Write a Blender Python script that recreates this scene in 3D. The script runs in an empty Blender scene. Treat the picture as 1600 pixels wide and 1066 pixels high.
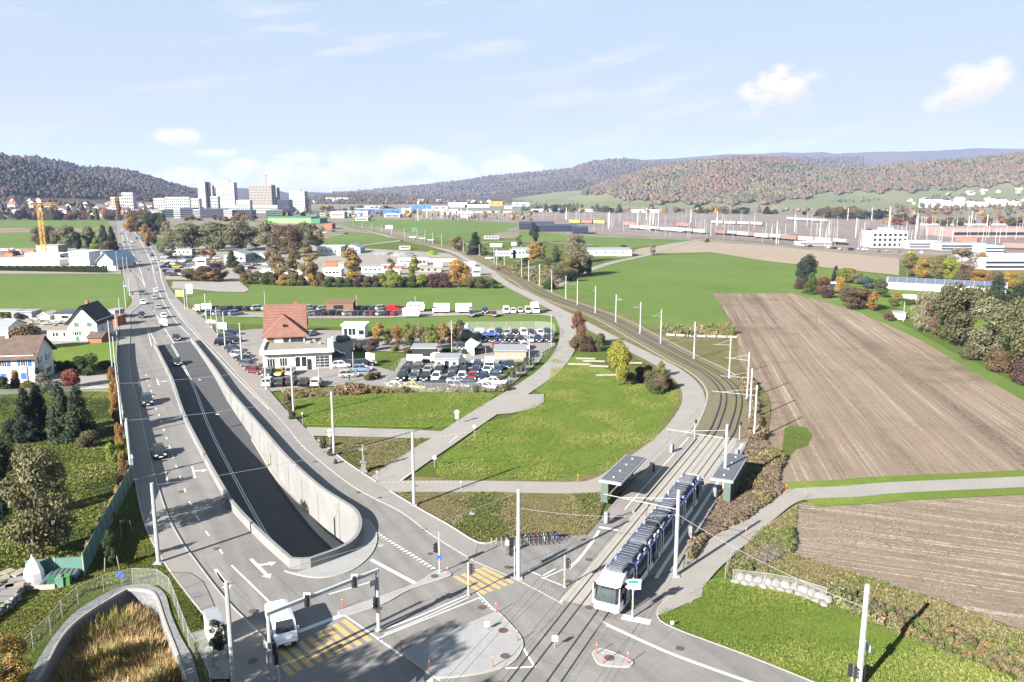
import bpy, bmesh, math, random
import numpy as np
from mathutils import Vector, Matrix, noise
from mathutils.geometry import tessellate_polygon
R = math.radians
random.seed(7)
rng = np.random.default_rng(7)
S = bpy.context.scene
COL = S.collection
# ------------------------------------------------------------------ camera
CAM_H, FPX, HOR = 37.0, 1244.0, 300.0
PITCH = math.atan((533 - HOR) / FPX)
cd = bpy.data.cameras.new('camera'); cam = bpy.data.objects.new('camera', cd); COL.objects.link(cam)
cam.location = (0, 0, CAM_H); cam.rotation_euler = (math.pi / 2 - PITCH, 0, 0)
cd.sensor_width = 36; cd.lens = 36 * FPX / 1600; cd.clip_start = .5; cd.clip_end = 60000
S.camera = cam
def G(x, y, z=0.0):
 """point of height z seen at photo pixel x, y (surveying the photograph)"""
 a = (x - 800) / FPX; b = (533 - y) / FPX
 cp, sp = math.cos(PITCH), math.sin(PITCH)
 dy = cp + b * sp; dz = -sp + b * cp
 t = (z - CAM_H) / dz
 return Vector((a * t, dy * t, z))
def D(x, y, dist):
 """point at horizontal distance dist (along Y) on the ray of photo pixel x, y"""
 a = (x - 800) / FPX; b = (533 - y) / FPX
 cp, sp = math.cos(PITCH), math.sin(PITCH)
 dy = cp + b * sp; dz = -sp + b * cp
 t = dist / dy
 return Vector((a * t, dist, CAM_H + dz * t))
def top_z(base, ytop):
 """height of a vertical post standing at base whose top shows at row ytop"""
 b = (533 - ytop) / FPX; cp, sp = math.cos(PITCH), math.sin(PITCH)
 return CAM_H + base.y * (-sp + b * cp) / (cp + b * sp)
# ------------------------------------------------------------------ sun, sky, exposure
SUN_EL, SUN_AZ = R(26), R(223)
sd = bpy.data.lights.new('sun', 'SUN'); sd.energy = 5.0; sd.angle = R(.53); sd.color = (1, .94, .85)
sun = bpy.data.objects.new('sun', sd); COL.objects.link(sun)
to_sun = Vector((math.sin(SUN_AZ) * math.cos(SUN_EL), math.cos(SUN_AZ) * math.cos(SUN_EL), math.sin(SUN_EL)))
sun.rotation_euler = to_sun.to_track_quat('Z', 'Y').to_euler()
sun.location = to_sun * 300
W = bpy.data.worlds.new('World'); S.world = W; W.use_nodes = True
def world_nodes():
 nt = W.node_tree; N = nt.nodes; L = nt.links; N.clear()
 out = N.new('ShaderNodeOutputWorld'); bg = N.new('ShaderNodeBackground'); bg.inputs[1].default_value = .05
 L.new(bg.outputs[0], out.inputs[0])
 sky = N.new('ShaderNodeTexSky'); sky.sky_type = 'NISHITA'; sky.sun_disc = False
 sky.sun_elevation = SUN_EL; sky.sun_rotation = SUN_AZ
 sky.altitude = 400; sky.air_density = 1.0; sky.dust_density = .25; sky.ozone_density = 1.6
 tc = N.new('ShaderNodeTexCoord'); sp = N.new('ShaderNodeSeparateXYZ'); L.new(tc.outputs['Generated'], sp.inputs[0])
 def m(op, a, b=None, c=None, clamp=False):
  n = N.new('ShaderNodeMath'); n.operation = op; n.use_clamp = clamp
  for i, v in enumerate((a, b, c)):
   if v is None: continue
   if isinstance(v, (int, float)): n.inputs[i].default_value = v
   else: L.new(v, n.inputs[i])
  return n.outputs[0]
 az = m('ARCTAN2', sp.outputs[0], sp.outputs[1]); el = m('ARCSINE', sp.outputs[2])
 def comb(x, y, z=0.0):
  n = N.new('ShaderNodeCombineXYZ')
  for i, v in enumerate((x, y, z)):
   if isinstance(v, (int, float)): n.inputs[i].default_value = v
   else: L.new(v, n.inputs[i])
  return n.outputs[0]
 def noi(vec, scale, detail=5, rough=.55):
  n = N.new('ShaderNodeTexNoise'); n.inputs['Scale'].default_value = scale
  n.inputs['Detail'].default_value = detail; n.inputs['Roughness'].default_value = rough
  L.new(vec, n.inputs['Vector']); return n.outputs[0]
 puff = noi(comb(az, m('MULTIPLY', el, 1.7)), 22, 7, .6)
 fine = noi(comb(az, m('MULTIPLY', el, 1.5), 3.3), 60, 5, .6)
 puffn = m('ADD', m('MULTIPLY', puff, .75), m('MULTIPLY', fine, .25))
 total = None; shade = None
 def blob(cx, cy, rx, ry, gain=1.0, tilt=0.0):
  # centre and radii in photo pixels turned into angles
  nonlocal total, shade
  d = D(cx, cy, 1000) - Vector((0, 0, CAM_H)); a0 = math.atan2(d.x, d.y); e0 = math.atan2(d.z, math.hypot(d.x, d.y))
  k = 1 / FPX
  dx = m('SUBTRACT', az, a0); dy = m('SUBTRACT', el, e0)
  if tilt:
   ct, st = math.cos(tilt), math.sin(tilt)
   dx, dy = m('ADD', m('MULTIPLY', dx, ct), m('MULTIPLY', dy, st)), m('SUBTRACT', m('MULTIPLY', dy, ct), m('MULTIPLY', dx, st))
  q = m('ADD', m('POWER', m('ABSOLUTE', m('DIVIDE', dx, rx * k)), 2.0), m('POWER', m('ABSOLUTE', m('DIVIDE', dy, ry * k)), 2.0))
  f = m('SUBTRACT', 1.0, q, clamp=True)
  dens = m('MULTIPLY', m('MULTIPLY', m('ADD', m('MULTIPLY', f, .75), m('SUBTRACT', m('MULTIPLY', puffn, 4.0), 2.15)), 1.5, clamp=True), m('MULTIPLY', f, 3.0 * gain, clamp=True), clamp=True)
  total = dens if total is None else m('MAXIMUM', total, dens)
  sh = m('MULTIPLY', m('DIVIDE', m('MULTIPLY', dy, -1.0), ry * k), f)
  shade = sh if shade is None else m('MAXIMUM', shade, sh)
 for b in [(500, 282, 330, 30, .6), (625, 256, 70, 32, .9), (560, 262, 60, 34, .9), (465, 264, 50, 30, .9), (375, 272, 55, 26, .8), (700, 266, 60, 28, .7), (800, 262, 70, 26, .6), (290, 280, 60, 22, .6),
   (280, 212, 42, 18, .55), (1215, 142, 78, 40, .8, .35), (1510, 134, 66, 34, .8, .35), (1300, 262, 60, 8, .4), (338, 240, 38, 10, .4)]:
  blob(*b)
 # thin high streaks of cirrus
 stre = noi(comb(m('MULTIPLY', az, 3.0), m('MULTIPLY', m('SUBTRACT', el, m('MULTIPLY', az, .12)), 20.0), 1.0), 2.2, 6, .6)
 reg = noi(comb(m('MULTIPLY', az, 1.0), m('MULTIPLY', el, 3.0), 7.0), 3.0, 2, .5)
 ci = m('MULTIPLY', m('MULTIPLY', m('SUBTRACT', stre, .50), 2.6, clamp=True), m('MULTIPLY', m('SUBTRACT', reg, .42), 5.0, clamp=True), clamp=True)
 dens = m('MAXIMUM', total, m('MULTIPLY', ci, .9))
 lum = m('SUBTRACT', 1.0, m('MULTIPLY', m('ADD', shade, .25, clamp=True), m('MULTIPLY', fine, 1.9)), clamp=True)
 cc = N.new('ShaderNodeMix'); cc.data_type = 'RGBA'; L.new(lum, cc.inputs[0])
 cc.inputs[6].default_value = (2.15, 1.9, 2.0, 1); cc.inputs[7].default_value = CLOUD
 mx = N.new('ShaderNodeMix'); mx.data_type = 'RGBA'
 pale = N.new('ShaderNodeMix'); pale.data_type = 'RGBA';
 gr = N.new('ShaderNodeMix'); gr.data_type = 'RGBA'; gr.inputs[6].default_value = PALE; gr.inputs[7].default_value = HIGH
 gf = N.new('ShaderNodeMapRange'); L.new(sp.outputs[2], gf.inputs[0]); gf.inputs[1].default_value = 0; gf.inputs[2].default_value = .3; gf.clamp = True
 L.new(gf.outputs[0], gr.inputs[0]); L.new(gr.outputs[2], pale.inputs[7])
 hf = N.new('ShaderNodeMapRange'); L.new(sp.outputs[2], hf.inputs[0]); hf.inputs[1].default_value = 0; hf.inputs[2].default_value = .45; hf.inputs[3].default_value = .96; hf.inputs[4].default_value = .9; hf.clamp = True
 L.new(hf.outputs[0], pale.inputs[0]); L.new(sky.outputs[0], pale.inputs[6])
 L.new(dens, mx.inputs[0]); L.new(pale.outputs[2], mx.inputs[6]); L.new(cc.outputs[2], mx.inputs[7])
 L.new(mx.outputs[2], bg.inputs[0])
CLOUD = (4.7, 4.1, 3.8, 1); PALE = (2.2, 2.12, 2.05, 1); HIGH = (1.68, 2.33, 2.85, 1)
world_nodes()
S.view_settings.view_transform = 'Standard'; S.view_settings.look = 'None'
S.view_settings.gamma = 1; S.view_settings.use_curve_mapping = False
S.view_settings.exposure = 2.56
S.cycles.max_bounces = 5; S.cycles.diffuse_bounces = 2; S.cycles.glossy_bounces = 2; S.cycles.transmission_bounces = 4
S.cycles.transparent_max_bounces = 8; S.cycles.volume_bounces = 0
S.cycles.use_denoising = True
# ------------------------------------------------------------------ materials
MATS = {}
def KC(c):
 l = sum(c[:3]) / 3; k = .58 if l < .3 else .58 + .24 * min(1, (l - .3) / .45)
 return tuple(x * k for x in c[:3])
def mat(name, col=(.5, .5, .5), rough=.7, metal=0.0, vary=.12, scale=1.5, bump=0.0, col2=None, objcol=False, spec=.3, fine=0.0):
 """plain surface: base colour mixed with a second colour by noise, fine relief"""
 if name in MATS: return MATS[name]
 if not objcol: col = KC(col); col2 = KC(col2) if col2 else None
 m = bpy.data.materials.new(name); m.use_nodes = True; MATS[name] = m
 nt = m.node_tree; N = nt.nodes; L = nt.links
 b = N['Principled BSDF']; b.inputs['Roughness'].default_value = rough; b.inputs['Metallic'].default_value = metal
 b.inputs['Specular IOR Level'].default_value = spec
 geo = N.new('ShaderNodeTexCoord')
 nz = N.new('ShaderNodeTexNoise'); nz.inputs['Scale'].default_value = scale; nz.inputs['Detail'].default_value = 5
 nz.inputs['Roughness'].default_value = .6
 L.new(geo.outputs['Object'], nz.inputs['Vector'])
 rp = N.new('ShaderNodeMapRange'); rp.inputs[1].default_value = .3; rp.inputs[2].default_value = .7
 L.new(nz.outputs[0], rp.inputs[0])
 mx = N.new('ShaderNodeMix'); mx.data_type = 'RGBA'; L.new(rp.outputs[0], mx.inputs[0])
 c1 = tuple(min(1, c * (1 - vary)) for c in col); c2 = col2 or tuple(min(1, c * (1 + vary)) for c in col)
 if objcol:
  oi = N.new('ShaderNodeObjectInfo')
  a = N.new('ShaderNodeMix'); a.data_type = 'RGBA'; a.blend_type = 'MULTIPLY'; a.inputs[0].default_value = 1
  c = N.new('ShaderNodeMix'); c.data_type = 'RGBA'; c.blend_type = 'MULTIPLY'; c.inputs[0].default_value = 1
  L.new(oi.outputs['Color'], a.inputs[6]); L.new(oi.outputs['Color'], c.inputs[6])
  a.inputs[7].default_value = c1 + (1,); c.inputs[7].default_value = c2 + (1,)
  L.new(a.outputs[2], mx.inputs[6]); L.new(c.outputs[2], mx.inputs[7])
 else:
  mx.inputs[6].default_value = c1 + (1,); mx.inputs[7].default_value = tuple(c2) + (1,)
 src = mx.outputs[2]
 if fine:
  n2 = N.new('ShaderNodeTexNoise'); n2.inputs['Scale'].default_value = scale * 14; n2.inputs['Detail'].default_value = 3
  L.new(geo.outputs['Object'], n2.inputs['Vector'])
  r2 = N.new('ShaderNodeMapRange'); r2.inputs[1].default_value = .3; r2.inputs[2].default_value = .7
  r2.inputs[3].default_value = 1 - fine; r2.inputs[4].default_value = 1 + fine
  L.new(n2.outputs[0], r2.inputs[0])
  m2 = N.new('ShaderNodeMix'); m2.data_type = 'RGBA'; m2.blend_type = 'MULTIPLY'; m2.inputs[0].default_value = 1
  L.new(src, m2.inputs[6]); L.new(r2.outputs[0], m2.inputs[7]); src = m2.outputs[2]
 L.new(src, b.inputs['Base Color'])
 if bump:
  bp = N.new('ShaderNodeBump'); bp.inputs['Strength'].default_value = bump; bp.inputs['Distance'].default_value = .1
  L.new(nz.outputs[0], bp.inputs['Height']); L.new(bp.outputs[0], b.inputs['Normal'])
 return m
def ground_mat(name, cols, scales=(.02, .25, 2.5), bump=.5, bdist=.25, rough=.95, stripes=None, fine_amp=.35):
 """soil or turf: a ramp of colours driven by patches of three sizes; stripes = (angle, period m, strength, colour)"""
 m = bpy.data.materials.new(name); m.use_nodes = True; MATS[name] = m
 nt = m.node_tree; N = nt.nodes; L = nt.links
 b = N['Principled BSDF']; b.inputs['Roughness'].default_value = rough; b.inputs['Specular IOR Level'].default_value = .1
 geo = N.new('ShaderNodeNewGeometry')
 outs = []
 for i, s in enumerate(scales):
  n = N.new('ShaderNodeTexNoise'); n.inputs['Scale'].default_value = s; n.inputs['Detail'].default_value = 4
  n.inputs['Roughness'].default_value = .6; n.inputs['Distortion'].default_value = .4
  L.new(geo.outputs['Position'], n.inputs['Vector']); outs.append(n.outputs[0])
 def mth(op, a, c):
  n = N.new('ShaderNodeMath'); n.operation = op
  for i, v in enumerate((a, c)):
   if isinstance(v, (int, float)): n.inputs[i].default_value = v
   else: L.new(v, n.inputs[i])
  return n.outputs[0]
 f = mth('ADD', mth('MULTIPLY', outs[0], .45), mth('ADD', mth('MULTIPLY', outs[1], .3), mth('MULTIPLY', outs[2], .25)))
 cr = N.new('ShaderNodeValToRGB'); L.new(f, cr.inputs[0])
 e = cr.color_ramp.elements
 while len(e) < len(cols): e.new(.5)
 for i, c in enumerate(cols):
  e[i].position = .36 + .28 * i / (len(cols) - 1); e[i].color = KC(c) + (1,)
 src = cr.outputs[0]
 n4 = N.new('ShaderNodeTexNoise'); n4.inputs['Scale'].default_value = 9; n4.inputs['Detail'].default_value = 4; n4.inputs['Roughness'].default_value = .7
 L.new(geo.outputs['Position'], n4.inputs['Vector'])
 mr = N.new('ShaderNodeMapRange'); mr.inputs[1].default_value = .3; mr.inputs[2].default_value = .7
 mr.inputs[3].default_value = 1 - fine_amp; mr.inputs[4].default_value = 1 + fine_amp
 L.new(n4.outputs[0], mr.inputs[0])
 mm = N.new('ShaderNodeMix'); mm.data_type = 'RGBA'; mm.blend_type = 'MULTIPLY'; mm.inputs[0].default_value = 1
 L.new(src, mm.inputs[6]); L.new(mr.outputs[0], mm.inputs[7]); src = mm.outputs[2]
 for (ang, period, strength, colour, cover) in (stripes or []):
  vr = N.new('ShaderNodeVectorRotate'); vr.rotation_type = 'Z_AXIS'; vr.inputs['Angle'].default_value = ang
  L.new(geo.outputs['Position'], vr.inputs['Vector'])
  mp = N.new('ShaderNodeMapping'); mp.inputs['Scale'].default_value = (1 / period, .012 / period, 1)
  L.new(vr.outputs[0], mp.inputs['Vector'])
  n = N.new('ShaderNodeTexNoise'); n.inputs['Scale'].default_value = 1; n.inputs['Detail'].default_value = 5; n.inputs['Roughness'].default_value = .75
  L.new(mp.outputs[0], n.inputs['Vector'])
  g = N.new('ShaderNodeMapRange'); g.inputs[1].default_value = cover; g.inputs[2].default_value = cover + .12
  L.new(n.outputs[0], g.inputs[0])
  brk = N.new('ShaderNodeMapRange'); brk.inputs[1].default_value = .35; brk.inputs[2].default_value = .6
  L.new(outs[2], brk.inputs[0])
  fac = mth('MULTIPLY', mth('MULTIPLY', g.outputs[0], strength), brk.outputs[0])
  s2 = N.new('ShaderNodeMix'); s2.data_type = 'RGBA'; L.new(fac, s2.inputs[0])
  L.new(src, s2.inputs[6]); s2.inputs[7].default_value = KC(colour) + (1,); src = s2.outputs[2]
 L.new(src, b.inputs['Base Color'])
 bp = N.new('ShaderNodeBump'); bp.inputs['Strength'].default_value = bump; bp.inputs['Distance'].default_value = bdist
 hh = mth('ADD', outs[2], mth('MULTIPLY', n4.outputs[0], .5))
 L.new(hh, bp.inputs['Height']); L.new(bp.outputs[0], b.inputs['Normal'])
 return m
def streak(m, ang, period, amp):
 nt = m.node_tree; N = nt.nodes; L = nt.links; b = N['Principled BSDF']; src = b.inputs['Base Color'].links[0].from_socket
 g = N.new('ShaderNodeNewGeometry'); v = N.new('ShaderNodeVectorRotate'); v.rotation_type = 'Z_AXIS'; v.inputs['Angle'].default_value = ang; L.new(g.outputs['Position'], v.inputs['Vector'])
 mp = N.new('ShaderNodeMapping'); mp.inputs['Scale'].default_value = (1 / period, .03, 1); L.new(v.outputs[0], mp.inputs['Vector'])
 n = N.new('ShaderNodeTexNoise'); n.inputs['Scale'].default_value = 1; n.inputs['Detail'].default_value = 3; L.new(mp.outputs[0], n.inputs['Vector'])
 r = N.new('ShaderNodeMapRange'); r.inputs[1].default_value = .35; r.inputs[2].default_value = .65; r.inputs[3].default_value = 1 - amp; r.inputs[4].default_value = 1 + amp * .5; L.new(n.outputs[0], r.inputs[0])
 x = N.new('ShaderNodeMix'); x.data_type = 'RGBA'; x.blend_type = 'MULTIPLY'; x.inputs[0].default_value = 1; L.new(src, x.inputs[6]); L.new(r.outputs[0], x.inputs[7]); L.new(x.outputs[2], b.inputs['Base Color']); return m
def leaf_mat(name, attr=False):
 """foliage tinted by each object's own colour (or by the colour stored on each scattered plant)"""
 m = bpy.data.materials.new(name); m.use_nodes = True; MATS[name] = m
 nt = m.node_tree; N = nt.nodes; L = nt.links
 b = N['Principled BSDF']; b.inputs['Roughness'].default_value = .75; b.inputs['Specular IOR Level'].default_value = .15
 if attr:
  oi = N.new('ShaderNodeAttribute'); oi.attribute_type = 'INSTANCER'; oi.attribute_name = 'tint'; src = oi.outputs['Color']
 else:
  oi = N.new('ShaderNodeObjectInfo'); src = oi.outputs['Color']
 tc = N.new('ShaderNodeTexCoord')
 n = N.new('ShaderNodeTexNoise'); n.inputs['Scale'].default_value = 1.1; n.inputs['Detail'].default_value = 4; n.inputs['Roughness'].default_value = .7
 L.new(tc.outputs['Object'], n.inputs['Vector'])
 r = N.new('ShaderNodeMapRange'); r.inputs[1].default_value = .3; r.inputs[2].default_value = .7; r.inputs[3].default_value = .6; r.inputs[4].default_value = 1.45
 L.new(n.outputs[0], r.inputs[0])
 mm = N.new('ShaderNodeMix'); mm.data_type = 'RGBA'; mm.blend_type = 'MULTIPLY'; mm.inputs[0].default_value = 1
 L.new(src, mm.inputs[6]); L.new(r.outputs[0], mm.inputs[7])
 hs = N.new('ShaderNodeHueSaturation'); L.new(mm.outputs[2], hs.inputs['Color'])
 n2 = N.new('ShaderNodeTexNoise'); n2.inputs['Scale'].default_value = .45; L.new(tc.outputs['Object'], n2.inputs['Vector'])
 r2 = N.new('ShaderNodeMapRange'); r2.inputs[1].default_value = .3; r2.inputs[2].default_value = .7; r2.inputs[3].default_value = .47; r2.inputs[4].default_value = .53
 L.new(n2.outputs[0], r2.inputs[0]); L.new(r2.outputs[0], hs.inputs['Hue'])
 L.new(hs.outputs[0], b.inputs['Base Color'])
 tr = N.new('ShaderNodeBsdfTranslucent'); L.new(hs.outputs[0], tr.inputs[0])
 mixs = N.new('ShaderNodeMixShader'); mixs.inputs[0].default_value = .18
 L.new(b.outputs[0], mixs.inputs[1]); L.new(tr.outputs[0], mixs.inputs[2]); L.new(mixs.outputs[0], N['Material Output'].inputs[0])
 return m
def mesh_fence_mat(name, col, cell=.25, wire=.2):
 """wire netting: a real see-through mesh pattern"""
 m = bpy.data.materials.new(name); m.use_nodes = True; MATS[name] = m
 nt = m.node_tree; N = nt.nodes; L = nt.links
 b = N['Principled BSDF']; b.inputs['Base Color'].default_value = KC(col) + (1,); b.inputs['Roughness'].default_value = .5; b.inputs['Metallic'].default_value = .3
 t = N.new('ShaderNodeBsdfTransparent'); mx = N.new('ShaderNodeMixShader'); mx.inputs[0].default_value = wire
 L.new(t.outputs[0], mx.inputs[1]); L.new(b.outputs[0], mx.inputs[2]); L.new(mx.outputs[0], N['Material Output'].inputs[0])
 return m
# ------------------------------------------------------------------ mesh building helpers
class MB:
 def __init__(s): s.v = []; s.f = []; s.m = []
 def add(s, vs, fs, mi=0):
  o = len(s.v); s.v += [tuple(v) for v in vs]
  s.f += [tuple(i + o for i in f) for f in fs]; s.m += [mi] * len(fs); return s
 def box(s, c, d, rz=0, mi=0, taper=1.0):
  x, y, z = d[0] / 2, d[1] / 2, d[2] / 2; ca, sa = math.cos(rz), math.sin(rz); vs = []
  for k, t in ((-z, 1), (z, taper)):
   for (a, b) in ((-x, -y), (x, -y), (x, y), (-x, y)):
    a *= t; b *= t
    vs.append((c[0] + a * ca - b * sa, c[1] + a * sa + b * ca, c[2] + k))
  return s.add(vs, [(3, 2, 1, 0), (4, 5, 6, 7), (0, 1, 5, 4), (1, 2, 6, 5), (2, 3, 7, 6), (3, 0, 4, 7)], mi)
 def tube(s, p, q, r0, r1=None, n=6, mi=0, caps=True):
  p = Vector(p); q = Vector(q); r1 = r0 if r1 is None else r1
  d = (q - p).normalized(); u = d.orthogonal().normalized(); w = d.cross(u); vs = []
  for c, r in ((p, r0), (q, r1)):
   for i in range(n):
    a = 2 * math.pi * i / n; vs.append(c + (u * math.cos(a) + w * math.sin(a)) * r)
  fs = [(i, (i + 1) % n, n + (i + 1) % n, n + i) for i in range(n)]
  if caps: fs += [tuple(range(n))[::-1], tuple(range(n, 2 * n))]
  return s.add(vs, fs, mi)
 def prism(s, poly, z0, z1, mi=0, top=True, bottom=False, mi_top=None):
  n = len(poly); vs = [(p[0], p[1], z0) for p in poly] + [(p[0], p[1], z1) for p in poly]
  s.add(vs, [(i, (i + 1) % n, n + (i + 1) % n, n + i) for i in range(n)], mi)
  if top or bottom:
   tr = tessellate_polygon([[Vector((p[0], p[1], 0)) for p in poly]])
   if top: s.add([(p[0], p[1], z1) for p in poly], [tuple(t) for t in tr], mi if mi_top is None else mi_top)
   if bottom: s.add([(p[0], p[1], z0) for p in poly], [tuple(t)[::-1] for t in tr], mi)
  return s
 def sweep(s, pts, prof, mi=0, closed=False, caps=True):
  """prof: list of (side offset, z) carried along the plan line pts (right-hand offset positive)"""
  n = len(pts); P = [Vector((p[0], p[1])) for p in pts]; Z = [p[2] if len(p) > 2 else 0 for p in pts]; k = len(prof); vs = []
  for i in range(n):
   a = P[i - 1] if (i > 0 or closed) else P[i]; b = P[(i + 1) % n] if (i < n - 1 or closed) else P[i]
   d = (b - a).normalized(); nx = Vector((d.y, -d.x))
   for (o, z) in prof: q = P[i] + nx * o; vs.append((q.x, q.y, Z[i] + z))
  fs = []
  for i in range(n if closed else n - 1):
   j = (i + 1) % n
   for a in range(k):
    b = (a + 1) % k; fs.append((i * k + a, i * k + b, j * k + b, j * k + a))
  if caps and not closed: fs += [tuple(range(k))[::-1], tuple((n - 1) * k + a for a in range(k))]
  return s.add(vs, fs, mi)
 def blob(s, c, r, sub=1, jit=.15, seed=0, mi=0):
  bm = bmesh.new(); bmesh.ops.create_icosphere(bm, subdivisions=sub, radius=1)
  rr = random.Random(seed); vs = []
  for v in bm.verts:
   k = 1 + rr.uniform(-jit, jit); vs.append((c[0] + v.co.x * r[0] * k, c[1] + v.co.y * r[1] * k, c[2] + v.co.z * r[2] * k))
  fs = [tuple(x.index for x in f.verts) for f in bm.faces]; bm.free()
  return s.add(vs, fs, mi)
 def mesh(s, name, mats, smooth=False):
  me = bpy.data.meshes.new(name); me.from_pydata(s.v, [], s.f)
  for m in (mats if isinstance(mats, (list, tuple)) else [mats]): me.materials.append(m)
  if any(s.m): me.polygons.foreach_set('material_index', s.m)
  if smooth: me.polygons.foreach_set('use_smooth', [True] * len(me.polygons))
  me.update(); return me
 def build(s, name, mats, parent=None, smooth=False, **kw):
  return put(name, s.mesh(name, mats, smooth), parent, **kw)
def put(name, me, parent=None, loc=None, rz=None, label=None, kind=None, cat=None, group=None, color=None, scale=None):
 o = bpy.data.objects.new(name, me); COL.objects.link(o)
 if parent is not None: o.parent = parent
 if loc is not None: o.location = loc
 if rz is not None: o.rotation_euler = (0, 0, rz)
 if scale is not None: o.scale = scale
 if label: o['label'] = label
 if kind: o['kind'] = kind
 if cat: o['category'] = cat
 if group: o['group'] = group
 if color is not None: o.color = KC(color) + (1,)
 return o
def thing(name, label, cat, loc=(0, 0, 0), rz=0, group=None):
 o = put(name, None, None, loc, rz, label, None, cat, group); o.empty_display_size = .5; return o
def dup(src, loc=None, rz=None, label=None, group=None, color=None, scale=None, depth=0, parent=None):
 o = src.copy(); COL.objects.link(o)
 if parent is not None: o.parent = parent
 if loc is not None: o.location = loc
 if rz is not None: o.rotation_euler = (0, 0, rz)
 if scale is not None: o.scale = scale
 if depth == 0:
  if label: o['label'] = label
  if group: o['group'] = group
 if color is not None: o.color = KC(color) + (1,)
 for c in src.children: dup(c, depth=depth + 1, parent=o, color=color)
 return o
def spline(pts, n=6):
 """smooth line through points (world)"""
 P = [Vector(p) for p in pts]; out = []
 for i in range(len(P) - 1):
  p0 = P[max(i - 1, 0)]; p1 = P[i]; p2 = P[i + 1]; p3 = P[min(i + 2, len(P) - 1)]
  for k in range(n):
   t = k / n
   out.append(.5 * ((2 * p1) + (-p0 + p2) * t + (2 * p0 - 5 * p1 + 4 * p2 - p3) * t * t + (-p0 + 3 * p1 - 3 * p2 + p3) * t ** 3))
 out.append(P[-1]); return out
def gp(*px, z=0.0): return [G(x, y, z) for x, y in px]
def gs(*px, z=0.0, n=5): return spline([G(x, y, z) for x, y in px], n)
def offset(pts, o):
 out = []
 for i, p in enumerate(pts):
  a = pts[max(i - 1, 0)]; b = pts[min(i + 1, len(pts) - 1)]
  d = Vector((b[0] - a[0], b[1] - a[1])).normalized(); out.append(Vector((p[0] + d.y * o, p[1] - d.x * o, p[2] if len(p) > 2 else 0)))
 return out
def resample(pts, step=None, n=None):
 P = [Vector(p) for p in pts]; L = [0]
 for i in range(1, len(P)): L.append(L[-1] + (P[i] - P[i - 1]).length)
 n = n or max(2, int(round(L[-1] / step)) + 1); out = []; j = 0
 for k in range(n):
  t = L[-1] * k / (n - 1)
  while j < len(P) - 2 and L[j + 1] < t: j += 1
  d = L[j + 1] - L[j]; out.append(P[j].lerp(P[j + 1], (t - L[j]) / d if d else 0))
 return out
def sheet(name, poly, z, m, holes=(), kind='structure', parent=None, label=None, build=True):
 loops = [[Vector((p[0], p[1], 0)) for p in poly]] + [[Vector((p[0], p[1], 0)) for p in h] for h in holes]
 tr = tessellate_polygon(loops); vs = [(p.x, p.y, z) for l in loops for p in l]
 mb = MB(); fs = []
 for t in tr:
  a, b, c = (Vector(vs[i]) for i in t)
  fs.append(tuple(t) if (b - a).cross(c - a).z > 0 else tuple(t)[::-1])
 mb.add(vs, fs); return mb.build(name, m, parent, kind=kind, label=label) if build else mb
def ribbon(name, pts, width, z, m, parent=None, kind='structure'):
 a = offset(pts, -width / 2); b = offset(pts, width / 2); mb = MB(); n = len(pts)
 vs = [(p.x, p.y, z) for p in a] + [(p.x, p.y, z) for p in b]
 mb.add(vs, [(n + i, n + i + 1, i + 1, i) for i in range(n - 1)]); return mb.build(name, m, parent, kind=kind)
ORD = 'first second third fourth fifth sixth seventh eighth ninth tenth eleventh twelfth thirteenth fourteenth fifteenth sixteenth seventeenth eighteenth nineteenth twentieth'.split()
def ordn(i):
 t, u = divmod(i + 1, 10)
 return ORD[i] if i < 20 else ('twentieth thirtieth fortieth fiftieth sixtieth'.split()[t - 2] if u == 0 else 'twenty thirty forty fifty sixty'.split()[t - 2] + ' ' + ORD[u - 1])
# ================================================================== MATERIALS USED ALL OVER
M = {}
M['asphalt'] = mat('asphalt', (.192, .182, .178), .9, vary=.10, scale=.35, bump=.1, fine=.10)
streak(M['asphalt'], R(-28), 1.3, .16)
M['gabion'] = mat('gabion_stone', (.17, .175, .185), .95, vary=.25, scale=3, fine=.25)
M['asphalt_walk'] = mat('pale_asphalt', (.225, .208, .198), .92, vary=.07, scale=.4, fine=.09)
M['asphalt_dark'] = mat('dark_ramp_asphalt', (.068, .069, .076), .9, vary=.08, scale=.4, fine=.1)  # much darker than the road asphalt, laid on the ramp floor
M['concrete'] = mat('concrete', (.32, .30, .27), .85, vary=.07, scale=.5, fine=.05)
M['wall_concrete'] = mat('cast_concrete', (.198, .20, .20), .85, vary=.13, scale=.22, fine=.05)
M['island'] = mat('washed_concrete', (.285, .285, .29), .9, vary=.09, scale=.6, fine=.12)
M['kerb'] = mat('granite_kerb', (.34, .33, .31), .8, vary=.1, scale=2)
M['paint_white'] = mat('white_road_paint', (.55, .55, .54), .7, vary=.06, scale=3, fine=.08)
M['paint_yellow'] = mat('yellow_road_paint', (.46, .32, .14), .7, vary=.1, scale=3, fine=.1)
M['rail'] = mat('rail_steel', (.06, .055, .052), .45, .5, scale=3)
M['gravel'] = mat('grey_gravel', (.19, .19, .20), .95, vary=.25, scale=4, bump=.8, fine=.3)
M['yard'] = mat('beige_yard_gravel', (.245, .225, .20), .95, vary=.12, scale=.2, fine=.12)
M['path'] = mat('farm_lane_concrete', (.26, .245, .228), .9, vary=.07, scale=.3, fine=.08)
M['galv'] = mat('galvanised_steel', (.42, .43, .45), .45, .5, vary=.08, scale=1.5)
M['white'] = mat('white_paint', (.80, .80, .79), .5, vary=.03)
M['whitewall'] = mat('white_render', (.60, .59, .57), .85, vary=.05, scale=.5)
M['farwhite'] = mat('far_white_render', (.40, .41, .42), .85, vary=.05)
M['black'] = mat('black_plastic', (.02, .02, .022), .5, vary=.1)
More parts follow.
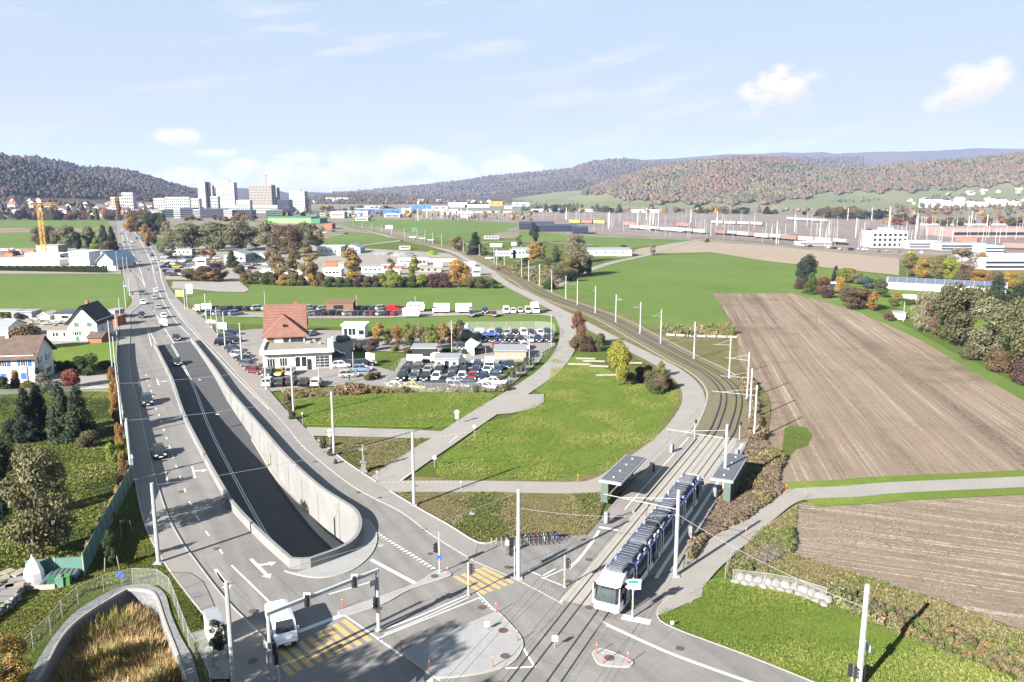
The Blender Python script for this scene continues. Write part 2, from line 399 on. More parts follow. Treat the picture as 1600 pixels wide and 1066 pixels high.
M['glass'] = mat('dark_window_glass', (.022, .028, .035), .08, vary=.2, spec=.6)
M['glassgreen'] = mat('green_glass', (.10, .135, .12), .12, vary=.1, spec=.6)
M['wood'] = mat('brown_wood', (.17, .095, .058), .8, vary=.25, scale=2)
M['palewood'] = mat('pale_wood', (.30, .26, .21), .85, vary=.2, scale=2)
M['bark'] = mat('bark', (.11, .085, .065), .95, vary=.25, scale=3)
M['rooftile'] = mat('orange_red_roof_tiles', (.20, .098, .072), .85, vary=.16, scale=.8, fine=.15)
M['roofbrown'] = mat('weathered_brown_roof_tiles', (.105, .075, .062), .9, vary=.25, scale=.8, fine=.15)
M['roofdark'] = mat('dark_roof_slate', (.035, .038, .045), .8, vary=.2)
M['redplastic'] = mat('red_orange_marker', (.65, .10, .035), .6)
M['orange'] = mat('orange_paint', (.62, .25, .04), .6)
M['blue'] = mat('blue_paint', (.03, .10, .42), .5)
M['rubber'] = mat('tyre_rubber', (.02, .02, .02), .9)
M['rust'] = mat('rusty_manhole_iron', (.13, .085, .075), .7, .3, vary=.2, scale=4)
M['netting'] = mesh_fence_mat('wire_netting', (.5, .52, .52), wire=.16)
M['stone'] = mat('pale_stone', (.205, .20, .195), .85, vary=.15, scale=1.2, bump=.3, fine=.1)
GR = dict(
meadow=ground_mat('meadow_grass', [(.10, .078, .035), (.10, .118, .026), (.085, .125, .020), (.115, .155, .028), (.15, .175, .045)], (.045, .4, 3), bump=.9, bdist=.35, fine_amp=.35),
lawn=ground_mat('bright_meadow_grass', [(.175, .155, .065), (.125, .175, .03), (.115, .18, .025), (.155, .21, .035), (.20, .235, .055)], (.035, .22, 2.2), bump=.7, bdist=.3, fine_amp=.28),
dry=ground_mat('dry_verge_grass', [(.19, .15, .085), (.125, .12, .045), (.14, .125, .052), (.21, .175, .095), (.085, .10, .028)], (.06, .4, 3), bump=.8, bdist=.25, fine_amp=.35),
field=ground_mat('sown_field', [(.085, .125, .025), (.09, .145, .028), (.10, .155, .032), (.115, .165, .040), (.15, .18, .06)], (.012, .08, 1.2), bump=.35, bdist=.1, fine_amp=.15,
 stripes=[(R(8), 5.0, .35, (.12, .17, .045), .55)]),
plough=ground_mat('stubble_field', [(.12, .11, .062), (.19, .145, .105), (.242, .185, .14), (.256, .20, .155), (.215, .162, .12)], (.022, .15, 2), bump=.8, bdist=.2, fine_amp=.25,
 stripes=[(R(11), .8, .6, (.50, .44, .37), .52), (R(11), 6.0, .85, (.080, .055, .044), .50), (R(11), 1.7, .6, (.11, .078, .062), .50)]),
stubble=ground_mat('maize_stubble', [(.175, .145, .10), (.225, .175, .135), (.242, .19, .15), (.256, .205, .165), (.27, .22, .18)], (.02, .3, 3), bump=.9, bdist=.2, fine_amp=.3,
 stripes=[(R(-70), .6, .85, (.50, .44, .36), .50), (R(-70), 1.4, .5, (.13, .10, .08), .52)]),
brown=ground_mat('pale_bare_field', [(.27, .21, .165), (.29, .235, .185), (.30, .245, .195)], (.01, .05, .4), bump=.2, fine_amp=.1),
town=ground_mat('valley_floor', [(.10, .115, .045), (.16, .15, .11), (.22, .19, .16), (.13, .13, .07), (.085, .115, .035)], (.004, .02, .15), bump=.2, fine_amp=.2),
rail=ground_mat('railway_ballast', [(.17, .135, .125), (.20, .165, .15), (.23, .19, .175), (.25, .215, .20)], (.01, .08, .6), bump=.2, fine_amp=.2),
trackbed=ground_mat('grassed_track_ballast', [(.13, .105, .075), (.17, .145, .105), (.145, .14, .065), (.20, .17, .125)], (.05, .4, 3), bump=.6, bdist=.12, fine_amp=.3),
reed=ground_mat('basin_soil', [(.05, .04, .02), (.10, .075, .035), (.14, .11, .05)], (.1, .5, 3), bump=.8, fine_amp=.3),
garden=ground_mat('dark_garden_grass', [(.05, .07, .02), (.08, .11, .02), (.115, .145, .026), (.15, .16, .045)], (.06, .45, 2.2), bump=1.0, bdist=.5, fine_amp=.4),  # darker greens than the meadow, for the rough garden
vine=ground_mat('vineyard_slope', [(.20, .165, .10), (.16, .165, .085), (.13, .155, .07), (.23, .20, .13)], (.003, .01, .05), bump=.1, fine_amp=.1),
)
# ================================================================== THE TRENCH (underpass ramp) AND THE BASIN: outlines first, they are holes in the ground
TL = gs((240, 541), (256, 574), (269, 603), (286, 655), (322, 728), (350, 779), (365, 802), (405, 845), (461, 896), n=5)
tr_px = [(300, 527), (319, 551), (337.5, 575), (356, 603), (381, 633), (415, 672), (450, 712), (500, 757), (532, 778), (555, 793), (564, 806), (566, 819), (561, 834), (550, 846), (530, 857), (505, 866), (482, 874)]
TR = spline([G(x, y, 1.1) for x, y in tr_px], 4); TR = [Vector((p.x, p.y, 0)) for p in TR]
TL_end = TL[-1]
outline_out = TL + [TL_end.lerp(TR[-1], .5)] + TR[::-1]
WT = .38
t_in_l = offset(TL, -WT)[:-1]; t_in_r = offset(TR, WT)
# "right hand" of the line pointing towards the camera is west, so choose the inner side by distance to the middle
mid = sum((TL[20], TR[30]), Vector()) / 2
def inner(pts):
 a, b = offset(pts, WT), offset(pts, -WT); k = len(pts) // 3
 return a if (a[k] - mid).length < (b[k] - mid).length else b
t_in_l = inner(TL)[:-1]; t_in_r = inner(TR)
hole_trench = [Vector((p.x, p.y, 0)) for p in t_in_l + t_in_r[::-1]]
axis = resample([TL[int(i * (len(TL) - 1) / 20)].lerp(TR[int(i * (len(TR) - 20) / 20)], .5) for i in range(21)], n=120)
def floor_at(p):
 q = min(axis, key=lambda a: (a.x - p[0]) ** 2 + (a.y - p[1]) ** 2); return floor_z(q)
def floor_z(p):
 y = p[1]; y0, y1 = 186.0, 78.0
 t = max(0, min(1, (y0 - y) / (y0 - y1))); return -5.2 * t ** 1.25 - .02
basin_in = gs((56, 1066), (75, 1035), (97.5, 995), (131, 963), (187.5, 928), (204, 922), (234, 925), (246, 937), (257, 971), (277.6, 1025), (291, 1065), n=4)
basin_in = [G(20, 1130)] + basin_in + [G(312, 1130)]
basin_out = gs((40, 1066), (71, 1014), (94, 982), (120, 956), (169, 926), (199, 916), (234, 915), (257, 928), (268, 963), (283, 997), (300, 1027), (309, 1057), n=4)
basin_out = [G(0, 1130)] + basin_out + [G(328, 1130)]
ground = sheet('ground', [(-14000, -600), (14000, -600), (14000, 16000), (-14000, 16000)], -.16, GR['town'], holes=[hole_trench, basin_in])
# nearer open land reads as grass
far_grass = sheet('grassland', [G(-500, 372), G(330, 372), G(640, 372), G(900, 372), G(1250, 396), G(1420, 415), G(2100, 455), G(2300, 1500), Vector((30, 20, 0)), Vector((-30, 20, 0)), G(-900, 1500)], -.154, GR['meadow'], holes=[hole_trench, basin_in])
FZ = [-.148]
def field(name, px, m, z=None, **k):
 FZ[0] += .005; return sheet(name, [G(*p) for p in px], FZ[0], GR[m], **k)
field('field', [(-260, 427), (190, 427), (197, 440), (202, 462), (193, 489), (120, 489), (-200, 489)], 'field')
field('field', [(-400, 337), (168, 344), (172, 356), (150, 364), (60, 389), (-400, 394)], 'field')
field('field', [(-400, 357), (158, 356), (140, 362), (-400, 369)], 'plough')
field('field', [(262, 446), (310, 455), (385, 457), (392, 445), (775, 443), (800, 452), (845, 470), (880, 490), (878, 500), (870, 520), (720, 520), (600, 512), (345, 505), (318, 492)], 'field')
field('field', [(535, 351), (560, 343), (800, 344), (812, 352), (770, 366), (730, 376), (690, 376), (640, 364), (590, 354)], 'field')
field('field', [(510, 372), (548, 362), (590, 366), (622, 378), (560, 380), (500, 382)], 'field')
field('field', [(812, 361), (930, 370), (1082, 375), (1000, 386), (950, 392), (930, 380), (810, 376)], 'field')
field('field', [(872, 466), (868, 448), (900, 430), (950, 411), (1010, 401), (1110, 395), (1200, 409), (1402, 432), (1380, 441), (1300, 452), (1330, 470), (1400, 500), (1480, 545), (1600, 605), (1800, 690), (1800, 745), (1600, 640), (1480, 590), (1400, 545), (1240, 462), (1113, 458), (1140, 500), (1148, 516), (1020, 515), (960, 500), (900, 476)], 'field')
field('field', [(1082, 376), (1200, 384), (1405, 404), (1405, 430), (1200, 408), (1110, 394), (1020, 396), (960, 402), (1000, 388)], 'brown')
field('field', [(1250, 452), (1320, 440), (1600, 470), (1900, 520), (1900, 640), (1600, 560), (1500, 520), (1400, 480)], 'lawn')
field('ploughed_field', [(1113, 458), (1237, 458), (1330, 483), (1400, 513), (1440, 532), (1600, 626), (1800, 735), (1800, 741), (1600, 744), (1400, 752), (1225, 765), (1210, 745), (1222, 715), (1196, 690), (1180, 640), (1178, 600), (1150, 560), (1100, 540), (1130, 515), (1145, 505)], 'plough')
field('stubble_field', [(1246, 787), (1300, 776), (1600, 763), (1800, 757), (1900, 1150), (1600, 1004), (1480, 945), (1350, 908), (1243, 868), (1236, 830)], 'stubble')
field('grass_verge', [(1226, 668), (1240, 664), (1262, 668), (1270, 680), (1262, 696), (1244, 702), (1230, 716), (1222, 700)], 'meadow')
field('rough_ground', [(1010, 517), (1130, 514), (1152, 528), (1154, 560), (1184, 610), (1186, 645), (1182, 684), (1170, 640), (1140, 590), (1085, 555), (1040, 530)], 'dry')
field('rough_ground', [(770, 418), (790, 415), (880, 418), (900, 432), (900, 440), (868, 450), (845, 446), (815, 434)], 'dry')
field('railway_yard', [(640, 341), (830, 334), (1000, 333), (1300, 338), (1900, 352), (1900, 400), (1600, 400), (1405, 399), (1200, 378), (1082, 372), (930, 366), (870, 352), (760, 346)], 'rail')
field('meadow', [(455, 612), (560, 606), (750, 611), (775, 617), (735, 655), (690, 668), (480, 664), (462, 640)], 'lawn')
field('meadow', [(862, 560), (900, 556), (1000, 600), (1055, 590), (1064, 640), (1020, 690), (945, 742), (920, 752), (700, 752), (680, 738), (690, 715), (760, 660), (800, 650), (855, 618), (830, 606)], 'lawn')
field('meadow', [(1026, 962), (1110, 905), (1130, 900), (1230, 925), (1300, 944), (1380, 970), (1450, 1005), (1600, 1080), (1900, 1250), (1500, 1200), (1272, 1066), (1100, 1000), (1035, 976)], 'lawn')
field('grass_verge', [(497, 687), (560, 682), (676, 684), (640, 707), (588, 752)], 'dry')
field('grass_verge', [(610, 768), (690, 767), (800, 768), (950, 770), (935, 815), (915, 835), (868, 838), (747, 848), (650, 792)], 'dry')
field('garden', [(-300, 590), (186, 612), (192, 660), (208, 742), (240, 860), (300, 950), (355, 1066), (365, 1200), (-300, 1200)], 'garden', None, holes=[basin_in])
field('stream_bed', [(1150, 905), (1250, 910), (1330, 940), (1420, 975), (1600, 1060), (1800, 1150), (1800, 1060), (1600, 985), (1480, 940), (1350, 900), (1240, 865), (1190, 850), (1150, 865)], 'dry')
# ------------------------------------------------------------------ pavements and roads
cl = [(182, 341), (183, 365), (184, 385), (187, 405), (191, 425), (195, 441), (199, 455), (207, 468), (205, 476), (190, 491), (187, 520), (184, 565), (188, 612), (199, 665), (210, 747), (213, 770), (223, 811), (242, 856), (251, 875), (275, 907), (300, 939), (317, 960), (345, 1000), (357, 1030), (360, 1066), (362, 1130), (364, 1500)]
cr_far = [(196, 341), (197, 348), (201, 356), (216, 366), (228, 376), (244, 383), (247, 394), (252, 405), (257, 413), (257, 434), (266, 451), (277, 466), (291, 480), (300, 483), (324, 502), (354, 543), (381, 571), (412, 600), (446, 640), (472, 665), (490, 685), (587, 755), (609, 768), (650, 792), (700, 820), (747, 849)]
cr_near = [(770, 847), (868, 839), (917, 836), (935, 816), (950, 797), (985, 755), (1022, 722), (1040, 705), (1071, 676), (1176, 686), (1150, 735), (1120, 787), (1095, 830), (1072, 870), (1047, 911), (1028, 950), (1028, 962), (1035, 975), (1060, 985), (1100, 1000), (1170, 1026), (1270, 1066), (1500, 1170), (1700, 1500)]
road = sheet('road', gp(*cl) + gp(*cr_near[::-1]) + gp(*cr_far[::-1]), .02, M['asphalt'], holes=[hole_trench])
fork = gp((247, 394), (300, 395), (300, 401), (250, 402)); sheet('side_road', fork, .022, M['asphalt'])
def slab(name, poly, z1, m=None, kind='structure', z0=0.0, mi_top=None):
 return MB().prism(poly, z0, z1).build(name, m or M['asphalt_walk'], kind=kind)
# left pavement, raised, with its kerb
kl = gs((202, 428), (212, 437), (217, 462), (219, 477), (204, 490), (203, 512), (201, 560), (206, 600), (212, 616), (225, 676), (237, 728), (258, 799), (282, 847), (300, 872), (350, 937), (407, 995), (428, 1025), (436, 1066), (438, 1120), n=4)
cli = [p for p in cl if 425 <= p[1] <= 1130]
slab('pavement', [p for p in gp(*cli)] + kl[::-1], .12)
MB().sweep(kl, [(-.14, .0), (.02, .0), (.02, .14), (-.14, .14)]).build('kerb', M['kerb'], kind='structure')
# right pavement beside the slip road
kr = gs((265, 468), (286, 497), (300, 512), (311, 524), (337.5, 549), (375, 590), (420, 637), (450, 670), (477.5, 702), (550, 760), (625, 800), (675, 837), (740, 877), n=4)
cri = [p for p in cr_far if p[1] > 460]
slab('pavement', kr + gp(*cri[::-1]), .05)
MB().sweep(kr, [(-.12, 0), (.02, 0), (.02, .065), (-.12, .065)]).build('kerb', M['kerb'], kind='structure')
MB().sweep(gs((740, 877), (815, 910), (880, 945), n=3), [(-.1, 0), (.05, 0), (.05, .04), (-.1, .04)]).build('kerb', M['kerb'], kind='structure')
MB().sweep(gs((940, 971), (1000, 999), (1060, 1025), (1180, 1068), (1300, 1110), n=3), [(-.1, 0), (.08, 0), (.08, .05), (-.1, .05)]).build('kerb', M['kerb'], kind='structure')
MB().sweep(gs((1072, 918), (1040, 938), (1027, 954), (1031, 970), (1060, 985), (1100, 1000), (1170, 1026), (1270, 1066), (1400, 1120), n=3), [(-.1, 0), (.04, 0), (.04, .05), (-.1, .05)]).build('kerb', M['kerb'], kind='structure')
edge = gs((446, 640), (472, 665), (490, 685), n=2); MB().sweep(edge, [(-.08, 0), (.04, 0), (.04, .05), (-.08, .05)]).build('kerb', M['kerb'], kind='structure')
for seg in ([(497, 688), (540, 722), (588, 754)], [(609, 768), (650, 793), (700, 821), (747, 849), (775, 847)], [(184, 565), (188, 612), (199, 665), (210, 747), (223, 811), (242, 856), (275, 907), (317, 960)]):
 MB().sweep(gs(*seg, n=3), [(-.1, 0), (.04, 0), (.04, .14), (-.1, .14)]).build('kerb', M['kerb'], kind='structure')
# paths and lanes
cyc = gs((592, 760), (640, 760), (720, 760), (800, 761), (900, 762), (945, 755), (985, 730), (1040, 690), (1073, 652), (1084, 622), (1072, 596), (1042, 573), (1000, 551), (960, 531), (918, 509), (893, 496), (862, 480), (825, 461), (787, 441), (756, 417), (735, 408), (712, 396), (690, 389), (640, 376), (600, 368), (548, 352), n=6); ribbon('cycle_path', cyc, 4.0, .028, M['path'])
for s in (-1, 1): ribbon('grass_verge', offset(cyc[6:], s * 2.7), 1.5, -.01 + s * .004, GR['dry'])
ribbon('farm_lane', gs((590, 758), (640, 723), (690, 690), (735, 660), (775, 634), (820, 606), (860, 577), (884, 545), (888, 520), (884, 505), (878, 494), n=6), 4.6, .032, M['path'])
ribbon('farm_lane', gs((474, 674), (560, 676), (640, 678), (700, 682), n=4), 4.4, .026, M['path'])
ribbon('farm_lane', gs((880, 492), (820, 488), (700, 490), (600, 493), (500, 494), (400, 492), (320, 490), n=4), 9.5, .024, M['yard'])
ribbon('farm_lane', gs((640, 610), (580, 596), (540, 590), (510, 600), n=4), 5, .026, M['path'])
lane = gs((1050, 935), (1075, 905), (1100, 878), (1148, 838), (1190, 802), (1225, 778), (1262, 771), (1330, 768), (1400, 762), (1600, 753), (1800, 744), n=5)
ribbon('farm_lane', lane, 3.6, .028, M['path'])
for s in (-1, 1): ribbon('grass_verge', offset(lane[28:], s * 2.9), 2.3, .0 + s * .003, GR['lawn'])
sheet('farm_lane', gp((1028, 952), (1047, 911), (1066, 892), (1100, 902), (1097, 932), (1062, 948), (1030, 962)), .03, M['path'])
ribbon('farm_lane', gs((868, 447), (905, 428), (955, 411), (1010, 399), (1030, 392), (1080, 377), (1130, 374), n=4), 5, .026, M['yard'])
ribbon('farm_lane', gs((700, 384), (800, 377), (930, 383), n=3), 6, .026, M['yard'])
ribbon('farm_lane', gs((560, 384), (620, 377), (640, 373), n=3), 6, .026, M['yard'])
sheet('yard', gp((790, 617), (850, 616), (850, 628), (835, 638), (800, 646), (772, 648)), 0.0305, M['path'])
sheet('yard', gp((270, 440), (374, 440), (390, 453), (382, 457), (340, 456), (300, 452), (268, 451)), 0.0326, M['path'])
sheet('yard', gp((345, 520), (400, 514), (545, 517), (560, 524), (640, 530), (640, 551), (548, 547), (556, 566), (600, 576), (640, 588), (640, 600), (610, 607), (500, 603), (424, 612), (380, 573)), 0.0347, M['asphalt_walk'])
sheet('yard', gp((600, 612), (628, 560), (700, 548), (850, 552), (842, 566), (800, 600), (770, 612)), 0.0368, M['yard'])
sheet('yard', gp((705, 512), (860, 512), (868, 540), (838, 556), (700, 556), (640, 548), (648, 530)), 0.0389, M['asphalt_walk'])
sheet('yard', gp((-260, 393), (180, 386), (190, 428), (-260, 428)), 0.0410, M['yard'])
sheet('yard', gp((252, 385), (330, 381), (480, 383), (700, 396), (775, 430), (700, 437), (420, 441), (258, 437)), 0.0431, M['yard'])
sheet('yard', gp((-100, 487), (120, 489), (189, 490), (186, 520), (184, 552), (130, 560), (60, 560), (-100, 560)), 0.0452, M['yard'])
sheet('yard', gp((70, 585), (182, 583), (184, 606), (60, 612)), 0.0473, M['path'])
sheet('garden', gp((64, 540), (120, 536), (184, 532), (184, 575), (64, 580)), 0.0494, GR['lawn'])
# trench walls, parapets, ramp and raised maintenance strip
trench = thing('underpass_ramp', 'pale concrete underpass ramp with curved parapets sinking between the lanes', 'underpass')
cap = [(-WT / 2, -.02), (WT / 2, -.02), (WT / 2, 1.1), (-WT / 2, 1.1)]
mbp = MB(); cl_l = [TL[i].lerp(t_in_l[min(i, len(t_in_l) - 1)], .5) for i in range(len(t_in_l))]
full = [Vector((p.x, p.y, 0)) for p in cl_l] + [Vector((a.x, a.y, 0)).lerp(Vector((b.x, b.y, 0)), .5) for a, b in zip(TR, t_in_r)][::-1]
segs = resample(full, 1.0)
for s in range(0, len(segs) - 1, 12):
 piece = segs[s:s + 13]
 if len(piece) < 2: continue
 dd = (piece[1] - piece[0]).normalized() * .02; piece = [piece[0] + dd] + piece[1:-1] + [piece[-1] - dd]
 MB().sweep(piece, cap).build('parapet', M['wall_concrete'], trench)
loop = resample(hole_trench, 1.5)
mbw = MB(); vs = []; n = len(loop)
for p in loop: vs += [(p.x, p.y, 0.01), (p.x, p.y, min(-.05, floor_z(p) - 1.2))]
mbw.add(vs, [(2 * i, 2 * i + 1, 2 * i + 3, 2 * i + 2) for i in range(n - 1)]); mbw.build('wall', M['wall_concrete'], trench)
jn = MB()
for i in range(6, n - 4, 4):
 p = loop[i]; q = loop[i + 1]; d = (q - p).normalized(); nn = Vector((d.y, -d.x, 0))
 if (p + nn - mid).length > (p - mid).length: nn = -nn
 zb = floor_z(p)
 if zb < -1: jn.box((p.x + nn.x * .012, p.y + nn.y * .012, zb / 2 - .1), (.05, .02, -zb), math.atan2(d.y, d.x))
jn.build('wall_joint', M['black'], trench, kind='stuff')
axd = [Vector((p.x, p.y, 0)) for p in axis]; d0 = (axd[0] - axd[1]).normalized(); d1 = (axd[-1] - axd[-2]).normalized()
axd = [axd[0] + d0 * 2] + axd + [axd[-1] + d1 * 14]; axd = resample(spline(axd, 3), 2.0)
for k, (nm, o0, o1, dz, mm) in enumerate([('ramp_roadway', -9, 9, 0, 'asphalt_dark')]):
 mb = MB(); a = offset(axd, o0); b = offset(axd, o1); vs = [(p.x, p.y, floor_z(q) + dz) for p, q in zip(a, axd)] + [(p.x, p.y, floor_z(q) + dz) for p, q in zip(b, axd)]
 m_ = len(axd); mb.add(vs, [(m_ + i, m_ + i + 1, i + 1, i) for i in range(m_ - 1)]); mb.build(nm, M[mm], trench)
# light kerb strip along the right wall, widening towards the portal
strip = t_in_r[18:]; a = [p for p in strip if p.y > 74]; mb = MB(); vs = []; m_ = len(a)
inn = offset(a, 1.0); sgn = 1 if (inn[2] - mid).length < (a[2] - mid).length else -1
for i, p in enumerate(a):
 w = .3 + 2.3 * min(1, i / m_ * 1.6); q = offset(a, sgn * w)[i]; z = floor_at(p) + .35
 vs += [(p.x, p.y, z), (q.x, q.y, z), (q.x, q.y, z - .5)]
mb.add(vs, [f for i in range(m_ - 1) for f in ((3 * i, 3 * i + 1, 3 * i + 4, 3 * i + 3), (3 * i + 1, 3 * i + 2, 3 * i + 5, 3 * i + 4))]); mb.build('kerb_strip', M['concrete'], trench)
ll = resample(t_in_l, 2.0); sg = 1 if (offset(ll, 1)[5] - mid).length < (ll[5] - mid).length else -1
for o in (3.45, 3.75):
 mb = MB(); a = offset(ll, sg * o); b = offset(ll, sg * (o + .14)); vs = [(p.x, p.y, floor_at(p) + .07) for p in a] + [(p.x, p.y, floor_at(p) + .07) for p in b]
 m_ = len(ll); mb.add(vs, [(m_ + i, m_ + i + 1, i + 1, i) for i in range(m_ - 1)]); mb.build('lane_line', M['paint_white'], trench)
# apron round the trench's rounded end
ap = gs((445, 893), (475, 901), (507, 903), (545, 894), (570, 877), (585, 857), (588, 834), (575, 812), n=4)
ti = [p for p in TR if p.y < G(575, 812).y + .5][::-1]
slab('traffic_island', ap + [Vector((p.x, p.y, 0)) for p in ti[::-1]] + [TL_end], .10, M['island'])
for poly in (gs((528, 957), (560, 946), (597, 933), (650, 913), (682, 893), (693, 894), (703, 901), (640, 922), (598, 945), (540, 963), (528, 957), n=3)[:-1],
   gs((629, 1024), (634, 1018), (700, 990), (768, 961), (778, 958), (800, 980), (815, 1000), (814, 1018), (795, 1040), (752, 1053), (690, 1060), (668, 1052), (629, 1024), n=3)[:-1],
   gs((926, 1021), (934, 1016), (948, 1017), (985, 1033), (986, 1041), (975, 1043), (940, 1040), (930, 1031), (926, 1021), n=3)[:-1]):
 slab('traffic_island', poly, .10, M['island'])
 MB().sweep(poly, [(-.07, 0), (.07, 0), (.07, .115), (-.07, .115)], closed=True).build('kerb', M['kerb'], kind='structure')
MB().sweep(ap, [(-.07, 0), (.07, 0), (.07, .115), (-.07, .115)]).build('kerb', M['kerb'], kind='structure')
# ------------------------------------------------------------------ tram tracks, platforms
C0 = [(-8.3, 34), (6.2, 64.7), (18.8, 90.8), (31.4, 116.8), (35.3, 126.5), (38.6, 136.1), (40.9, 145), (41.7, 154.6), (41.0, 165), (38.8, 176), (34.2, 202.9), (27.7, 238.7)]
C0 = [Vector((a, b, 0)) for a, b in C0] + gp((850, 460), (811, 436), (772, 417), (722, 393), (652, 379), (615, 369), (596, 364), (545, 352))
CT = resample(spline(C0, 6), 1.5)
i_plat = next(i for i, p in enumerate(CT) if p.y > 116.8); i_road = next(i for i, p in enumerate(CT) if p.y > 66)
pts = CT[i_plat:]; ribbon('track_bed', pts, 8.6, .034, GR['trackbed'])
for s in (-1, 1):
 ribbon('track_edge', offset(pts, s * 4.25), .35, .05, M['concrete'])
 ribbon('track_shoulder', offset(pts, s * 5.6), 2.2, .026, GR['dry'])
mid_strip = CT[i_road:i_plat + 1]
ribbon('track_slab', mid_strip, 5.6, .030, M['concrete'])
for t in (-1.35, 1.35):
 for g in (-.5, .5):
  line = offset(CT, t + g)
  MB().sweep(line[:i_plat], [(-.06, .02), (.06, .02), (.06, .052), (-.06, .052)]).build('rail', M['rail'], kind='structure')
  MB().sweep(line[i_plat - 1:260], [(-.09, .03), (.09, .03), (.09, .16), (-.09, .16)]).build('rail', M['rail'], kind='structure')
ribbon('track_bed', CT[i_road:i_plat + 1], .25, .034, M['asphalt_walk'])
A_edge = offset(CT, -3.0); B_edge = offset(CT, 3.0)
il = next(i for i, p in enumerate(CT) if p.y > 86.5); il2 = next(i for i, p in enumerate(CT) if p.y > 115.5)
pl = A_edge[il:il2]; slab('platform', pl + gp((1066, 683), (1043, 706), (1022, 724), (985, 757), (950, 799), (938, 818)), .22, M['asphalt_walk'])
ir = next(i for i, p in enumerate(CT) if p.y > 72.5); pr_ = B_edge[ir:il2]
slab('platform', pr_[::-1] + gp((1056, 892), (1070, 868), (1093, 829), (1118, 787), (1148, 735), (1168, 692)), .22, M['asphalt_walk'])
for l_, sgn_ in ((pl, -1), (pr_, 1)):
 MB().sweep(l_, [(-.16, 0), (.16, 0), (.16, .245), (-.16, .245)]).build('platform_edge', M['concrete'], kind='structure')
ribbon('tactile_line', offset(pl, -1.0), .12, .232, M['paint_white']); ribbon('tactile_line', offset(pr_, 1.0), .35, .232, M['paint_white'])
# basin: walls, floor, gravel ring
bas = thing('retention_basin', 'sunken retention basin with steel sheet wall and gravel rim, full of dry reeds', 'basin')
ZB = -2.6
mb = MB(); vs = []; n = len(basin_in)
for p in basin_in: vs += [(p.x, p.y, .0), (p.x, p.y, ZB)]
mb.add(vs, [(2 * i, 2 * i + 1, (2 * i + 3) % (2 * n), (2 * i + 2) % (2 * n)) for i in range(n - 1)]); mb.build('wall', M['gabion'], bas)
MB().sweep(basin_in[1:-1], [(-.09, -.1), (.09, -.1), (.09, .16), (-.09, .16)]).build('coping', M['concrete'], bas)
ring = basin_out + basin_in[::-1]; sheet('gravel', ring, .09, M['gravel'])
sheet('basin_floor', [p * 1.0 for p in basin_in], ZB + .02, GR['reed'])
# ------------------------------------------------------------------ painted marks
ZM = .027
def quadline(a, b, w, z=ZM, m='paint_white', nm='lane_line'):
 d = (b - a).normalized(); n = Vector((d.y, -d.x, 0)) * w / 2
 return MB().add([(p.x, p.y, z) for p in (a - n, b - n, b + n, a + n)][::-1], [(0, 1, 2, 3)]).build(nm, M[m], kind='structure')
def mark(p, q, w=.15, z=ZM, m='paint_white', nm='lane_line'): return quadline(G(*p), G(*q), w, z, m, nm)
def longline(px, w=.15, z=ZM, m='paint_white'): return ribbon('lane_line', resample(gs(*px, n=4), 2.0), w, z, M[m])
for p in [(228, 587), (230, 595), (233, 603), (236, 611), (238.3, 619), (241, 629.5), (244.2, 639), (248.6, 649), (252, 659), (256, 672), (260.4, 684.7), (265, 698.8), (270, 714), (275.8, 729.7), (282, 747), (289, 766.5), (297.5, 787), (309, 810), (324, 834), (345, 861.5)]:
 q = G(*p); d = (G(345, 861) - G(309, 809)).normalized() if p[1] > 780 else (G(p[0] + 2.6, p[1] + 8) - q).normalized()
 quadline(q - d * .75, q + d * .75, .16)
longline([(362, 884), (395, 916), (427, 947)], .17)
longline([(221, 428), (227, 449), (234.5, 473), (242, 488), (249.5, 501), (262, 521), (272, 537)], .18)
longline([(214, 428), (225, 445), (232.5, 467), (240, 485), (246, 494)], .14)
longline([(240, 427), (243, 440), (252, 465), (262, 484), (275, 503), (296, 524)], .14)
longline([(252, 435), (262, 465), (275, 486), (289, 505), (303, 520), (330, 548), (371, 592), (420, 640)], .14)
longline([(230.6, 516), (237, 541)], .14); longline([(233, 516), (244, 537)], .14)
longline([(196, 362), (203, 385), (214, 410), (221, 428)], .25); longline([(210, 362), (224, 385), (236, 410), (240, 427)], .25)
longline([(222, 372), (236, 388), (247, 410), (252, 435)], .25); longline([(190, 362), (195, 390), (204, 415)], .25)
longline([(338, 895), (356, 918)], .22); longline([(580, 875), (649, 912)], .42)
mark((465, 988), (533, 962), .5); mark((514, 929), (585, 908), .16)
longline([(597, 985), (650, 965), (728, 931)], .14); longline([(600, 991), (655, 969), (732, 934)], .1); longline([(590, 998), (670, 966), (750, 934)], .12)
mark((745, 926), (775, 956), .12); mark((540, 963), (590, 998), .16); mark((590, 998), (629, 1026), .2); mark((672, 1056), (688, 1064), .1)
mark((817, 1012), (835, 1042), .18); mark((790, 1045), (837, 1042), .18)
for (a, b) in [((825, 892), (845, 900)), ((845, 902), (878, 915)), ((848, 900), (868, 889)), ((851, 903), (880, 890))]: mark(a, b, .13)
longline([(880, 891), (893, 884), (910, 866), (925, 845), (935, 829)], .12); longline([(890, 889), (905, 875), (926, 848), (937, 830)], .12)
mark((936, 824), (966, 829), .4); mark((972, 964), (1016, 973), .9); mark((1028, 960), (1043, 940), .1)
longline([(875, 942), (915, 895), (940, 866)], .22); longline([(960, 960), (985, 925), (1000, 905)], .2)
longline([(947, 977), (1000, 1001), (1060, 1027), (1180, 1070), (1280, 1105)], .22)
for i in range(5):
 p = Vector((810, 908)).lerp(Vector((843, 924)), i / 4); mark(p - Vector((2, 1)), p + Vector((1.5, 1)), .25, m='paint_yellow')
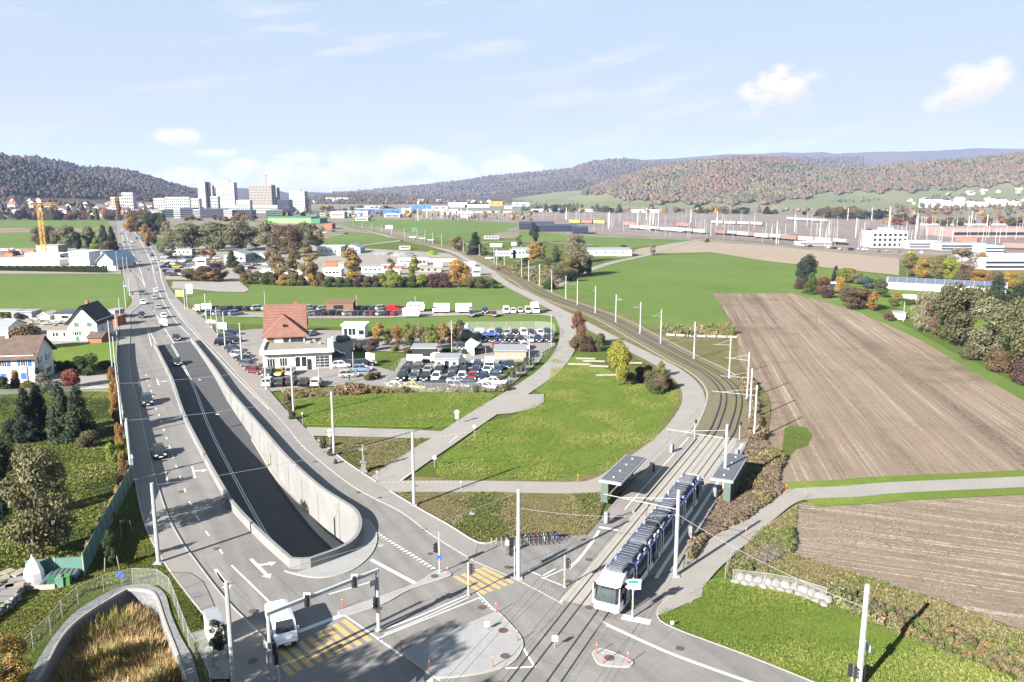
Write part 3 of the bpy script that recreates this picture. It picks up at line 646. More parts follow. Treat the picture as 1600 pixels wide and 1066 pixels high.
for i in range(5):
 p = Vector((750, 936)).lerp(Vector((768, 952)), i / 4); mark(p - Vector((1.2, 1)), p + Vector((1.2, 1)), .12)
 p = Vector((594, 1000)).lerp(Vector((618, 1016)), i / 4); mark(p - Vector((1.6, 1.1)), p + Vector((1.6, 1.1)), .14)
for a, b in [((940, 850), (1080, 992)), ((1005, 838), (1150, 970)), ((1070, 812), (1212, 940)), ((1130, 785), (1272, 910)), ((1182, 750), (1330, 885)), ((1240, 727), (1392, 862)), ((1290, 703), (1452, 835)), ((1345, 678), (1512, 808)), ((975, 968), (1030, 1020))]:
 mark((200 + a[0] / 4, 800 + a[1] / 4), (200 + b[0] / 4, 800 + b[1] / 4), .52, m='paint_yellow', nm='crossing_stripe')
for a, b in [((640, 402), (835, 512)), ((690, 388), (875, 497)), ((735, 374), (925, 480)), ((775, 360), (965, 463)), ((812, 348), (1008, 445))]:
 mark((550 + a[0] / 4, 800 + a[1] / 4), (550 + b[0] / 4, 800 + b[1] / 4), .50, m='paint_yellow', nm='crossing_stripe')
def tri(c, d, w, l, z=ZM):
 d = d.normalized(); n = Vector((d.y, -d.x, 0)); pts = [c - n * w / 2, c + n * w / 2, c + d * l]
 MB().add([(p.x, p.y, z) for p in pts], [(0, 1, 2)]).build('yield_mark', M['paint_white'], kind='structure')
a, b = G(590, 832), G(682, 889); dr = (b - a).normalized(); nr = Vector((-dr.y, dr.x, 0))
for i in range(18): tri(a.lerp(b, (i + .5) / 18), -nr, .42, .6)
for x, y in [(645, 1061), (657, 1061), (671, 1060)]: tri(G(x, y + 6), Vector((.2, 1, 0)), .5, .8)
for i in range(11):
 p = Vector((473, 668)).lerp(Vector((490, 684)), i / 10); mark(p - Vector((.7, .6)), p + Vector((.5, .5)), .3)
 p = Vector((478, 704)).lerp(Vector((458, 682)), i / 10)
 if i % 2: mark(p - Vector((1, 1)), p + Vector((1, 1)), .2, m='paint_yellow')
for i in range(16):
 p = Vector((600, 754)).lerp(Vector((712, 754)), i / 15); mark(p - Vector((1.4, 0)), p + Vector((1.4, 0)), .12, z=.04)
 if i < 9: p = Vector((680, 683)).lerp(Vector((742, 675)), i / 8); mark(p - Vector((1.6, 0)), p + Vector((1.6, 0)), .12, z=.04)
mark((625, 752), (644, 738), .1, z=.04); mark((702, 692), (715, 681), .1, z=.04); mark((524, 669), (575, 670), .12, z=.036)
def arrow(p, q, w=.16, head=.9, branch=None):
 a, b = G(*p), G(*q); d = (b - a).normalized(); n = Vector((d.y, -d.x, 0)); hb = b - d * head; mb = MB()
 mb.add([(v.x, v.y, ZM) for v in (a - n * w, hb - n * w, hb + n * w, a + n * w)][::-1], [(0, 1, 2, 3)])
 mb.add([(v.x, v.y, ZM) for v in (hb - n * w * 3, b, hb + n * w * 3)][::-1], [(0, 1, 2)])
 if branch:
  s, t = branch; c = a.lerp(b, s); e = c + n * t * 1.1 + d * .5
  mb.add([(v.x, v.y, ZM + .002) for v in (c, c + d * .35, e + d * .35, e)], [(0, 1, 2, 3)]); f = e + d * .17
  mb.add([(v.x, v.y, ZM + .002) for v in (f - d * .55, f + n * t * .7, f + d * .55)], [(0, 1, 2)])
 mb.build('lane_arrow', M['paint_white'], kind='structure')
arrow((392, 874), (422, 904), branch=(.3, -1)); arrow((337, 890), (358, 922)); arrow((300, 729), (305, 748), .1, .8, (.35, -1)); arrow((259, 737), (262, 757), .1, .8)
arrow((217, 595), (219, 604), .1, .8, (.4, 1)); arrow((245, 592), (248, 602), .1, .8, (.4, -1))
# manholes, patches and expansion joints
for x, y, r in [(590, 952, .38), (679, 902, .38), (753, 950, .4), (786, 987, .42), (789, 1027, .38), (920, 875, .36), (793, 887, .36), (888, 909, .36), (395, 1035, .4), (282, 769, .34), (920, 950, .36), (952, 1030, .42), (338, 858, .34), (985, 951, .36), (395, 957, .36), (664, 828, .3), (560, 770, .3), (492, 722, .3), (1062, 1014, .35), (672, 866, .3), (594, 778, .25), (507, 706, .22)]:
 p = G(x, y); MB().prism([(p.x + r * math.cos(i * .5236), p.y + r * math.sin(i * .5236)) for i in range(12)], .0, .13 if (x, y) in [(786, 987), (789, 1027), (952, 1030), (679, 902), (395, 1035), (395, 957)] else .058).build('manhole_cover', M['rust'], kind='structure')
sheet('drain_grate', gp((830, 915), (845, 909), (871, 922), (860, 929)), .03, M['gravel'])
sheet('drain_grate', gp((295, 929), (312, 924), (318, 935), (301, 941)), .125, M['gravel'])
M['joint'] = mat('tar_joint', (.07, .065, .065), .9)
for a, b in [((377, 863), (408, 899)), ((390, 863), (470, 935)), ((470, 935), (528, 962)), ((323, 884), (405, 958)), ((337, 880), (392, 938)), ((860, 983), (852, 995)), ((852, 983), (935, 1002)), ((845, 1033), (898, 1048)), ((760, 1066), (930, 905)), ((700, 1066), (880, 900)), ((930, 1066), (1010, 960)), ((1000, 1005), (920, 985)), ((1052, 985), (1022, 1010)), ((893, 942), (905, 947))]:
 mark(a, b, .035, .024, 'joint', 'tar_seam')
# ================================================================== HILLS, WOODS, TREES
leafm = leaf_mat('foliage'); leafi = leaf_mat('wood_foliage', attr=True)
def project(p):
 cp, sp = math.cos(PITCH), math.sin(PITCH); x, y, z = p[..., 0], p[..., 1], p[..., 2] - CAM_H
 dep = y * cp - z * sp; return 800 + FPX * x / dep, 533 - FPX * (y * sp + z * cp) / dep
# --- scattered plants: one point cloud, one plant per point
SC = {}
def scatter_group(variants, key):
 if key in SC: return SC[key]
 col = bpy.data.collections.new(key)
 for v in variants: col.objects.link(v)
 g = bpy.data.node_groups.new(key, 'GeometryNodeTree')
 g.interface.new_socket('Geometry', in_out='INPUT', socket_type='NodeSocketGeometry'); g.interface.new_socket('Geometry', in_out='OUTPUT', socket_type='NodeSocketGeometry')
 N = g.nodes; L = g.links; gi = N.new('NodeGroupInput'); go = N.new('NodeGroupOutput')
 ci = N.new('GeometryNodeCollectionInfo'); ci.inputs['Collection'].default_value = col; ci.inputs['Separate Children'].default_value = True; ci.inputs['Reset Children'].default_value = True
 ip = N.new('GeometryNodeInstanceOnPoints'); ip.inputs['Pick Instance'].default_value = True
 def na(n, t): x = N.new('GeometryNodeInputNamedAttribute'); x.data_type = t; x.inputs[0].default_value = n; return x.outputs[0]
 L.new(gi.outputs[0], ip.inputs['Points']); L.new(ci.outputs[0], ip.inputs['Instance'])
 L.new(na('idx', 'INT'), ip.inputs['Instance Index'])
 cx = N.new('ShaderNodeCombineXYZ'); L.new(na('rot', 'FLOAT'), cx.inputs[2]); L.new(cx.outputs[0], ip.inputs['Rotation'])
 L.new(na('scl', 'FLOAT_VECTOR'), ip.inputs['Scale']); L.new(ip.outputs[0], go.inputs[0]); SC[key] = g; return g
def scatter(name, pts, scl, tint, idx, variants, key, label, cat='plants', kind='stuff', parent=None):
 n = len(pts); me = bpy.data.meshes.new(name); me.vertices.add(n); me.vertices.foreach_set('co', np.asarray(pts, np.float32).ravel())
 a = me.attributes.new('scl', 'FLOAT_VECTOR', 'POINT'); a.data.foreach_set('vector', np.asarray(scl, np.float32).ravel())
 a = me.attributes.new('tint', 'FLOAT_COLOR', 'POINT'); t = np.ones((n, 4), np.float32); t[:, :3] = np.asarray(tint) * .58; a.data.foreach_set('color', t.ravel())
 a = me.attributes.new('idx', 'INT', 'POINT'); a.data.foreach_set('value', np.asarray(idx, np.int32))
 a = me.attributes.new('rot', 'FLOAT', 'POINT'); a.data.foreach_set('value', rng.random(n).astype(np.float32) * 6.28)
 o = put(name, me, parent, label=label, kind=kind);
 md = o.modifiers.new('scatter', 'NODES'); md.node_group = scatter_group(variants, key); return o
def free(name, me): return bpy.data.objects.new(name, me)
def ico(sub):
 bm = bmesh.new(); bmesh.ops.create_icosphere(bm, subdivisions=sub, radius=1)
 v = np.array([x.co[:] for x in bm.verts]); f = np.array([[y.index for y in x.verts] for x in bm.faces]); bm.free(); return v, f
IC2 = ico(3); IC1 = ico(2)
def mesh_np(name, v, f, m, fn=None):
 me = bpy.data.meshes.new(name); nf = len(f); k = f.shape[1]
 me.vertices.add(len(v)); me.vertices.foreach_set('co', v.astype(np.float32).ravel())
 me.loops.add(nf * k); me.loops.foreach_set('vertex_index', f.astype(np.int32).ravel())
 me.polygons.add(nf); me.polygons.foreach_set('loop_start', np.arange(nf, dtype=np.int32) * k)
 me.update(calc_edges=True)
 me.materials.append(m); return me
def lump(seed, amp=.3, squash=1.0, base=IC1):
 v, f = base; r = np.random.default_rng(seed); d = np.ones(len(v))
 for _ in range(14):
  c = r.normal(size=3); c /= np.linalg.norm(c); d += amp * .45 * np.exp(-((v - c) ** 2).sum(1) / .12) - amp * .1
 d += r.uniform(-amp * .35, amp * .35, len(v)); w = v * d[:, None]; w[:, 2] *= squash; return w, f
def conif(seed, h=2.1, r0=.75, tiers=5, n=9):
 r = np.random.default_rng(seed); vs = []; fs = []
 for t in range(tiers):
  z0 = h * (.06 + .8 * t / tiers); z1 = min(h, z0 + h * .38); rr = r0 * (1 - .85 * t / tiers); o = len(vs)
  vs += [(0, 0, z1)] + [(rr * (1 + r.uniform(-.25, .2)) * math.cos(6.283 * i / n), rr * (1 + r.uniform(-.25, .2)) * math.sin(6.283 * i / n), z0 + r.uniform(-.1, .1)) for i in range(n)]
  fs += [(o, o + 1 + i, o + 1 + (i + 1) % n) for i in range(n)]
 return np.array(vs), np.array(fs)
WOODV = []
for s in range(4): v, f = lump(s, .42, 1.15, IC2 if s < 2 else IC1); v[:, 2] += .9; WOODV.append(free('wood_crown', mesh_np('wood_crown', v, f, leafi)))
for s in range(2): v, f = conif(40 + s); WOODV.append(free('wood_conifer', mesh_np('wood_conifer', v, f, leafi)))
for i, o in enumerate(WOODV): o.name = 'v%02d_' % i + o.name
AUT = np.array([(.120, .072, .052), (.100, .080, .055), (.145, .092, .056), (.085, .082, .045), (.115, .095, .065), (.155, .120, .060), (.070, .075, .040)])
def hillside(name, ridge, prof, mat_, n_t=22, step=60, amp=12, seed=0, back=1.5):
 """ridge: (px x, px y, distance); prof: (t, fraction of the distance, height as pixel row or fraction of ridge height)"""
 xs = np.array([r[0] for r in ridge], float); ys = np.array([r[1] for r in ridge], float); ds = np.array([r[2] for r in ridge], float)
 n = max(8, int((xs[-1] - xs[0]) * ds.mean() / FPX / step)); X = np.linspace(xs[0], xs[-1], n)
 Y = np.interp(X, xs, ys); Dd = np.interp(X, xs, ds); grid = np.zeros((n_t + 4, n, 3))
 for j in range(n):
  top = D(X[j], Y[j], Dd[j])
  for k in range(n_t + 1):
   t = k / n_t; fr = np.interp(t, [p[0] for p in prof], [p[1] for p in prof]); fz = np.interp(t, [p[0] for p in prof], [p[2] for p in prof])
   nz = noise.fractal(Vector((top.x * fr / 420 + seed * 7.7, Dd[j] * fr / 420, seed)), 1, 2, 4)
   z = top.z * fz + amp * nz * min(1, 3 * t) * (1 - .75 * t ** 4)
   grid[k, j] = (top.x * (fr if True else 1), Dd[j] * fr, z - (2.0 if k == 0 else 0))
  for q, (b, fz) in enumerate(((1.12, .85), (1.3, .45), (back, -.02))): grid[n_t + 1 + q, j] = (top.x * b, Dd[j] * b, top.z * fz - 2)
 rows = n_t + 4; v = grid.reshape(-1, 3); idx = np.arange(rows * n).reshape(rows, n)
 f = np.stack([idx[:-1, :-1], idx[:-1, 1:], idx[1:, 1:], idx[1:, :-1]], -1).reshape(-1, 4)
 me = mesh_np(name, v, f, mat_); me.polygons.foreach_set('use_smooth', [True] * len(me.polygons)); put(name, me, kind='structure'); return grid[:n_t + 1]
def sample_grid(gr, n, t0=0, t1=1):
 a = t0 * (gr.shape[0] - 1) + rng.random(n) * (t1 - t0) * (gr.shape[0] - 1) * .999; b = rng.random(n) * (gr.shape[1] - 1) * .999
 i = a.astype(int); j = b.astype(int); i = np.minimum(i, gr.shape[0] - 2); fa = (a - i)[:, None]; fb = (b - j)[:, None]
 return gr[i, j] * (1 - fa) * (1 - fb) + gr[i + 1, j] * fa * (1 - fb) + gr[i, j + 1] * (1 - fa) * fb + gr[i + 1, j + 1] * fa * fb
def wood(gr, n, size, keep=None, conifer=.25, t0=0.0, t1=1.0, label='', bright=1.0, vy=(.8, 1.25)):
 p = sample_grid(gr, n, t0, t1)
 if keep is not None: px, py = project(p); p = p[keep(px, py)]
 n = len(p); patch = np.array([noise.noise(Vector((q[0] / 130, q[1] / 200, 3))) for q in p]); patch2 = np.array([noise.noise(Vector((q[0] / 220, q[1] / 300, 9))) for q in p])
 con = rng.random(n) < conifer + patch * .6
 c = np.clip((patch2 * 4 + 3 + rng.normal(size=n) * .9), 0, 6.49).astype(int); tint = AUT[c] * (rng.uniform(.9, 1.12, (n, 1))) * bright
 tint[con] = np.array((.050, .060, .038)) * rng.uniform(.8, 1.3, (con.sum(), 1)) * bright
 s = rng.uniform(vy[0], vy[1], n) * size; scl = np.stack([s, s, s * rng.uniform(.7, 1.0, n)], 1)
 idx = np.where(con, rng.integers(4, 6, n), rng.integers(0, 4, n)); p[:, 2] -= size * .3
 return scatter('wood', p, scl, tint, idx, WOODV, 'woodland', label)
forest_floor = ground_mat('forest_floor', [(.05, .04, .025), (.08, .065, .035), (.11, .085, .05), (.07, .07, .03)], (.004, .02, .1), bump=.3)
far_wood = ground_mat('far_woodland', [(.05, .05, .03), (.085, .065, .045), (.12, .085, .055), (.06, .065, .035), (.10, .075, .045)], (.0015, .008, .03), bump=1.0, bdist=8, fine_amp=.4)
# left wooded hill rising behind the town
gL1 = hillside('wooded_hill', [(-700, 190, 1900), (-300, 212, 1850), (0, 241, 1850), (50, 256, 1900), (100, 270, 1950), (150, 280, 2000), (200, 291, 2100), (240, 300, 2150), (300, 314, 2200), (330, 322, 2200)],
 [(0, .58, 0), (.2, .68, .06), (.4, .78, .17), (.6, .85, .42), (.8, .92, .75), (1, 1, 1)], forest_floor, seed=1)
gL2 = hillside('wooded_hill', [(-300, 240, 2700), (40, 247, 2700), (75, 250, 2700), (100, 254, 2750), (128, 262, 2800), (165, 263, 2850), (200, 269, 2900), (230, 276, 2900), (262, 287, 2950), (290, 294, 3000), (320, 302, 3000), (350, 310, 3000)],
 [(0, .75, 0), (.3, .82, .2), (.7, .93, .7), (1, 1, 1)], forest_floor, seed=2)
gL3 = hillside('distant_hill', [(150, 290, 5200), (300, 293, 5200), (390, 294, 5200), (435, 298, 5200), (452, 304, 5200), (480, 300, 5600), (560, 302, 5600), (700, 300, 5600)],
 [(0, .8, 0), (.5, .92, .5), (1, 1, 1)], far_wood, seed=3, step=90)
gC1 = hillside('wooded_hill', [(440, 320, 2900), (480, 313, 2900), (500, 308, 2900), (545, 304, 2900), (600, 305, 2900), (640, 308, 2900), (700, 310, 2900), (760, 313, 2900), (860, 316, 2900), (930, 318, 2900)],
 [(0, .86, 0), (.5, .93, .55), (1, 1, 1)], forest_floor, seed=4, amp=6)
gC2 = hillside('distant_hill', [(520, 303, 5600), (560, 301, 5600), (640, 294, 5600), (700, 286, 5600), (760, 278, 5500), (820, 272, 5400), (890, 266, 5300), (915, 257, 5200), (935, 252, 5200), (975, 250, 5200), (1010, 252, 5200), (1040, 254, 5200), (1070, 253, 5200), (1130, 250, 5200), (1240, 246, 5400), (1350, 246, 5400)],
 [(0, .66, 0), (.25, .76, .12), (.6, .88, .55), (.85, .96, .88), (1, 1, 1)], far_wood, seed=5, step=60, amp=25)
gC3 = hillside('distant_hill', [(900, 262, 7600), (1000, 252, 7600), (1100, 245, 7600), (1135, 241, 7600), (1240, 238, 7600), (1290, 238, 7600), (1300, 240, 7600), (1400, 237, 7600), (1500, 234, 7600), (1600, 232, 7600), (1800, 226, 7600), (2100, 222, 7600)],
 [(0, .7, 0), (.5, .88, .4), (.85, .97, .8), (1, 1, 1)], far_wood, seed=6, step=60, amp=55)
gR0 = hillside('wooded_hill', [(740, 312, 4000), (780, 300, 4000), (800, 295, 4000), (850, 284, 4000), (900, 282, 4000), (930, 285, 4000), (980, 292, 4000), (1050, 300, 4000)],
 [(0, .72, 0), (.35, .82, .25), (.7, .92, .7), (1, 1, 1)], far_wood, seed=7)
gV = hillside('vineyard_slope', [(790, 312, 3000), (830, 306, 3000), (880, 299, 3000), (930, 297, 3000), (1000, 300, 2900), (1100, 304, 2800), (1200, 306, 2700)],
 [(0, .78, 0), (.5, .9, .45), (1, 1, 1)], GR['vine'], seed=8, amp=3)
gR1 = hillside('wooded_hill', [(880, 312, 3100), (905, 302, 3100), (925, 294, 3100), (960, 281, 3050), (1000, 269, 3000), (1050, 259, 3000), (1100, 252, 2950), (1160, 248, 2900), (1200, 249, 2900), (1240, 253, 2900), (1285, 265, 2900), (1330, 265, 2900), (1400, 259, 2900), (1450, 255, 2900), (1500, 253, 2850), (1560, 246, 2800), (1600, 241, 2800), (1700, 233, 2800), (2000, 215, 2800)],
 [(0, .66, 0), (.2, .72, .09), (.4, .79, .22), (.6, .86, .45), (.8, .93, .75), (.92, .975, .95), (1, 1, 1)], GR['vine'], seed=9, amp=14, n_t=30)
def edge_R1(x, y):
 b = np.interp(x, [880, 925, 1000, 1100, 1200, 1240, 1290, 1340, 1420, 1480, 1560, 1600, 2000], [300, 303, 316, 319, 318, 312, 303, 301, 299, 297, 291, 288, 285])
 return y < b + 2.5 * np.sin(x / 9.0) + 1.5 * np.sin(x / 3.7)
wood(gR1, 24000, 8.6, edge_R1, .03, label='autumn mixed woodland covering the long hill right of the valley', bright=1.3)
wood(gR1, 1500, 4.5, lambda x, y: (y > 300) & (y < 322) & (x > 1230) & (np.sin(x / 23.0) + np.sin(y / 2.2 + x / 60) > .9), .1, .02, .5, label='hedges and copses between the hillside vineyards', bright=1.1)
wood(gL1, 10500, 7.2, lambda x, y: y < np.interp(x, [-400, 0, 100, 200, 260, 330], [305, 307, 309, 312, 318, 322]), .12, label='mixed woodland on the near left hill above the town', bright=.62)  # tints darkened: the hill's shaded side is put into the leaf colour
wood(gL1, 1500, 4.6, None, .1, .04, .42, label='garden trees on the lower left slope', bright=.9)
wood(gL2, 8000, 8, None, .1, label='woodland on the second left ridge', bright=.7)
wood(gC1, 3500, 6, None, .2, label='low brown wood behind the factories')
wood(gC2, 12000, 11, None, .12, .3, 1, label='woodland on the long distant ridge')
wood(gR0, 4500, 8, lambda x, y: y < 303, .3, label='small wooded hill in front of the long ridge')
# --- single trees: limbs and trunk, crown of many leaf clumps
def leaves(lobes, n, size, seed, flat=.0, core=.72, droop=0.0):
 """lobes: (x,y,z,rx,ry,rz). small bent leaf clumps over and inside every lobe, plus a rough dark core"""
 r = np.random.default_rng(seed); L = np.array(lobes, float); vol = (L[:, 3] * L[:, 4] + L[:, 3] * L[:, 5]); pick = r.choice(len(L), n, p=vol / vol.sum())
 d = r.normal(size=(n, 3)); d /= np.linalg.norm(d, axis=1)[:, None]; rad = 1 - .42 * r.random(n) ** 1.6 + .10 * r.random(n)
 c = L[pick, :3] + d * L[pick, 3:6] * rad[:, None]; c[:, 2] -= droop * r.random(n) * (1 - d[:, 2])
 nrm = d * .8 + r.normal(size=(n, 3)) * .55; nrm[:, 2] += .15; nrm /= np.linalg.norm(nrm, axis=1)[:, None]
 t = np.cross(nrm, r.normal(size=(n, 3))); t /= np.linalg.norm(t, axis=1)[:, None] + 1e-9; b = np.cross(nrm, t); s = size * r.uniform(.55, 1.4, (n, 1))
 q = np.stack([c - t * s, c - b * s * .6 + nrm * s * .15, c + t * s, c + b * s * .6 + nrm * s * .15], 1).reshape(-1, 3)
 f = np.arange(4 * n).reshape(n, 4); f3 = np.concatenate([f[:, [0, 1, 2]], f[:, [0, 2, 3]]])
 vs = [q]; fs = [f3]; o = len(q)
 for i, l in enumerate(lobes):
  v, ff = lump(seed * 31 + i, .35, 1.0, IC1); vs.append(v * np.array(l[3:6]) * core + np.array(l[:3])); fs.append(ff + o); o += len(v)
 return np.concatenate(vs), np.concatenate(fs)
def make_lobes(seed, n, spread, zc, zr, r0, shape='round'):
 r = random.Random(seed); out = []
 for i in range(n):
  a = r.uniform(0, 6.283); z = r.uniform(-1, 1)
  w = math.sqrt(max(0, 1 - z * z)) if shape == 'round' else max(.12, (1 - z) / 2)
  rad = spread * w * math.sqrt(r.uniform(.15, 1)); q = r0 * r.uniform(.7, 1.25)
  out.append((rad * math.cos(a), rad * math.sin(a), zc + zr * z, q, q, q * r.uniform(.7, 1.0)))
 return out
def trunk_mesh(seed, h, r, limbs=5, fork=.35):
 rr = random.Random(seed); mb = MB(); p = Vector((0, 0, -.3)); top = Vector((rr.uniform(-.3, .3), rr.uniform(-.3, .3), h * .8))
 m1 = Vector((rr.uniform(-.15, .15), rr.uniform(-.15, .15), h * fork)); mb.tube(p, m1, r, r * .75, 7); mb.tube(m1, top, r * .75, r * .2, 6)
 for i in range(limbs):
  a = rr.uniform(0, 6.28); s = m1.lerp(top, rr.uniform(0, .7)); l = h * rr.uniform(.2, .35)
  mb.tube(s, s + Vector((math.cos(a) * l, math.sin(a) * l, l * rr.uniform(.5, 1.1))), r * .4, r * .1, 5)
 return mb.mesh('trunk', M['bark'])
TT = {}
def template(key, lobes, n, size, h=10, tr=.25, seed=1, core=.72, droop=0):
 v, f = leaves(lobes, n, size, seed, core=core, droop=droop)
 TT[key] = (mesh_np('crown', v, f, leafm), trunk_mesh(seed, h, tr)); return TT[key]
# every template is 10 m tall, about 8 m wide
for i in range(4): template('broad%d' % i, make_lobes(i + 3, 18, 2.7, 5.3, 3.3, 1.55), 8500, .19, seed=10 + i)
for i in range(2): template('loose%d' % i, make_lobes(i + 23, 24, 3.1, 5.1, 3.9, 1.15), 8000, .165, seed=20 + i, core=.5, tr=.2)
for i in range(2): template('birch%d' % i, make_lobes(i + 43, 20, 2.0, 5.8, 3.6, .95), 4500, .18, seed=30 + i, core=.35, tr=.12)
def con_lobes(seed, w=2.0):
 r = random.Random(seed); o = []
 for k in range(44):
  z = .6 + 9.0 * k / 44; rad = w * (1 - (z / 10.2)) ** .85; a = r.uniform(0, 6.28); q = .34 + .55 * (1 - z / 10)
  o.append((rad * .75 * math.cos(a), rad * .75 * math.sin(a), z, q * 1.25, q * 1.25, q * .8))
 return o
for i in range(2): template('conifer%d' % i, con_lobes(i, 2.3), 9000, .15, seed=50 + i, droop=.35, core=.8)
template('column0', [(0.15 * math.sin(k), .15 * math.cos(k * 2), 1 + k * .9, .8, .8, 1.0) for k in range(10)], 2600, .2, seed=60)
for i in range(3): template('bush%d' % i, make_lobes(i + 73, 12, 3.2, 4.2, 3.0, 2.1), 4200, .34, seed=70 + i, core=.75)
TINT = dict(olive=(.10, .10, .048), green=(.06, .09, .028), dark=(.028, .042, .026), pine=(.05, .07, .04), yellow=(.30, .235, .035), gold=(.32, .20, .06), orange=(.28, .15, .05), rust=(.16, .075, .042),
 brown=(.13, .09, .055), beige=(.22, .185, .125), grey=(.15, .145, .115), lime=(.18, .20, .04), willow=(.155, .15, .085), red=(.25, .08, .055), purple=(.085, .05, .05), yolive=(.165, .145, .06), blue=(.07, .10, .09))
tree_n = [0]
def tree(x, yb, yt, wpx, key, tint, label, cat='tree', group=None, name='tree', z=-.1, dist=None):
 k = {'broad': 4, 'loose': 2, 'birch': 2, 'conifer': 2, 'column': 1, 'bush': 3}[key]; tree_n[0] += 1; i = tree_n[0]
 cm, tm = TT[key + str(i % k)]
 base = G(x, yb) if dist is None else dist
 h = top_z(base, yt) if dist is None else wpx; w = wpx * math.hypot(base.y, CAM_H) / FPX if dist is None else wpx * .8
 nat = {'conifer': 4.7, 'column': 2.1, 'birch': 5.9, 'bush': 9.5}.get(key, 8.0); nh = {'bush': 8.6}.get(key, 9.9); r = random.Random(i)
 t = thing(name, label, cat, (base.x, base.y, (base.z if dist is not None else z)), r.uniform(0, 6.28), group)
 t.scale = (w / nat, w / nat, h / nh); c = TINT[tint] if isinstance(tint, str) else tint; f = r.uniform(.88, 1.15)
 put('crown', cm, t, color=[q * f * r.uniform(.95, 1.05) for q in c])
 if key != 'bush': put('trunk', tm, t)
 else: put('stem', tm, t)
 return t
T = tree
# --- the air of the valley
hz = bpy.data.materials.new('valley_haze'); hz.use_nodes = True; hn = hz.node_tree; hn.nodes.clear()
ho = hn.nodes.new('ShaderNodeOutputMaterial'); hv = hn.nodes.new('ShaderNodeVolumePrincipled')
hv.inputs['Color'].default_value = (.34, .45, .80, 1); hv.inputs['Density'].default_value = 5.2e-5; hv.inputs['Anisotropy'].default_value = 0.0
hn.links.new(hv.outputs[0], ho.inputs['Volume'])
MB().box((0, 7450, 349), (29600, 17000, 702)).build('haze', hz, kind='stuff', label='pale blue autumn haze filling the valley air')
# ================================================================== BUILDINGS
def frame(a, b):
 d = Vector((b.x - a.x, b.y - a.y)); return d.length, math.atan2(d.y, d.x)
def gable(mb, w, d, z0, z1, ov=.4, axis='x', mi=0, th=.18):
 """two roof slabs with real thickness; ridge along axis"""
 if axis == 'x':
  prs = [((-ov, -ov), (w + ov, -ov), (w + ov, d / 2), (-ov, d / 2), 0), ((-ov, d / 2), (w + ov, d / 2), (w + ov, d + ov), (-ov, d + ov), 1)]
  zz = lambda x, y: z0 + (z1 - z0) * (1 - abs(y - d / 2) / (d / 2))
 else:
  prs = [((-ov, -ov), (w / 2, -ov), (w / 2, d + ov), (-ov, d + ov), 0), ((w / 2, -ov), (w + ov, -ov), (w + ov, d + ov), (w / 2, d + ov), 1)]
  zz = lambda x, y: z0 + (z1 - z0) * (1 - abs(x - w / 2) / (w / 2))
 for p in prs:
  q = p[:4]; lo = [(x, y, zz(x, y)) for x, y in q]; hi = [(x, y, zz(x, y) + th) for x, y in q]
  mb.add(lo + hi, [(3, 2, 1, 0), (4, 5, 6, 7), (0, 1, 5, 4), (1, 2, 6, 5), (2, 3, 7, 6), (3, 0, 4, 7)], mi)
 return mb
def gable_body(mb, w, d, z0, z1, axis='x', mi=0):
 mb.box((w / 2, d / 2, z0 / 2), (w, d, z0), mi=mi)
 if axis == 'x':
  for x in (0, w): mb.add([(x, 0, z0), (x, d, z0), (x, d / 2, z1)], [(0, 1, 2)], mi)
 else:
  for y in (0, d): mb.add([(0, y, z0), (w, y, z0), (w / 2, y, z1)], [(0, 1, 2)], mi)
 return mb
def window(parent, face, x, z, w, h, W=0, Dp=0, frame_m=None, shutter=None, glass=None, bars=1, closed=False):
 """a framed pane standing on a facade; x runs along the facade"""
 mb = MB(); f = .07
 mb.box((0, -.03, 0), (w, .07, h), mi=1)
 for s in (-1, 1): mb.box((s * (w / 2), -.05, 0), (f, .12, h + f)); mb.box((0, -.05, s * (h / 2)), (w + f, .12, f))
 for b in range(bars): mb.box((-w / 2 + w * (b + 1) / (bars + 1), -.06, 0), (.05, .06, h))
 loc = {'f': (x, 0, z), 'r': (W, x, z), 'l': (0, Dp - x, z), 'b': (W - x, Dp, z)}[face]; rz = {'f': 0, 'r': math.pi / 2, 'l': -math.pi / 2, 'b': math.pi}[face]
 o = mb.build('window', [frame_m or M['white'], glass or M['glass']], parent, loc=loc, rz=rz)
 if shutter:
  for s in (-1, 1):
   sm = MB().box((s * (w * (.25 if closed else .78)), -.10 if closed else -.05, 0), (w * .5, .05, h))
   for k in range(5): sm.box((s * (w * (.25 if closed else .78)), -.14 if closed else -.09, -h * .4 + k * h * .2), (w * .42, .03, h * .07))
   sm.build('shutter', shutter, o)
 return o
def door(parent, x, w, h, m, z=0, face='f', W=0, Dp=0, name='door'):
 mb = MB().box((0, -.04, h / 2), (w, .09, h)); mb.box((w * .35, -.1, h * .45), (.12, .05, .04), mi=1)
 loc = {'f': (x, 0, z), 'r': (W, x, z), 'l': (0, Dp - x, z)}[face]; rz = {'f': 0, 'r': math.pi / 2, 'l': -math.pi / 2}[face]
 return mb.build(name, [m, M['galv']], parent, loc=loc, rz=rz)
paint = lambda n, c, r=.6: mat(n, c, r, vary=.06, scale=.5)
M['greenshut'] = paint('green_shutter', (.06, .17, .115)); M['blueshut'] = paint('blue_shutter', (.04, .14, .48)); M['brick'] = mat('red_brick', (.34, .12, .07), .9, vary=.2, scale=2, fine=.2)
M['gravelroof'] = mat('gravel_flat_roof', (.24, .215, .18), .95, vary=.15, scale=.5, fine=.2); M['metalroof'] = mat('grey_metal_roof', (.33, .34, .36), .5, .3, vary=.1)
M['creamwall'] = mat('cream_render', (.44, .41, .35), .9, vary=.06); M['greywall'] = mat('grey_cladding', (.28, .29, .30), .8, vary=.08); M['bluewall'] = mat('pale_blue_cladding', (.33, .43, .55), .6, vary=.06)
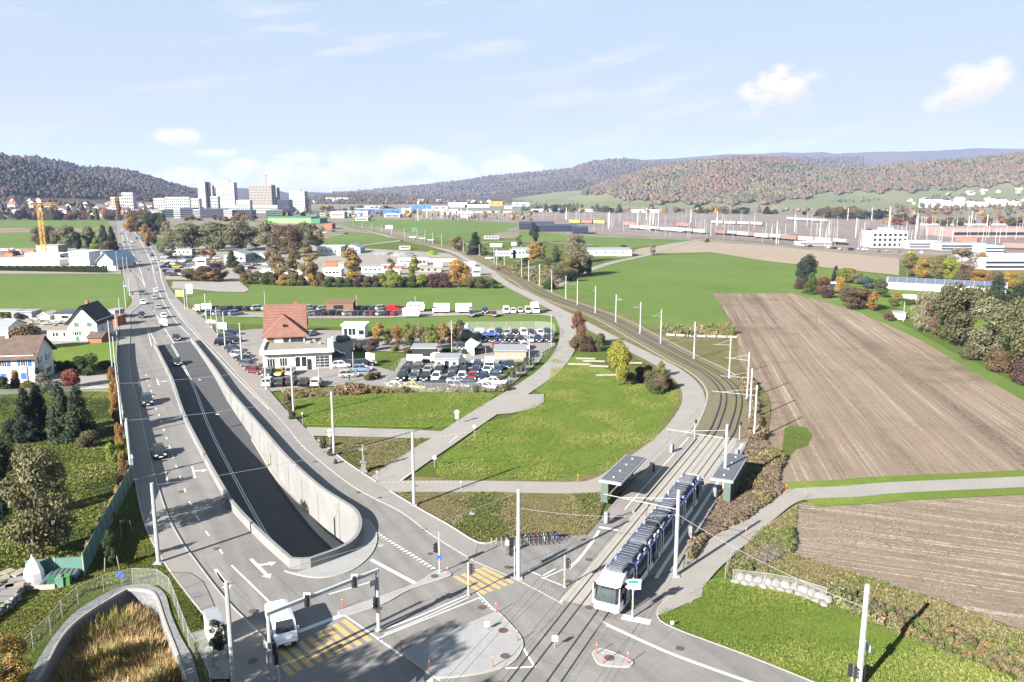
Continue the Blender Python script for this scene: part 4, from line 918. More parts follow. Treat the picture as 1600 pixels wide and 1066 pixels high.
M['darkclad'] = mat('dark_facade', (.035, .045, .07), .35, vary=.2); M['greenclad'] = mat('green_cladding', (.20, .50, .14), .6, vary=.06); M['greendark'] = mat('dark_green_cladding', (.05, .17, .09), .6)
# --- garage with the tall red roof
A, B = G(412, 581), G(519, 576); Wg, rz = frame(A, B)
ga = thing('car_garage', 'white car garage with flat gravel roof joined to a tall red tiled house', 'garage', A, rz)
Hf, Df = 4.0, 14.5; mb = MB().box((Wg / 2, Df / 2, Hf / 2), (Wg, Df, Hf)); mb.build('wall', M['whitewall'], ga)
fr = MB().box((Wg / 2 - .5, Df / 2 + .3, Hf + .06), (Wg - 1.2, Df - .2, .12)); fr.build('flat_roof', M['gravelroof'], ga)
pp = MB().box((Wg / 2, -.55, Hf + .15), (Wg + 1, 1.1, .7)).box((-.3, Df / 2, Hf + .15), (.6, Df, .7)).box((Wg + .2, Df / 2, Hf + .15), (.35, Df, .5)); pp.build('fascia', M['white'], ga)
fb = MB()
for x, w in ((1.6, 1.4), (6.0, .9), (8.1, 2.2), (Wg - 1, 1.2)): fb.box((x, -1.115, Hf + .2), (w, .03, .22))
fb.build('lettering', M['greywall'], ga, kind='stuff')
for x, w, h in ((1.6, 1.6, 1.7), (4.1, 1.5, 1.8)): window(ga, 'f', x, 1.9, w, h, bars=2)
for x in (7.0, 8.3): window(ga, 'f', x, 1.8, 1.1, 2.2, bars=0)
door(ga, 9.3, .9, 2.3, M['black']); mb = MB().box((12.0, -.05, 1.5), (2.7, .1, 2.8)); mb.build('garage_door', M['greywall'], ga)
for i in range(3):
 for j in range(4): MB().box((11.05 + i * .93, -.12, .75 + j * .62), (.72, .05, .4)).build('pane', M['glass'], bpy.data.objects['garage_door'])
for y in (2, 5, 8, 11): window(ga, 'l', Df - y, 2.0, 1.4, 1.6, 0, Df)
for (x, y, s) in ((9, 9, .9), (11.5, 7, .6), (10.2, 10.5, .7), (5, 11, .5)): MB().box((x, y, Hf + .3), (s, s * 1.4, .5)).build('skylight', M['galv'], ga)
hx, hy, hw, hd, he, hr = -.4, 11.0, 8.6, 13.0, 5.6, 11.2
mb = MB(); mb.box((hx + hw / 2, hy + hd / 2, he / 2), (hw, hd, he))
for x in (hx, hx + hw): mb.add([(x, hy + 3, he), (x, hy + hd, he), (x, hy + 3 + (hd - 3) / 2, hr)], [(0, 1, 2)])
mb.build('house_wall', M['whitewall'], ga)
rf = MB(); y0, y1, ym = hy + 2.6, hy + hd + .5, hy + 3 + (hd - 3) / 2; xl, xr = hx - .5, hx + hw + .5
rf.add([(xl, y0, he - .25), (xr, y0, he - .25), (xr, ym, hr + .1), (xl, ym, hr + .1), (xl, y0, he), (xr, y0, he), (xr, ym, hr + .35), (xl, ym, hr + .35)], [(4, 5, 6, 7), (0, 4, 7, 3), (1, 2, 6, 5), (0, 1, 5, 4)])
rf.add([(xl, ym, hr + .35), (xr, ym, hr + .35), (xr, y1, he), (xl, y1, he)], [(0, 1, 2, 3)])
roof = rf.build('roof', M['rooftile'], ga)
wf = MB(); cx = hx + hw / 2 + .1; ap_ = (cx - .4, hy + 4.2, hr - 1.6); e0 = (hx - .6, hy - .7, he - .1); e1 = (hx + hw + 1.0, hy - .7, he - .1); b0 = (hx - .6, hy + 4, he); b1 = (hx + hw + 1.0, hy + 4, he); bk = (cx - .4, hy + 7, hr - 1.6)
wf.add([e0, e1, ap_, b0, b1, bk, (e0[0], e0[1], e0[2] - .22), (e1[0], e1[1], e1[2] - .22)], [(0, 1, 2), (3, 0, 2, 5), (1, 4, 5, 2), (6, 7, 1, 0)]); wf.build('hipped_roof', M['rooftile'], ga)
tl = MB()
for k in range(10):
 t = (k + .5) / 10; y = y0 + (ym - y0) * t; z = he + (hr + .35 - he) * t
 tl.box(((xl + xr) / 2, y, z + .035), (xr - xl, .12, .07))
tl.build('tile_course', M['rooftile'], roof, kind='stuff')
MB().box((cx - .1, hy + 1.5, he + 2.05), (.7, .5, .5)).build('roof_window', M['glass'], ga)
for x, m_ in ((hx + 1.3, 'wood'), (hx + 4.6, 'glass'), (hx + 6.2, 'glass'), (hx + 7.6, 'glass')):
 MB().box((x, hy - .04, he - .9), (1.3, .08, 1.2)).build('window' if m_ == 'glass' else 'door', M[m_], ga)
for y in (2.5, 6, 10): window(ga, 'l', 0, 0, 1, 1.2, 0, 0).location = (hx, hy + y, 4.4)
for y in (2.5, 6, 10): window(ga, 'l', 0, 0, 1, 1.2, 0, 0).location = (hx, hy + y, 1.8)
MB().box((hx + 6.5, hy + 10, hr - .6), (.8, .8, 2.2)).build('chimney', M['brick'], ga)
# --- white house with green shutters
A, B = G(108, 533), G(152, 533); Wh, rz = frame(A, B)
ho_ = thing('house', 'white gabled house with green shutters and a dark steep roof', 'house', A, rz + R(4)); eh = top_z(A, 502); rh = top_z(A, 478) - .3
gable_body(MB(), Wh, 9.5, eh, rh, 'y').build('wall', M['whitewall'], ho_); gable(MB(), Wh, 9.5, eh - .35, rh + .1, .6, 'y').build('roof', M['roofdark'], ho_)
for x in (Wh * .3, Wh * .74): window(ho_, 'f', x, eh - .9, 1.1, 1.1, shutter=M['greenshut'], closed=True)
window(ho_, 'f', Wh * .28, eh - 3.1, 1.0, 1.15, shutter=M['greenshut']); window(ho_, 'f', Wh * .8, eh - 3.1, .9, 1.15, shutter=M['greenshut'], closed=True)
door(ho_, Wh * .3, .8, 1.2, M['greenshut']); window(ho_, 'r', 3, 2.6, .8, 1.2, Wh); window(ho_, 'r', 7, 2.6, .8, 1.2, Wh)
MB().box((Wh * .42, 5, rh + .3), (.7, .7, 1.3)).build('chimney', M['brick'], ho_); MB().box((Wh * .5, -.15, rh - .5), (.3, .3, .5)).build('gable_hatch', M['black'], ho_)
def shed(px0, px1, yb, yt, depth, wall, roof, label, name='shed', cat='shed', over=.3, roof_h=.25, wins=(), rot=0, gab=None, z=0, win_m=None):
 A, B = G(px0, yb, z), G(px1, yb, z); w, rz = frame(A, B); h = max(1.2, top_z(A, yt) - z)
 t = thing(name, label, cat, A, rz + R(rot))
 if gab:
  eh = h * gab[1]; gable_body(MB(), w, depth, eh, h, gab[0]).build('wall', M[wall], t); gable(MB(), w, depth, eh - .1, h, over, gab[0]).build('roof', M[roof], t); h = eh
 else:
  MB().box((w / 2, depth / 2, h / 2), (w, depth, h)).build('wall', M[wall], t)
  MB().box((w / 2, depth / 2, h + roof_h / 2), (w + 2 * over, depth + 2 * over, roof_h)).build('roof', M[roof], t)
 for (fx, fz, ww, hh) in wins:
  MB().box((w * fx, -.03, h * fz), (ww, .08, hh)).build('window', win_m or M['glass'], t)
 return t
shed(75, 108, 532, 516, 9, 'whitewall', 'gravelroof', 'low white annex with flat grey roof beside the green shuttered house', 'annex', 'annex', wins=((.3, .6, .5, 1), (.45, .6, .5, 1), (.8, .6, .5, 1)))
shed(137, 159, 536, 522, 5, 'brick', 'roofbrown', 'red brick garage with brown pitched roof by the green shuttered house', 'garage', 'garage', gab=('x', .62))
shed(166, 184, 510, 496, 5, 'brick', 'rooftile', 'small red walled shed at the pavement by the white house')
shed(166, 180, 499, 487, 6, 'creamwall', 'metalroof', 'pale booth with flat roof behind the red shed')
shed(86, 118, 501, 490, 7, 'creamwall', 'darkclad', 'low workshop with dark solar roof behind the green shuttered house', wins=((.5, .5, 2, .8),))
shed(60, 78, 500, 489, 5, 'whitewall', 'whitewall', 'small white gabled hut among the stored timber', gab=('y', .6))
shed(28, 50, 499, 488, 5, 'greywall', 'metalroof', 'grey tin hut left of the little white gabled hut')
shed(-30, 14, 530, 504, 8, 'whitewall', 'metalroof', 'white garden store at the far left behind the bush', gab=('x', .7))
shed(-60, 26, 497, 487, 4, 'greywall', 'metalroof', 'long low grey lean-to shed along the green field edge')
for i, (x, y) in enumerate([(96, 498), (120, 497), (52, 503), (40, 508), (84, 507), (74, 510), (20, 504)]):
 p = G(x, y); mb = MB(); r_ = random.Random(i)
 for k in range(5): mb.box((r_.uniform(-1, 1), r_.uniform(-.5, .5), .2 + k * .22), (3.2 + r_.uniform(-.6, .6), .9, .2), r_.uniform(-.2, .2))
 mb.build('timber_stack', M['palewood' if i % 2 else 'greywall'], loc=p, label='loose stack of pale boards in the yard behind the houses', cat='timber stack', group='timber stacks in the yard')
# --- white house with blue shutters, cut by the left edge
B = G(57, 598); A = G(-60, 602); Wb, rz = frame(A, B)
bh = thing('house', 'white house with blue shutters and a brown tiled roof at the left edge', 'house', A, rz); eh = top_z(B, 555); rh = top_z(B + Vector((0, 5, 0)), 524)
gable_body(MB(), Wb, 9, eh, rh, 'x').build('wall', M['whitewall'], bh); gable(MB(), Wb, 9, eh - .3, rh, .7, 'x').build('roof', M['roofbrown'], bh)
for dx in (1.8, 5.6, 9.4): window(bh, 'f', Wb - dx, eh - 1.5, 1.2, 1.25, shutter=M['blueshut'], bars=2)
for dx in (2.2, 5.9, 9.6): window(bh, 'f', Wb - dx, eh - 4.1, .95, 1.3, shutter=M['blueshut'], closed=True)
for y in (2.5, 6.3):
 window(bh, 'r', y, eh - 1.5, .9, 1.25, Wb, shutter=M['blueshut']); window(bh, 'r', y, eh - 4.2, .9, 1.25, Wb, shutter=M['blueshut'])
MB().box((Wb - 6.1, 4.2, rh + .3), (.6, .6, 1.6)).build('chimney', M['creamwall'], bh); MB().box((Wb - 1.5, -.08, eh / 2), (.12, .12, eh)).build('downpipe', M['galv'], bh)
MB().box((Wb + .5, 3.2, 2.7), (1, 3, .9)).build('balcony', M['whitewall'], bh)
# --- small buildings round the car lots
shed(510, 552, 487, 473, 5, 'wood', 'wood', 'brown wooden hut with tilted dark roof among the parked cars', 'wooden_hut', 'hut', wins=((.45, .5, 3, 1.2),))
k_ = shed(535, 570, 528, 509, 5, 'whitewall', 'white', 'white glass fronted sales kiosk with flat roof', 'sales_kiosk', 'kiosk', wins=((.15, .5, .8, 1.7), (.35, .5, .8, 1.7), (.52, .5, .8, 1.7), (.85, .45, 1.3, 1.2)))
shed(680, 716, 578, 561, 5, 'whitewall', 'metalroof', 'small white sales office with ribbed grey roof in the used car lot', 'sales_office', 'office', wins=((.16, .55, .7, .8), (.82, .55, .7, .8), (.5, .45, .9, 1.8)))
shed(773, 822, 562, 549, 7, 'palewood', 'metalroof', 'open timber shed with grey corrugated roof by the lower car lot', wins=())
shed(644, 680, 563, 545, 5, 'black', 'metalroof', 'open lean-to shelter stacked with goods behind the signboard', 'lean_to', 'shelter')
def tent(px0, px1, yb, yt, depth, label, m='white', rot=0):
 A, B = G(px0, yb), G(px1, yb); w, rz = frame(A, B); h = top_z(A, yt); t = thing('tent', label, 'tent', A, rz + R(rot))
 gable(MB(), w, depth, h * .6, h, .1, 'y', th=.05).build('canopy', M[m], t)
 for x in (0, w):
  for y in (0, depth): MB().tube((x, y, 0), (x, y, h * .62), .06).build('pole', M['galv'], t)
 MB().box((w / 2, depth, h * .3), (w, .05, h * .6)).box((.02, depth / 2, h * .3), (.05, depth, h * .6)).build('side_sheet', M['white'], t); return t
tent(719, 740, 536, 511, 6, 'white pitched tent at the corner of the upper car lot'); shed(741, 753, 536, 520, 5, 'glassgreen', 'white', 'small glass pavilion next to the white pitched tent', 'pavilion', 'pavilion')
tent(741, 760, 556, 537, 7, 'grey pitched canopy standing between the two car lots', 'galv', 20)
p = G(765, 535); MB().box((0, 0, 2.3), (4, 2.6, .12)).box((-1.8, -1.1, 1.15), (.08, .08, 2.3)).box((1.8, -1.1, 1.15), (.08, .08, 2.3)).box((1.8, 1.1, 1.15), (.08, .08, 2.3)).box((-1.8, 1.1, 1.15), (.08, .08, 2.3)).build('canopy', M['blue'], loc=p, label='blue flat canopy at the front of the upper car lot', cat='canopy')
def billboard(px, yb, w, h, legs, label, text=None, rz=0, m='white', size=.9, tcol='greywall'):
 p = G(px, yb); t = thing('signboard', label, 'signboard', p, rz)
 MB().box((0, 0, legs + h / 2), (w, .18, h)).build('panel', M[m], t)
 for s in (-1, 1): MB().box((s * w * .42, .1, (legs + h) / 2), (.1, .1, legs + h)).build('post', M['galv'], t)
 if text: lettering(text, (0, -.13, legs + h / 2), size, M[tcol], t)
 return t
def lettering(text, loc, size, m, parent=None, rz=0, flat=False, spacing=1.1):
 cu = bpy.data.curves.new('lettering', 'FONT'); cu.body = text; cu.size = size; cu.align_x = 'CENTER'; cu.align_y = 'CENTER'; cu.extrude = .02; cu.space_character = spacing; cu.resolution_u = 2
 tmp = bpy.data.objects.new('lettering', cu); me = bpy.data.meshes.new_from_object(tmp); bpy.data.objects.remove(tmp); o = bpy.data.objects.new('lettering', me); COL.objects.link(o); o.location = loc; o.rotation_euler = (0 if flat else math.pi / 2, 0, rz); cu.materials.append(m)
 if parent: o.parent = parent
 return o
billboard(648, 570, 2.9 * 1.15, 2.0, .3, 'white board with faded capital letters behind the used cars', 'BOHNRER', m='white', size=.62)
billboard(348, 519, 2.7, 1.7, .9, 'blank white billboard beside the pavement near the garage', rz=R(-20)); billboard(331, 509, 2.6, .8, .8, 'low white sign panel left of the blank billboard', rz=R(-20))
billboard(579, 568, 2.6, 1.3, 1.0, 'white sign panel angled at the end of the garage yard', rz=R(-35)); billboard(296, 459, 2.2, 3.4, .1, 'tall white screen at the edge of the gravel lot', rz=R(10)); billboard(281, 464, 3.0, 2.4, .1, 'yellow box shaped billboard by the road', m='paint_yellow')
# --- depot left of the main road
shed(-60, 93, 415, 406, 8, 'whitewall', 'white', 'long low white wall like store behind the green hedge', 'store', 'store')
shed(40, 94, 407, 397, 9, 'whitewall', 'white', 'white flat roofed store behind the long low store', 'store', 'store', wins=((.85, .6, .6, .6),))
shed(58, 92, 401, 384, 10, 'concrete', 'concrete', 'grey concrete shell rising behind the white stores', 'building_shell', 'building')
shed(109, 140, 415, 394, 12, 'whitewall', 'white', 'white flat roofed depot hall with two tiny windows', 'depot_hall', 'hall', wins=((.25, .75, .6, .7), (.45, .75, .6, .7)))
shed(138, 160, 405, 394, 14, 'bluewall', 'metalroof', 'grey blue office block between the depot hall and gabled hall', 'office', 'office', wins=((.2, .6, .8, 1.2), (.35, .6, .8, 1.2), (.6, .6, .8, 1.2), (.75, .6, .8, 1.2)))
gh = shed(153, 177, 421, 395, 22, 'whitewall', 'bluewall', 'white hall with blue gable at the road end of the depot', 'gabled_hall', 'hall', gab=('y', .55), over=.8)
shed(173, 181, 422, 417, 3, 'white', 'metalroof', 'small white kiosk at the corner of the green field')
shed(-40, 14, 400, 394, 9, 'brick', 'rooftile', 'low red roofed shed at the far left of the depot')
for i in range(34):
 x = rng.uniform(-10, 150); y = rng.uniform(394, 420) if x > 92 else rng.uniform(392, 401); p = G(x, y)
 c = [(.6, .6, .6), (.35, .37, .42), (.5, .2, .1), (.15, .17, .25), (.55, .5, .2)][i % 5]
 mb = MB(); h = rng.uniform(.8, 2.2); mb.box((0, 0, h / 2), (rng.uniform(2, 6), rng.uniform(1.5, 2.5), h));
 for k in range(3): mb.box((rng.uniform(-1.5, 1.5), 0, h + .15), (rng.uniform(.6, 1.6), 1.2, .3))
 mb.build('stacked_goods', mat('goods%d' % (i % 5), c, .7), loc=p, rz=rng.uniform(-.3, .3), label='stack of building goods in the depot yard', cat='goods stack', group='goods stacked in the depot yard')
# --- yellow tower crane
def tower_crane(base, H, jib, cj, az, m, label, w=1.6):
 t = thing('tower_crane', label, 'crane', base, az); mb = MB(); n = int(H / w / 1.3)
 for sx in (-1, 1):
  for sy in (-1, 1): mb.box((sx * w / 2, sy * w / 2, H / 2), (.2, .2, H))
 for k in range(n):
  z0, z1 = H * k / n, H * (k + 1) / n; s = 1 if k % 2 else -1
  for f in (-1, 1): mb.tube((-w / 2 * s, f * w / 2, z0), (w / 2 * s, f * w / 2, z1), .08, n=4); mb.tube((f * w / 2, -w / 2 * s, z0), (f * w / 2, w / 2 * s, z1), .08, n=4)
  mb.box((0, 0, z1), (w, w, .1))
 mb.build('mast', m, t); jb = MB()
 for y in (-.5, .5): jb.tube((-cj, y, H + .3), (jib, y, H + .3), .12, n=4)
 jb.tube((-cj, 0, H + 1.5), (jib, 0, H + 1.3), .12, n=4)
 for k in range(int((jib + cj) / 2.5)): x = -cj + k * 2.5; jb.tube((x, -.5, H + .3), (x + 1.2, 0, H + 1.4), .07, n=4); jb.tube((x + 1.2, 0, H + 1.4), (x + 2.5, .5, H + .3), .07, n=4)
 jb.build('jib', m, t); MB().box((-cj + 1.2, 0, H - .5), (2.4, 1.4, 1.8)).build('counterweight', M['concrete'], t); MB().box((1.2, .9, H - .4), (1.4, 1.1, 1.8)).build('cab', M['glass'], t)
 tp = MB().tube((0, 0, H), (0, 0, H + 4), .25, .1); tp.tube((0, 0, H + 4), (jib * .6, 0, H + 1.4), .05, n=4); tp.tube((0, 0, H + 4), (-cj, 0, H + 1.4), .05, n=4); tp.build('apex', m, t); return t
M['craneyel'] = paint('crane_yellow', (.62, .36, .05)); M['cranered'] = paint('crane_red', (.55, .10, .06))
b = G(70, 404); tower_crane(b, top_z(b, 321), 9, 5, R(15), M['craneyel'], 'yellow lattice tower crane rising from the depot', 2.0)
# --- works and sheds between the car lots and the tram line
box_list = [
(405, 481, 437, 423, 12, 'white', 'white', 'long white tent hall behind the birches', ('x', .7)), (505, 533, 432, 421, 7, 'whitewall', 'white', 'white cabin with dark slot window beside the tent hall', None),
(508, 527, 417, 409, 3, 'brick', 'brick', 'red container behind the white cabin', None), (528, 538, 418, 411, 3, 'greywall', 'metalroof', 'grey container right of the red container', None),
(496, 532, 399, 386, 14, 'whitewall', 'white', 'white workshop with awning by the gravel yard', None), (535, 563, 396, 382, 16, 'bluewall', 'metalroof', 'pale blue gabled hall next to the white workshop', ('y', .6)),
(565, 600, 426, 417, 7, 'whitewall', 'metalroof', 'low white unit behind the golden birch', None), (596, 628, 421, 415, 3, 'brick', 'white', 'dark red truck trailer behind the hedge', None),
(622, 641, 412, 405, 4, 'white', 'white', 'white truck box in the haulage yard', None), (642, 668, 414, 405, 4, 'greywall', 'white', 'grey tarpaulin stack under the long white roof', None),
(668, 713, 409, 404, 4, 'whitewall', 'brick', 'white trailer with a red stripe in the haulage yard', None), (678, 691, 418, 411, 3, 'white', 'white', 'white square cabin in front of the striped trailer', None),
(713, 742, 416, 411, 3, 'white', 'white', 'white trailer behind the golden tree', None), (739, 750, 431, 420, 4, 'white', 'white', 'white portable cabin at the tip of the hedge', None),
(624, 641, 390, 384, 4, 'creamwall', 'rooftile', 'pinkish site hut on the gravel heap', None), (560, 590, 437, 430, 6, 'creamwall', 'metalroof', 'low beige shed behind the hedge', None),
(640, 690, 425, 419, 5, 'palewood', 'metalroof', 'low open store behind the lime bush', None), (600, 625, 430, 423, 5, 'whitewall', 'white', 'white low unit behind the green shrubs', None),
(350, 384, 412, 392, 14, 'greywall', 'metalroof', 'grey gabled hall behind the far car lot', ('y', .72)), (382, 414, 408, 396, 16, 'creamwall', 'metalroof', 'cream workshop with long roof right of the grey hall', None),
(306, 322, 415, 404, 6, 'whitewall', 'white', 'small white two storey cabin in the far car lot', None), (268, 300, 399, 390, 5, 'creamwall', 'metalroof', 'row of cream stalls along the far lot', None),
(774, 798, 400, 393, 6, 'whitewall', 'metalroof', 'white yard office with yellow doors beyond the tram line', None), (797, 806, 403, 391, 8, 'whitewall', 'metalroof', 'narrow white unit left of the blue hall', None),
(801, 829, 403, 389, 12, 'bluewall', 'metalroof', 'pale blue two storey hall beyond the tram line', None), (766, 784, 386, 382, 4, 'whitewall', 'white', 'white trailer beyond the dark fir', None),
(756, 780, 374, 369, 6, 'greywall', 'metalroof', 'grey tarpaulin tunnels at the field edge', None), (918, 987, 400, 391, 12, 'whitewall', 'metalroof', 'low white farm building with grey slate roof', None),
(1372, 1420, 0, 0, 0, '', '', '', None),
]
for (x0, x1, yb, yt, dp, wl, rfm, lb, gb) in box_list:
 if not dp: continue
 ws = () if 'container' in lb or 'trailer' in lb else tuple((f, .55, 1.1, .9) for f in (.2, .4, .6, .8))
 nm = 'container' if 'container' in lb else 'truck_trailer' if 'trailer' in lb or 'truck' in lb else 'tent_hall' if 'tent' in lb else 'works_building'
 shed(x0, x1, yb, yt, dp, wl, rfm, lb, nm, {'container': 'container', 'truck_trailer': 'trailer', 'tent_hall': 'tent'}.get(nm, 'building'), gab=gb, wins=ws)
sh = shed(918, 985, 394, 388, 9, 'greywall', 'metalroof', 'open long shed with pitched grey roof behind the low farm building', 'farm_shed', 'shed', gab=('x', .5))
# gravel heaps
for (x, y, w, h, m_) in ((630, 400, 24, 2.5, 'gravel'), (600, 398, 20, 2, 'gravel'), (675, 398, 10, 2.5, 'grass')):
 MB().blob((0, 0, 0), (w * .3, w * .22, h), 3, .1, x).build('gravel_heap' if m_ == 'gravel' else 'earth_mound', M['gravel'] if m_ == 'gravel' else GR['lawn'], loc=G(x, y), label='grey gravel heap in the haulage yard at x%d' % x if False else ('low grass covered earth mound beside the tram line' if m_ == 'grass' else ('larger grey gravel heap in the haulage yard' if w == 24 else 'smaller grey gravel heap nearer the blue gabled hall')), cat='heap')
# ================================================================== TOWERS AND TOWN
def tower(px0, px1, yb, yt, depth, wall, label, rows=14, cols=6, style='grid', name='tower_block', dist=None, wallcol=None, cat='tower block', top=True, side=True):
 if dist is None: A, B = G(px0, yb), G(px1, yb)
 else: A, B = D(px0, yb, dist), D(px1, yb, dist); A.z = B.z = 0
 w, rz = frame(A, B); h = top_z(A, yt); t = thing(name, label, cat, A, rz)
 MB().box((w / 2, depth / 2, h / 2), (w, depth, h)).build('wall', M['farwhite' if wall == 'whitewall' else wall], t)
 if style == 'bands':
  mb = MB()
  for r_ in range(rows): mb.box((w / 2, -.1, h * (r_ + .75) / (rows + .8)), (w * .97, .3, h / rows * .32)).box((w + .05, depth / 2, h * (r_ + .75) / (rows + .8)), (.3, depth * .95, h / rows * .32))
  mb.build('window_band', M['glass'], t, kind='stuff')
 elif style == 'grid':
  mb = MB()
  for r_ in range(rows):
   for c in range(cols):
    mb.box((w * (c + .5) / cols, -.08, h * (r_ + .6) / (rows + .4)), (w / cols * .5, .25, h / rows * .48))
   if side:
    for c in range(3): mb.box((w + .05, depth * (c + .5) / 3, h * (r_ + .6) / (rows + .4)), (.25, depth / 3 * .5, h / rows * .48))
  mb.build('window', M['glass'], t, kind='stuff')
 if top: MB().box((w * .5, depth / 2, h + 1), (w * .35, depth * .4, 2.2)).build('roof_plant', M['greywall'], t)
 return t
M['pinkred'] = mat('pink_red_cladding', (.30, .21, .19), .8)
M['tower_white'] = mat('tower_white', (.42, .44, .47), .8, vary=.04); M['tower_grey'] = mat('tower_shell_grey', (.33, .30, .27), .9, vary=.06); M['pink'] = mat('pinkish_render', (.50, .42, .37), .9)
tower(312, 323, 336, 284, 13, 'whitewall', 'tall slim pale tower with a blank front wall', style='none', dist=1480)
tower(323, 328, 336, 284.5, 13, 'darkclad', 'narrow dark glazed strip beside the slim pale tower', rows=16, cols=2, dist=1490, top=False)
tower(327, 334, 336, 290, 12, 'pink', 'slim pinkish tower behind the tall pale one', rows=14, cols=2, dist=1600)
tower(340, 368, 334, 285, 18, 'tower_white', 'wide white chequered tower block', rows=16, cols=9, dist=1550)
tower(391, 426, 332, 289, 26, 'tower_grey', 'grey unfinished tower under the red crane', rows=17, cols=16, dist=1500, top=False)
tower(426, 434, 332, 293, 20, 'tower_grey', 'darker rear wing beside the unfinished tower', rows=12, cols=2, dist=1560, top=False)
tower(453, 477, 330, 299, 22, 'tower_white', 'white round cornered tower with dark balcony bands', rows=14, style='bands', dist=1450)
tower(477, 482, 330, 311, 20, 'pink', 'low annex against the balcony tower', rows=8, cols=2, dist=1460, top=False)
for a in ((434, 453, 326, 312, 20, 'darkclad', 'dark low block between the two towers'), (192, 209, 322, 301, 14, 'whitewall', 'white eight storey block standing alone below the hill'), (174, 192, 320, 308, 12, 'creamwall', 'cream flat block left of the lone white block'),
  (241, 258, 322, 310, 14, 'pink', 'pink three part housing block below the knoll'), (259, 297, 322, 308, 14, 'whitewall', 'long white stepped housing block below the knoll'), (299, 312, 322, 310, 12, 'creamwall', 'pale block just left of the slim tower'),
  (370, 391, 322, 313, 14, 'whitewall', 'white block between the chequered and unfinished towers'), (330, 341, 320, 307, 12, 'whitewall', 'white block behind the slim pale tower')):
 tower(a[0], a[1], a[2] + 6, a[3], a[4], a[5], a[6], rows=6, cols=max(4, (a[1] - a[0]) // 3), dist=1350, name='apartment_block', cat='apartment block', top=False)
b = D(416, 292, 1505); b.z = 0; tower_crane(b, top_z(b, 274), 32, 14, R(-6), M['cranered'], 'red tower crane above the unfinished tower', 2.2)
for a in ((272, 282, 341, 325, 20, 'whitewall', 'white stair block of the dark office row'), (282, 302, 341, 325, 22, 'darkclad', 'dark glazed office wing right of the white stair block'), (257, 272, 340, 327, 20, 'darkclad', 'dark glazed office wing left of the white stair block'),
  (302, 313, 341, 327, 20, 'greywall', 'grey balcony block in the office row'), (313, 350, 341, 326, 22, 'darkclad', 'long dark office wing in the middle of the row'), (350, 363, 341, 328, 20, 'whitewall', 'white balcony block right of the long dark wing'), (363, 394, 340, 328, 20, 'darkclad', 'dark office wing at the right end of the row'),
  (416, 442, 342, 328, 24, 'glassgreen', 'green glass office block with white floor bands'), (442, 453, 341, 323, 20, 'darkclad', 'dark office slab behind the green glass block'),
  (352, 453, 333, 321, 20, 'whitewall', 'very long low white commercial building under the towers'), (226, 262, 331, 326, 20, 'whitewall', 'low white flat building left of the office row'), (509, 546, 318, 309, 30, 'whitewall', 'white twin block factory on the rise')):
 tower(a[0], a[1], a[2], a[3], a[4], a[5], a[6], rows=4 if a[3] < 330 else 3, cols=max(4, (a[1] - a[0]) // 3), style='bands', name='office_building', cat='office building', top=False)
shed(419, 486, 349, 341, 40, 'greenclad', 'greendark', 'long bright green hall with dark green roof', 'green_hall', 'hall', roof_h=1.2)
shed(486, 500, 349, 342, 40, 'greendark', 'greendark', 'dark green end of the bright green hall', 'hall_annex', 'hall')
shed(506, 519, 358, 350, 16, 'brick', 'brick', 'brown brick block right of the green hall', 'block', 'building')
rr = random.Random(11)
ind = [(517, 538, 341, 331, 'creamwall'), (500, 517, 338, 333, 'greywall'), (536, 575, 338, 330, 'bluewall'), (556, 592, 332, 326, 'blueshut'), (585, 628, 333, 327, 'blueshut'), (570, 600, 327, 322, 'whitewall'), (628, 642, 334, 326, 'whitewall'),
 (640, 676, 326, 321, 'blueshut'), (674, 700, 328, 322, 'greywall'), (700, 730, 324, 317, 'bluewall'), (715, 739, 340, 330, 'whitewall'), (764, 785, 322, 315, 'orange'), (726, 765, 324, 320, 'whitewall'), (660, 716, 330, 327, 'creamwall'), (800, 827, 323, 316, 'greywall'), (830, 875, 331, 327, 'whitewall'),
 (788, 800, 326, 322, 'pink'), (690, 712, 335, 330, 'whitewall'), (600, 625, 340, 335, 'greywall'), (740, 800, 333, 330, 'greywall'), (905, 930, 331, 327, 'whitewall'), (990, 1030, 332, 328, 'whitewall'), (555, 575, 345, 340, 'creamwall')]
for i, (x0, x1, yb, yt, m_) in enumerate(ind):
 cn = {'blueshut': 'blue', 'whitewall': 'white', 'bluewall': 'pale blue', 'creamwall': 'cream', 'greywall': 'grey', 'orange': 'orange', 'pink': 'pinkish'}[m_]
 ref = 'green hall' if x0 < 560 else 'blue halls' if x0 < 650 else 'white silo block' if x0 < 760 else 'orange hall' if x0 < 830 else 'rail yard trees'
 shed(x0, x1, yb, yt, 25, m_, 'metalroof' if i % 3 else 'whitewall', '%s flat roofed factory hall, %s of the far halls, near the %s' % (cn, ordn(i), ref), 'factory_hall', 'factory hall', wins=((.3, .5, 8, 1.5), (.7, .5, 8, 1.5)))
shed(665, 688, 318, 312, 20, 'whitewall', 'whitewall', 'white u-shaped block on the low rise', 'block', 'building');
# dark low office with stepped blocks beside the rail yard
for a in ((811, 866, 359, 347, 24, 'darkclad', 'stepped black hall beside the rail yard, left part'), (830, 902, 362, 351, 20, 'darkclad', 'stepped black hall beside the rail yard, middle part'), (896, 919, 366, 354, 22, 'darkclad', 'stepped black hall beside the rail yard, right part')):
 tower(*a, rows=2, cols=8, style='bands', name='black_hall', cat='hall', top=False)
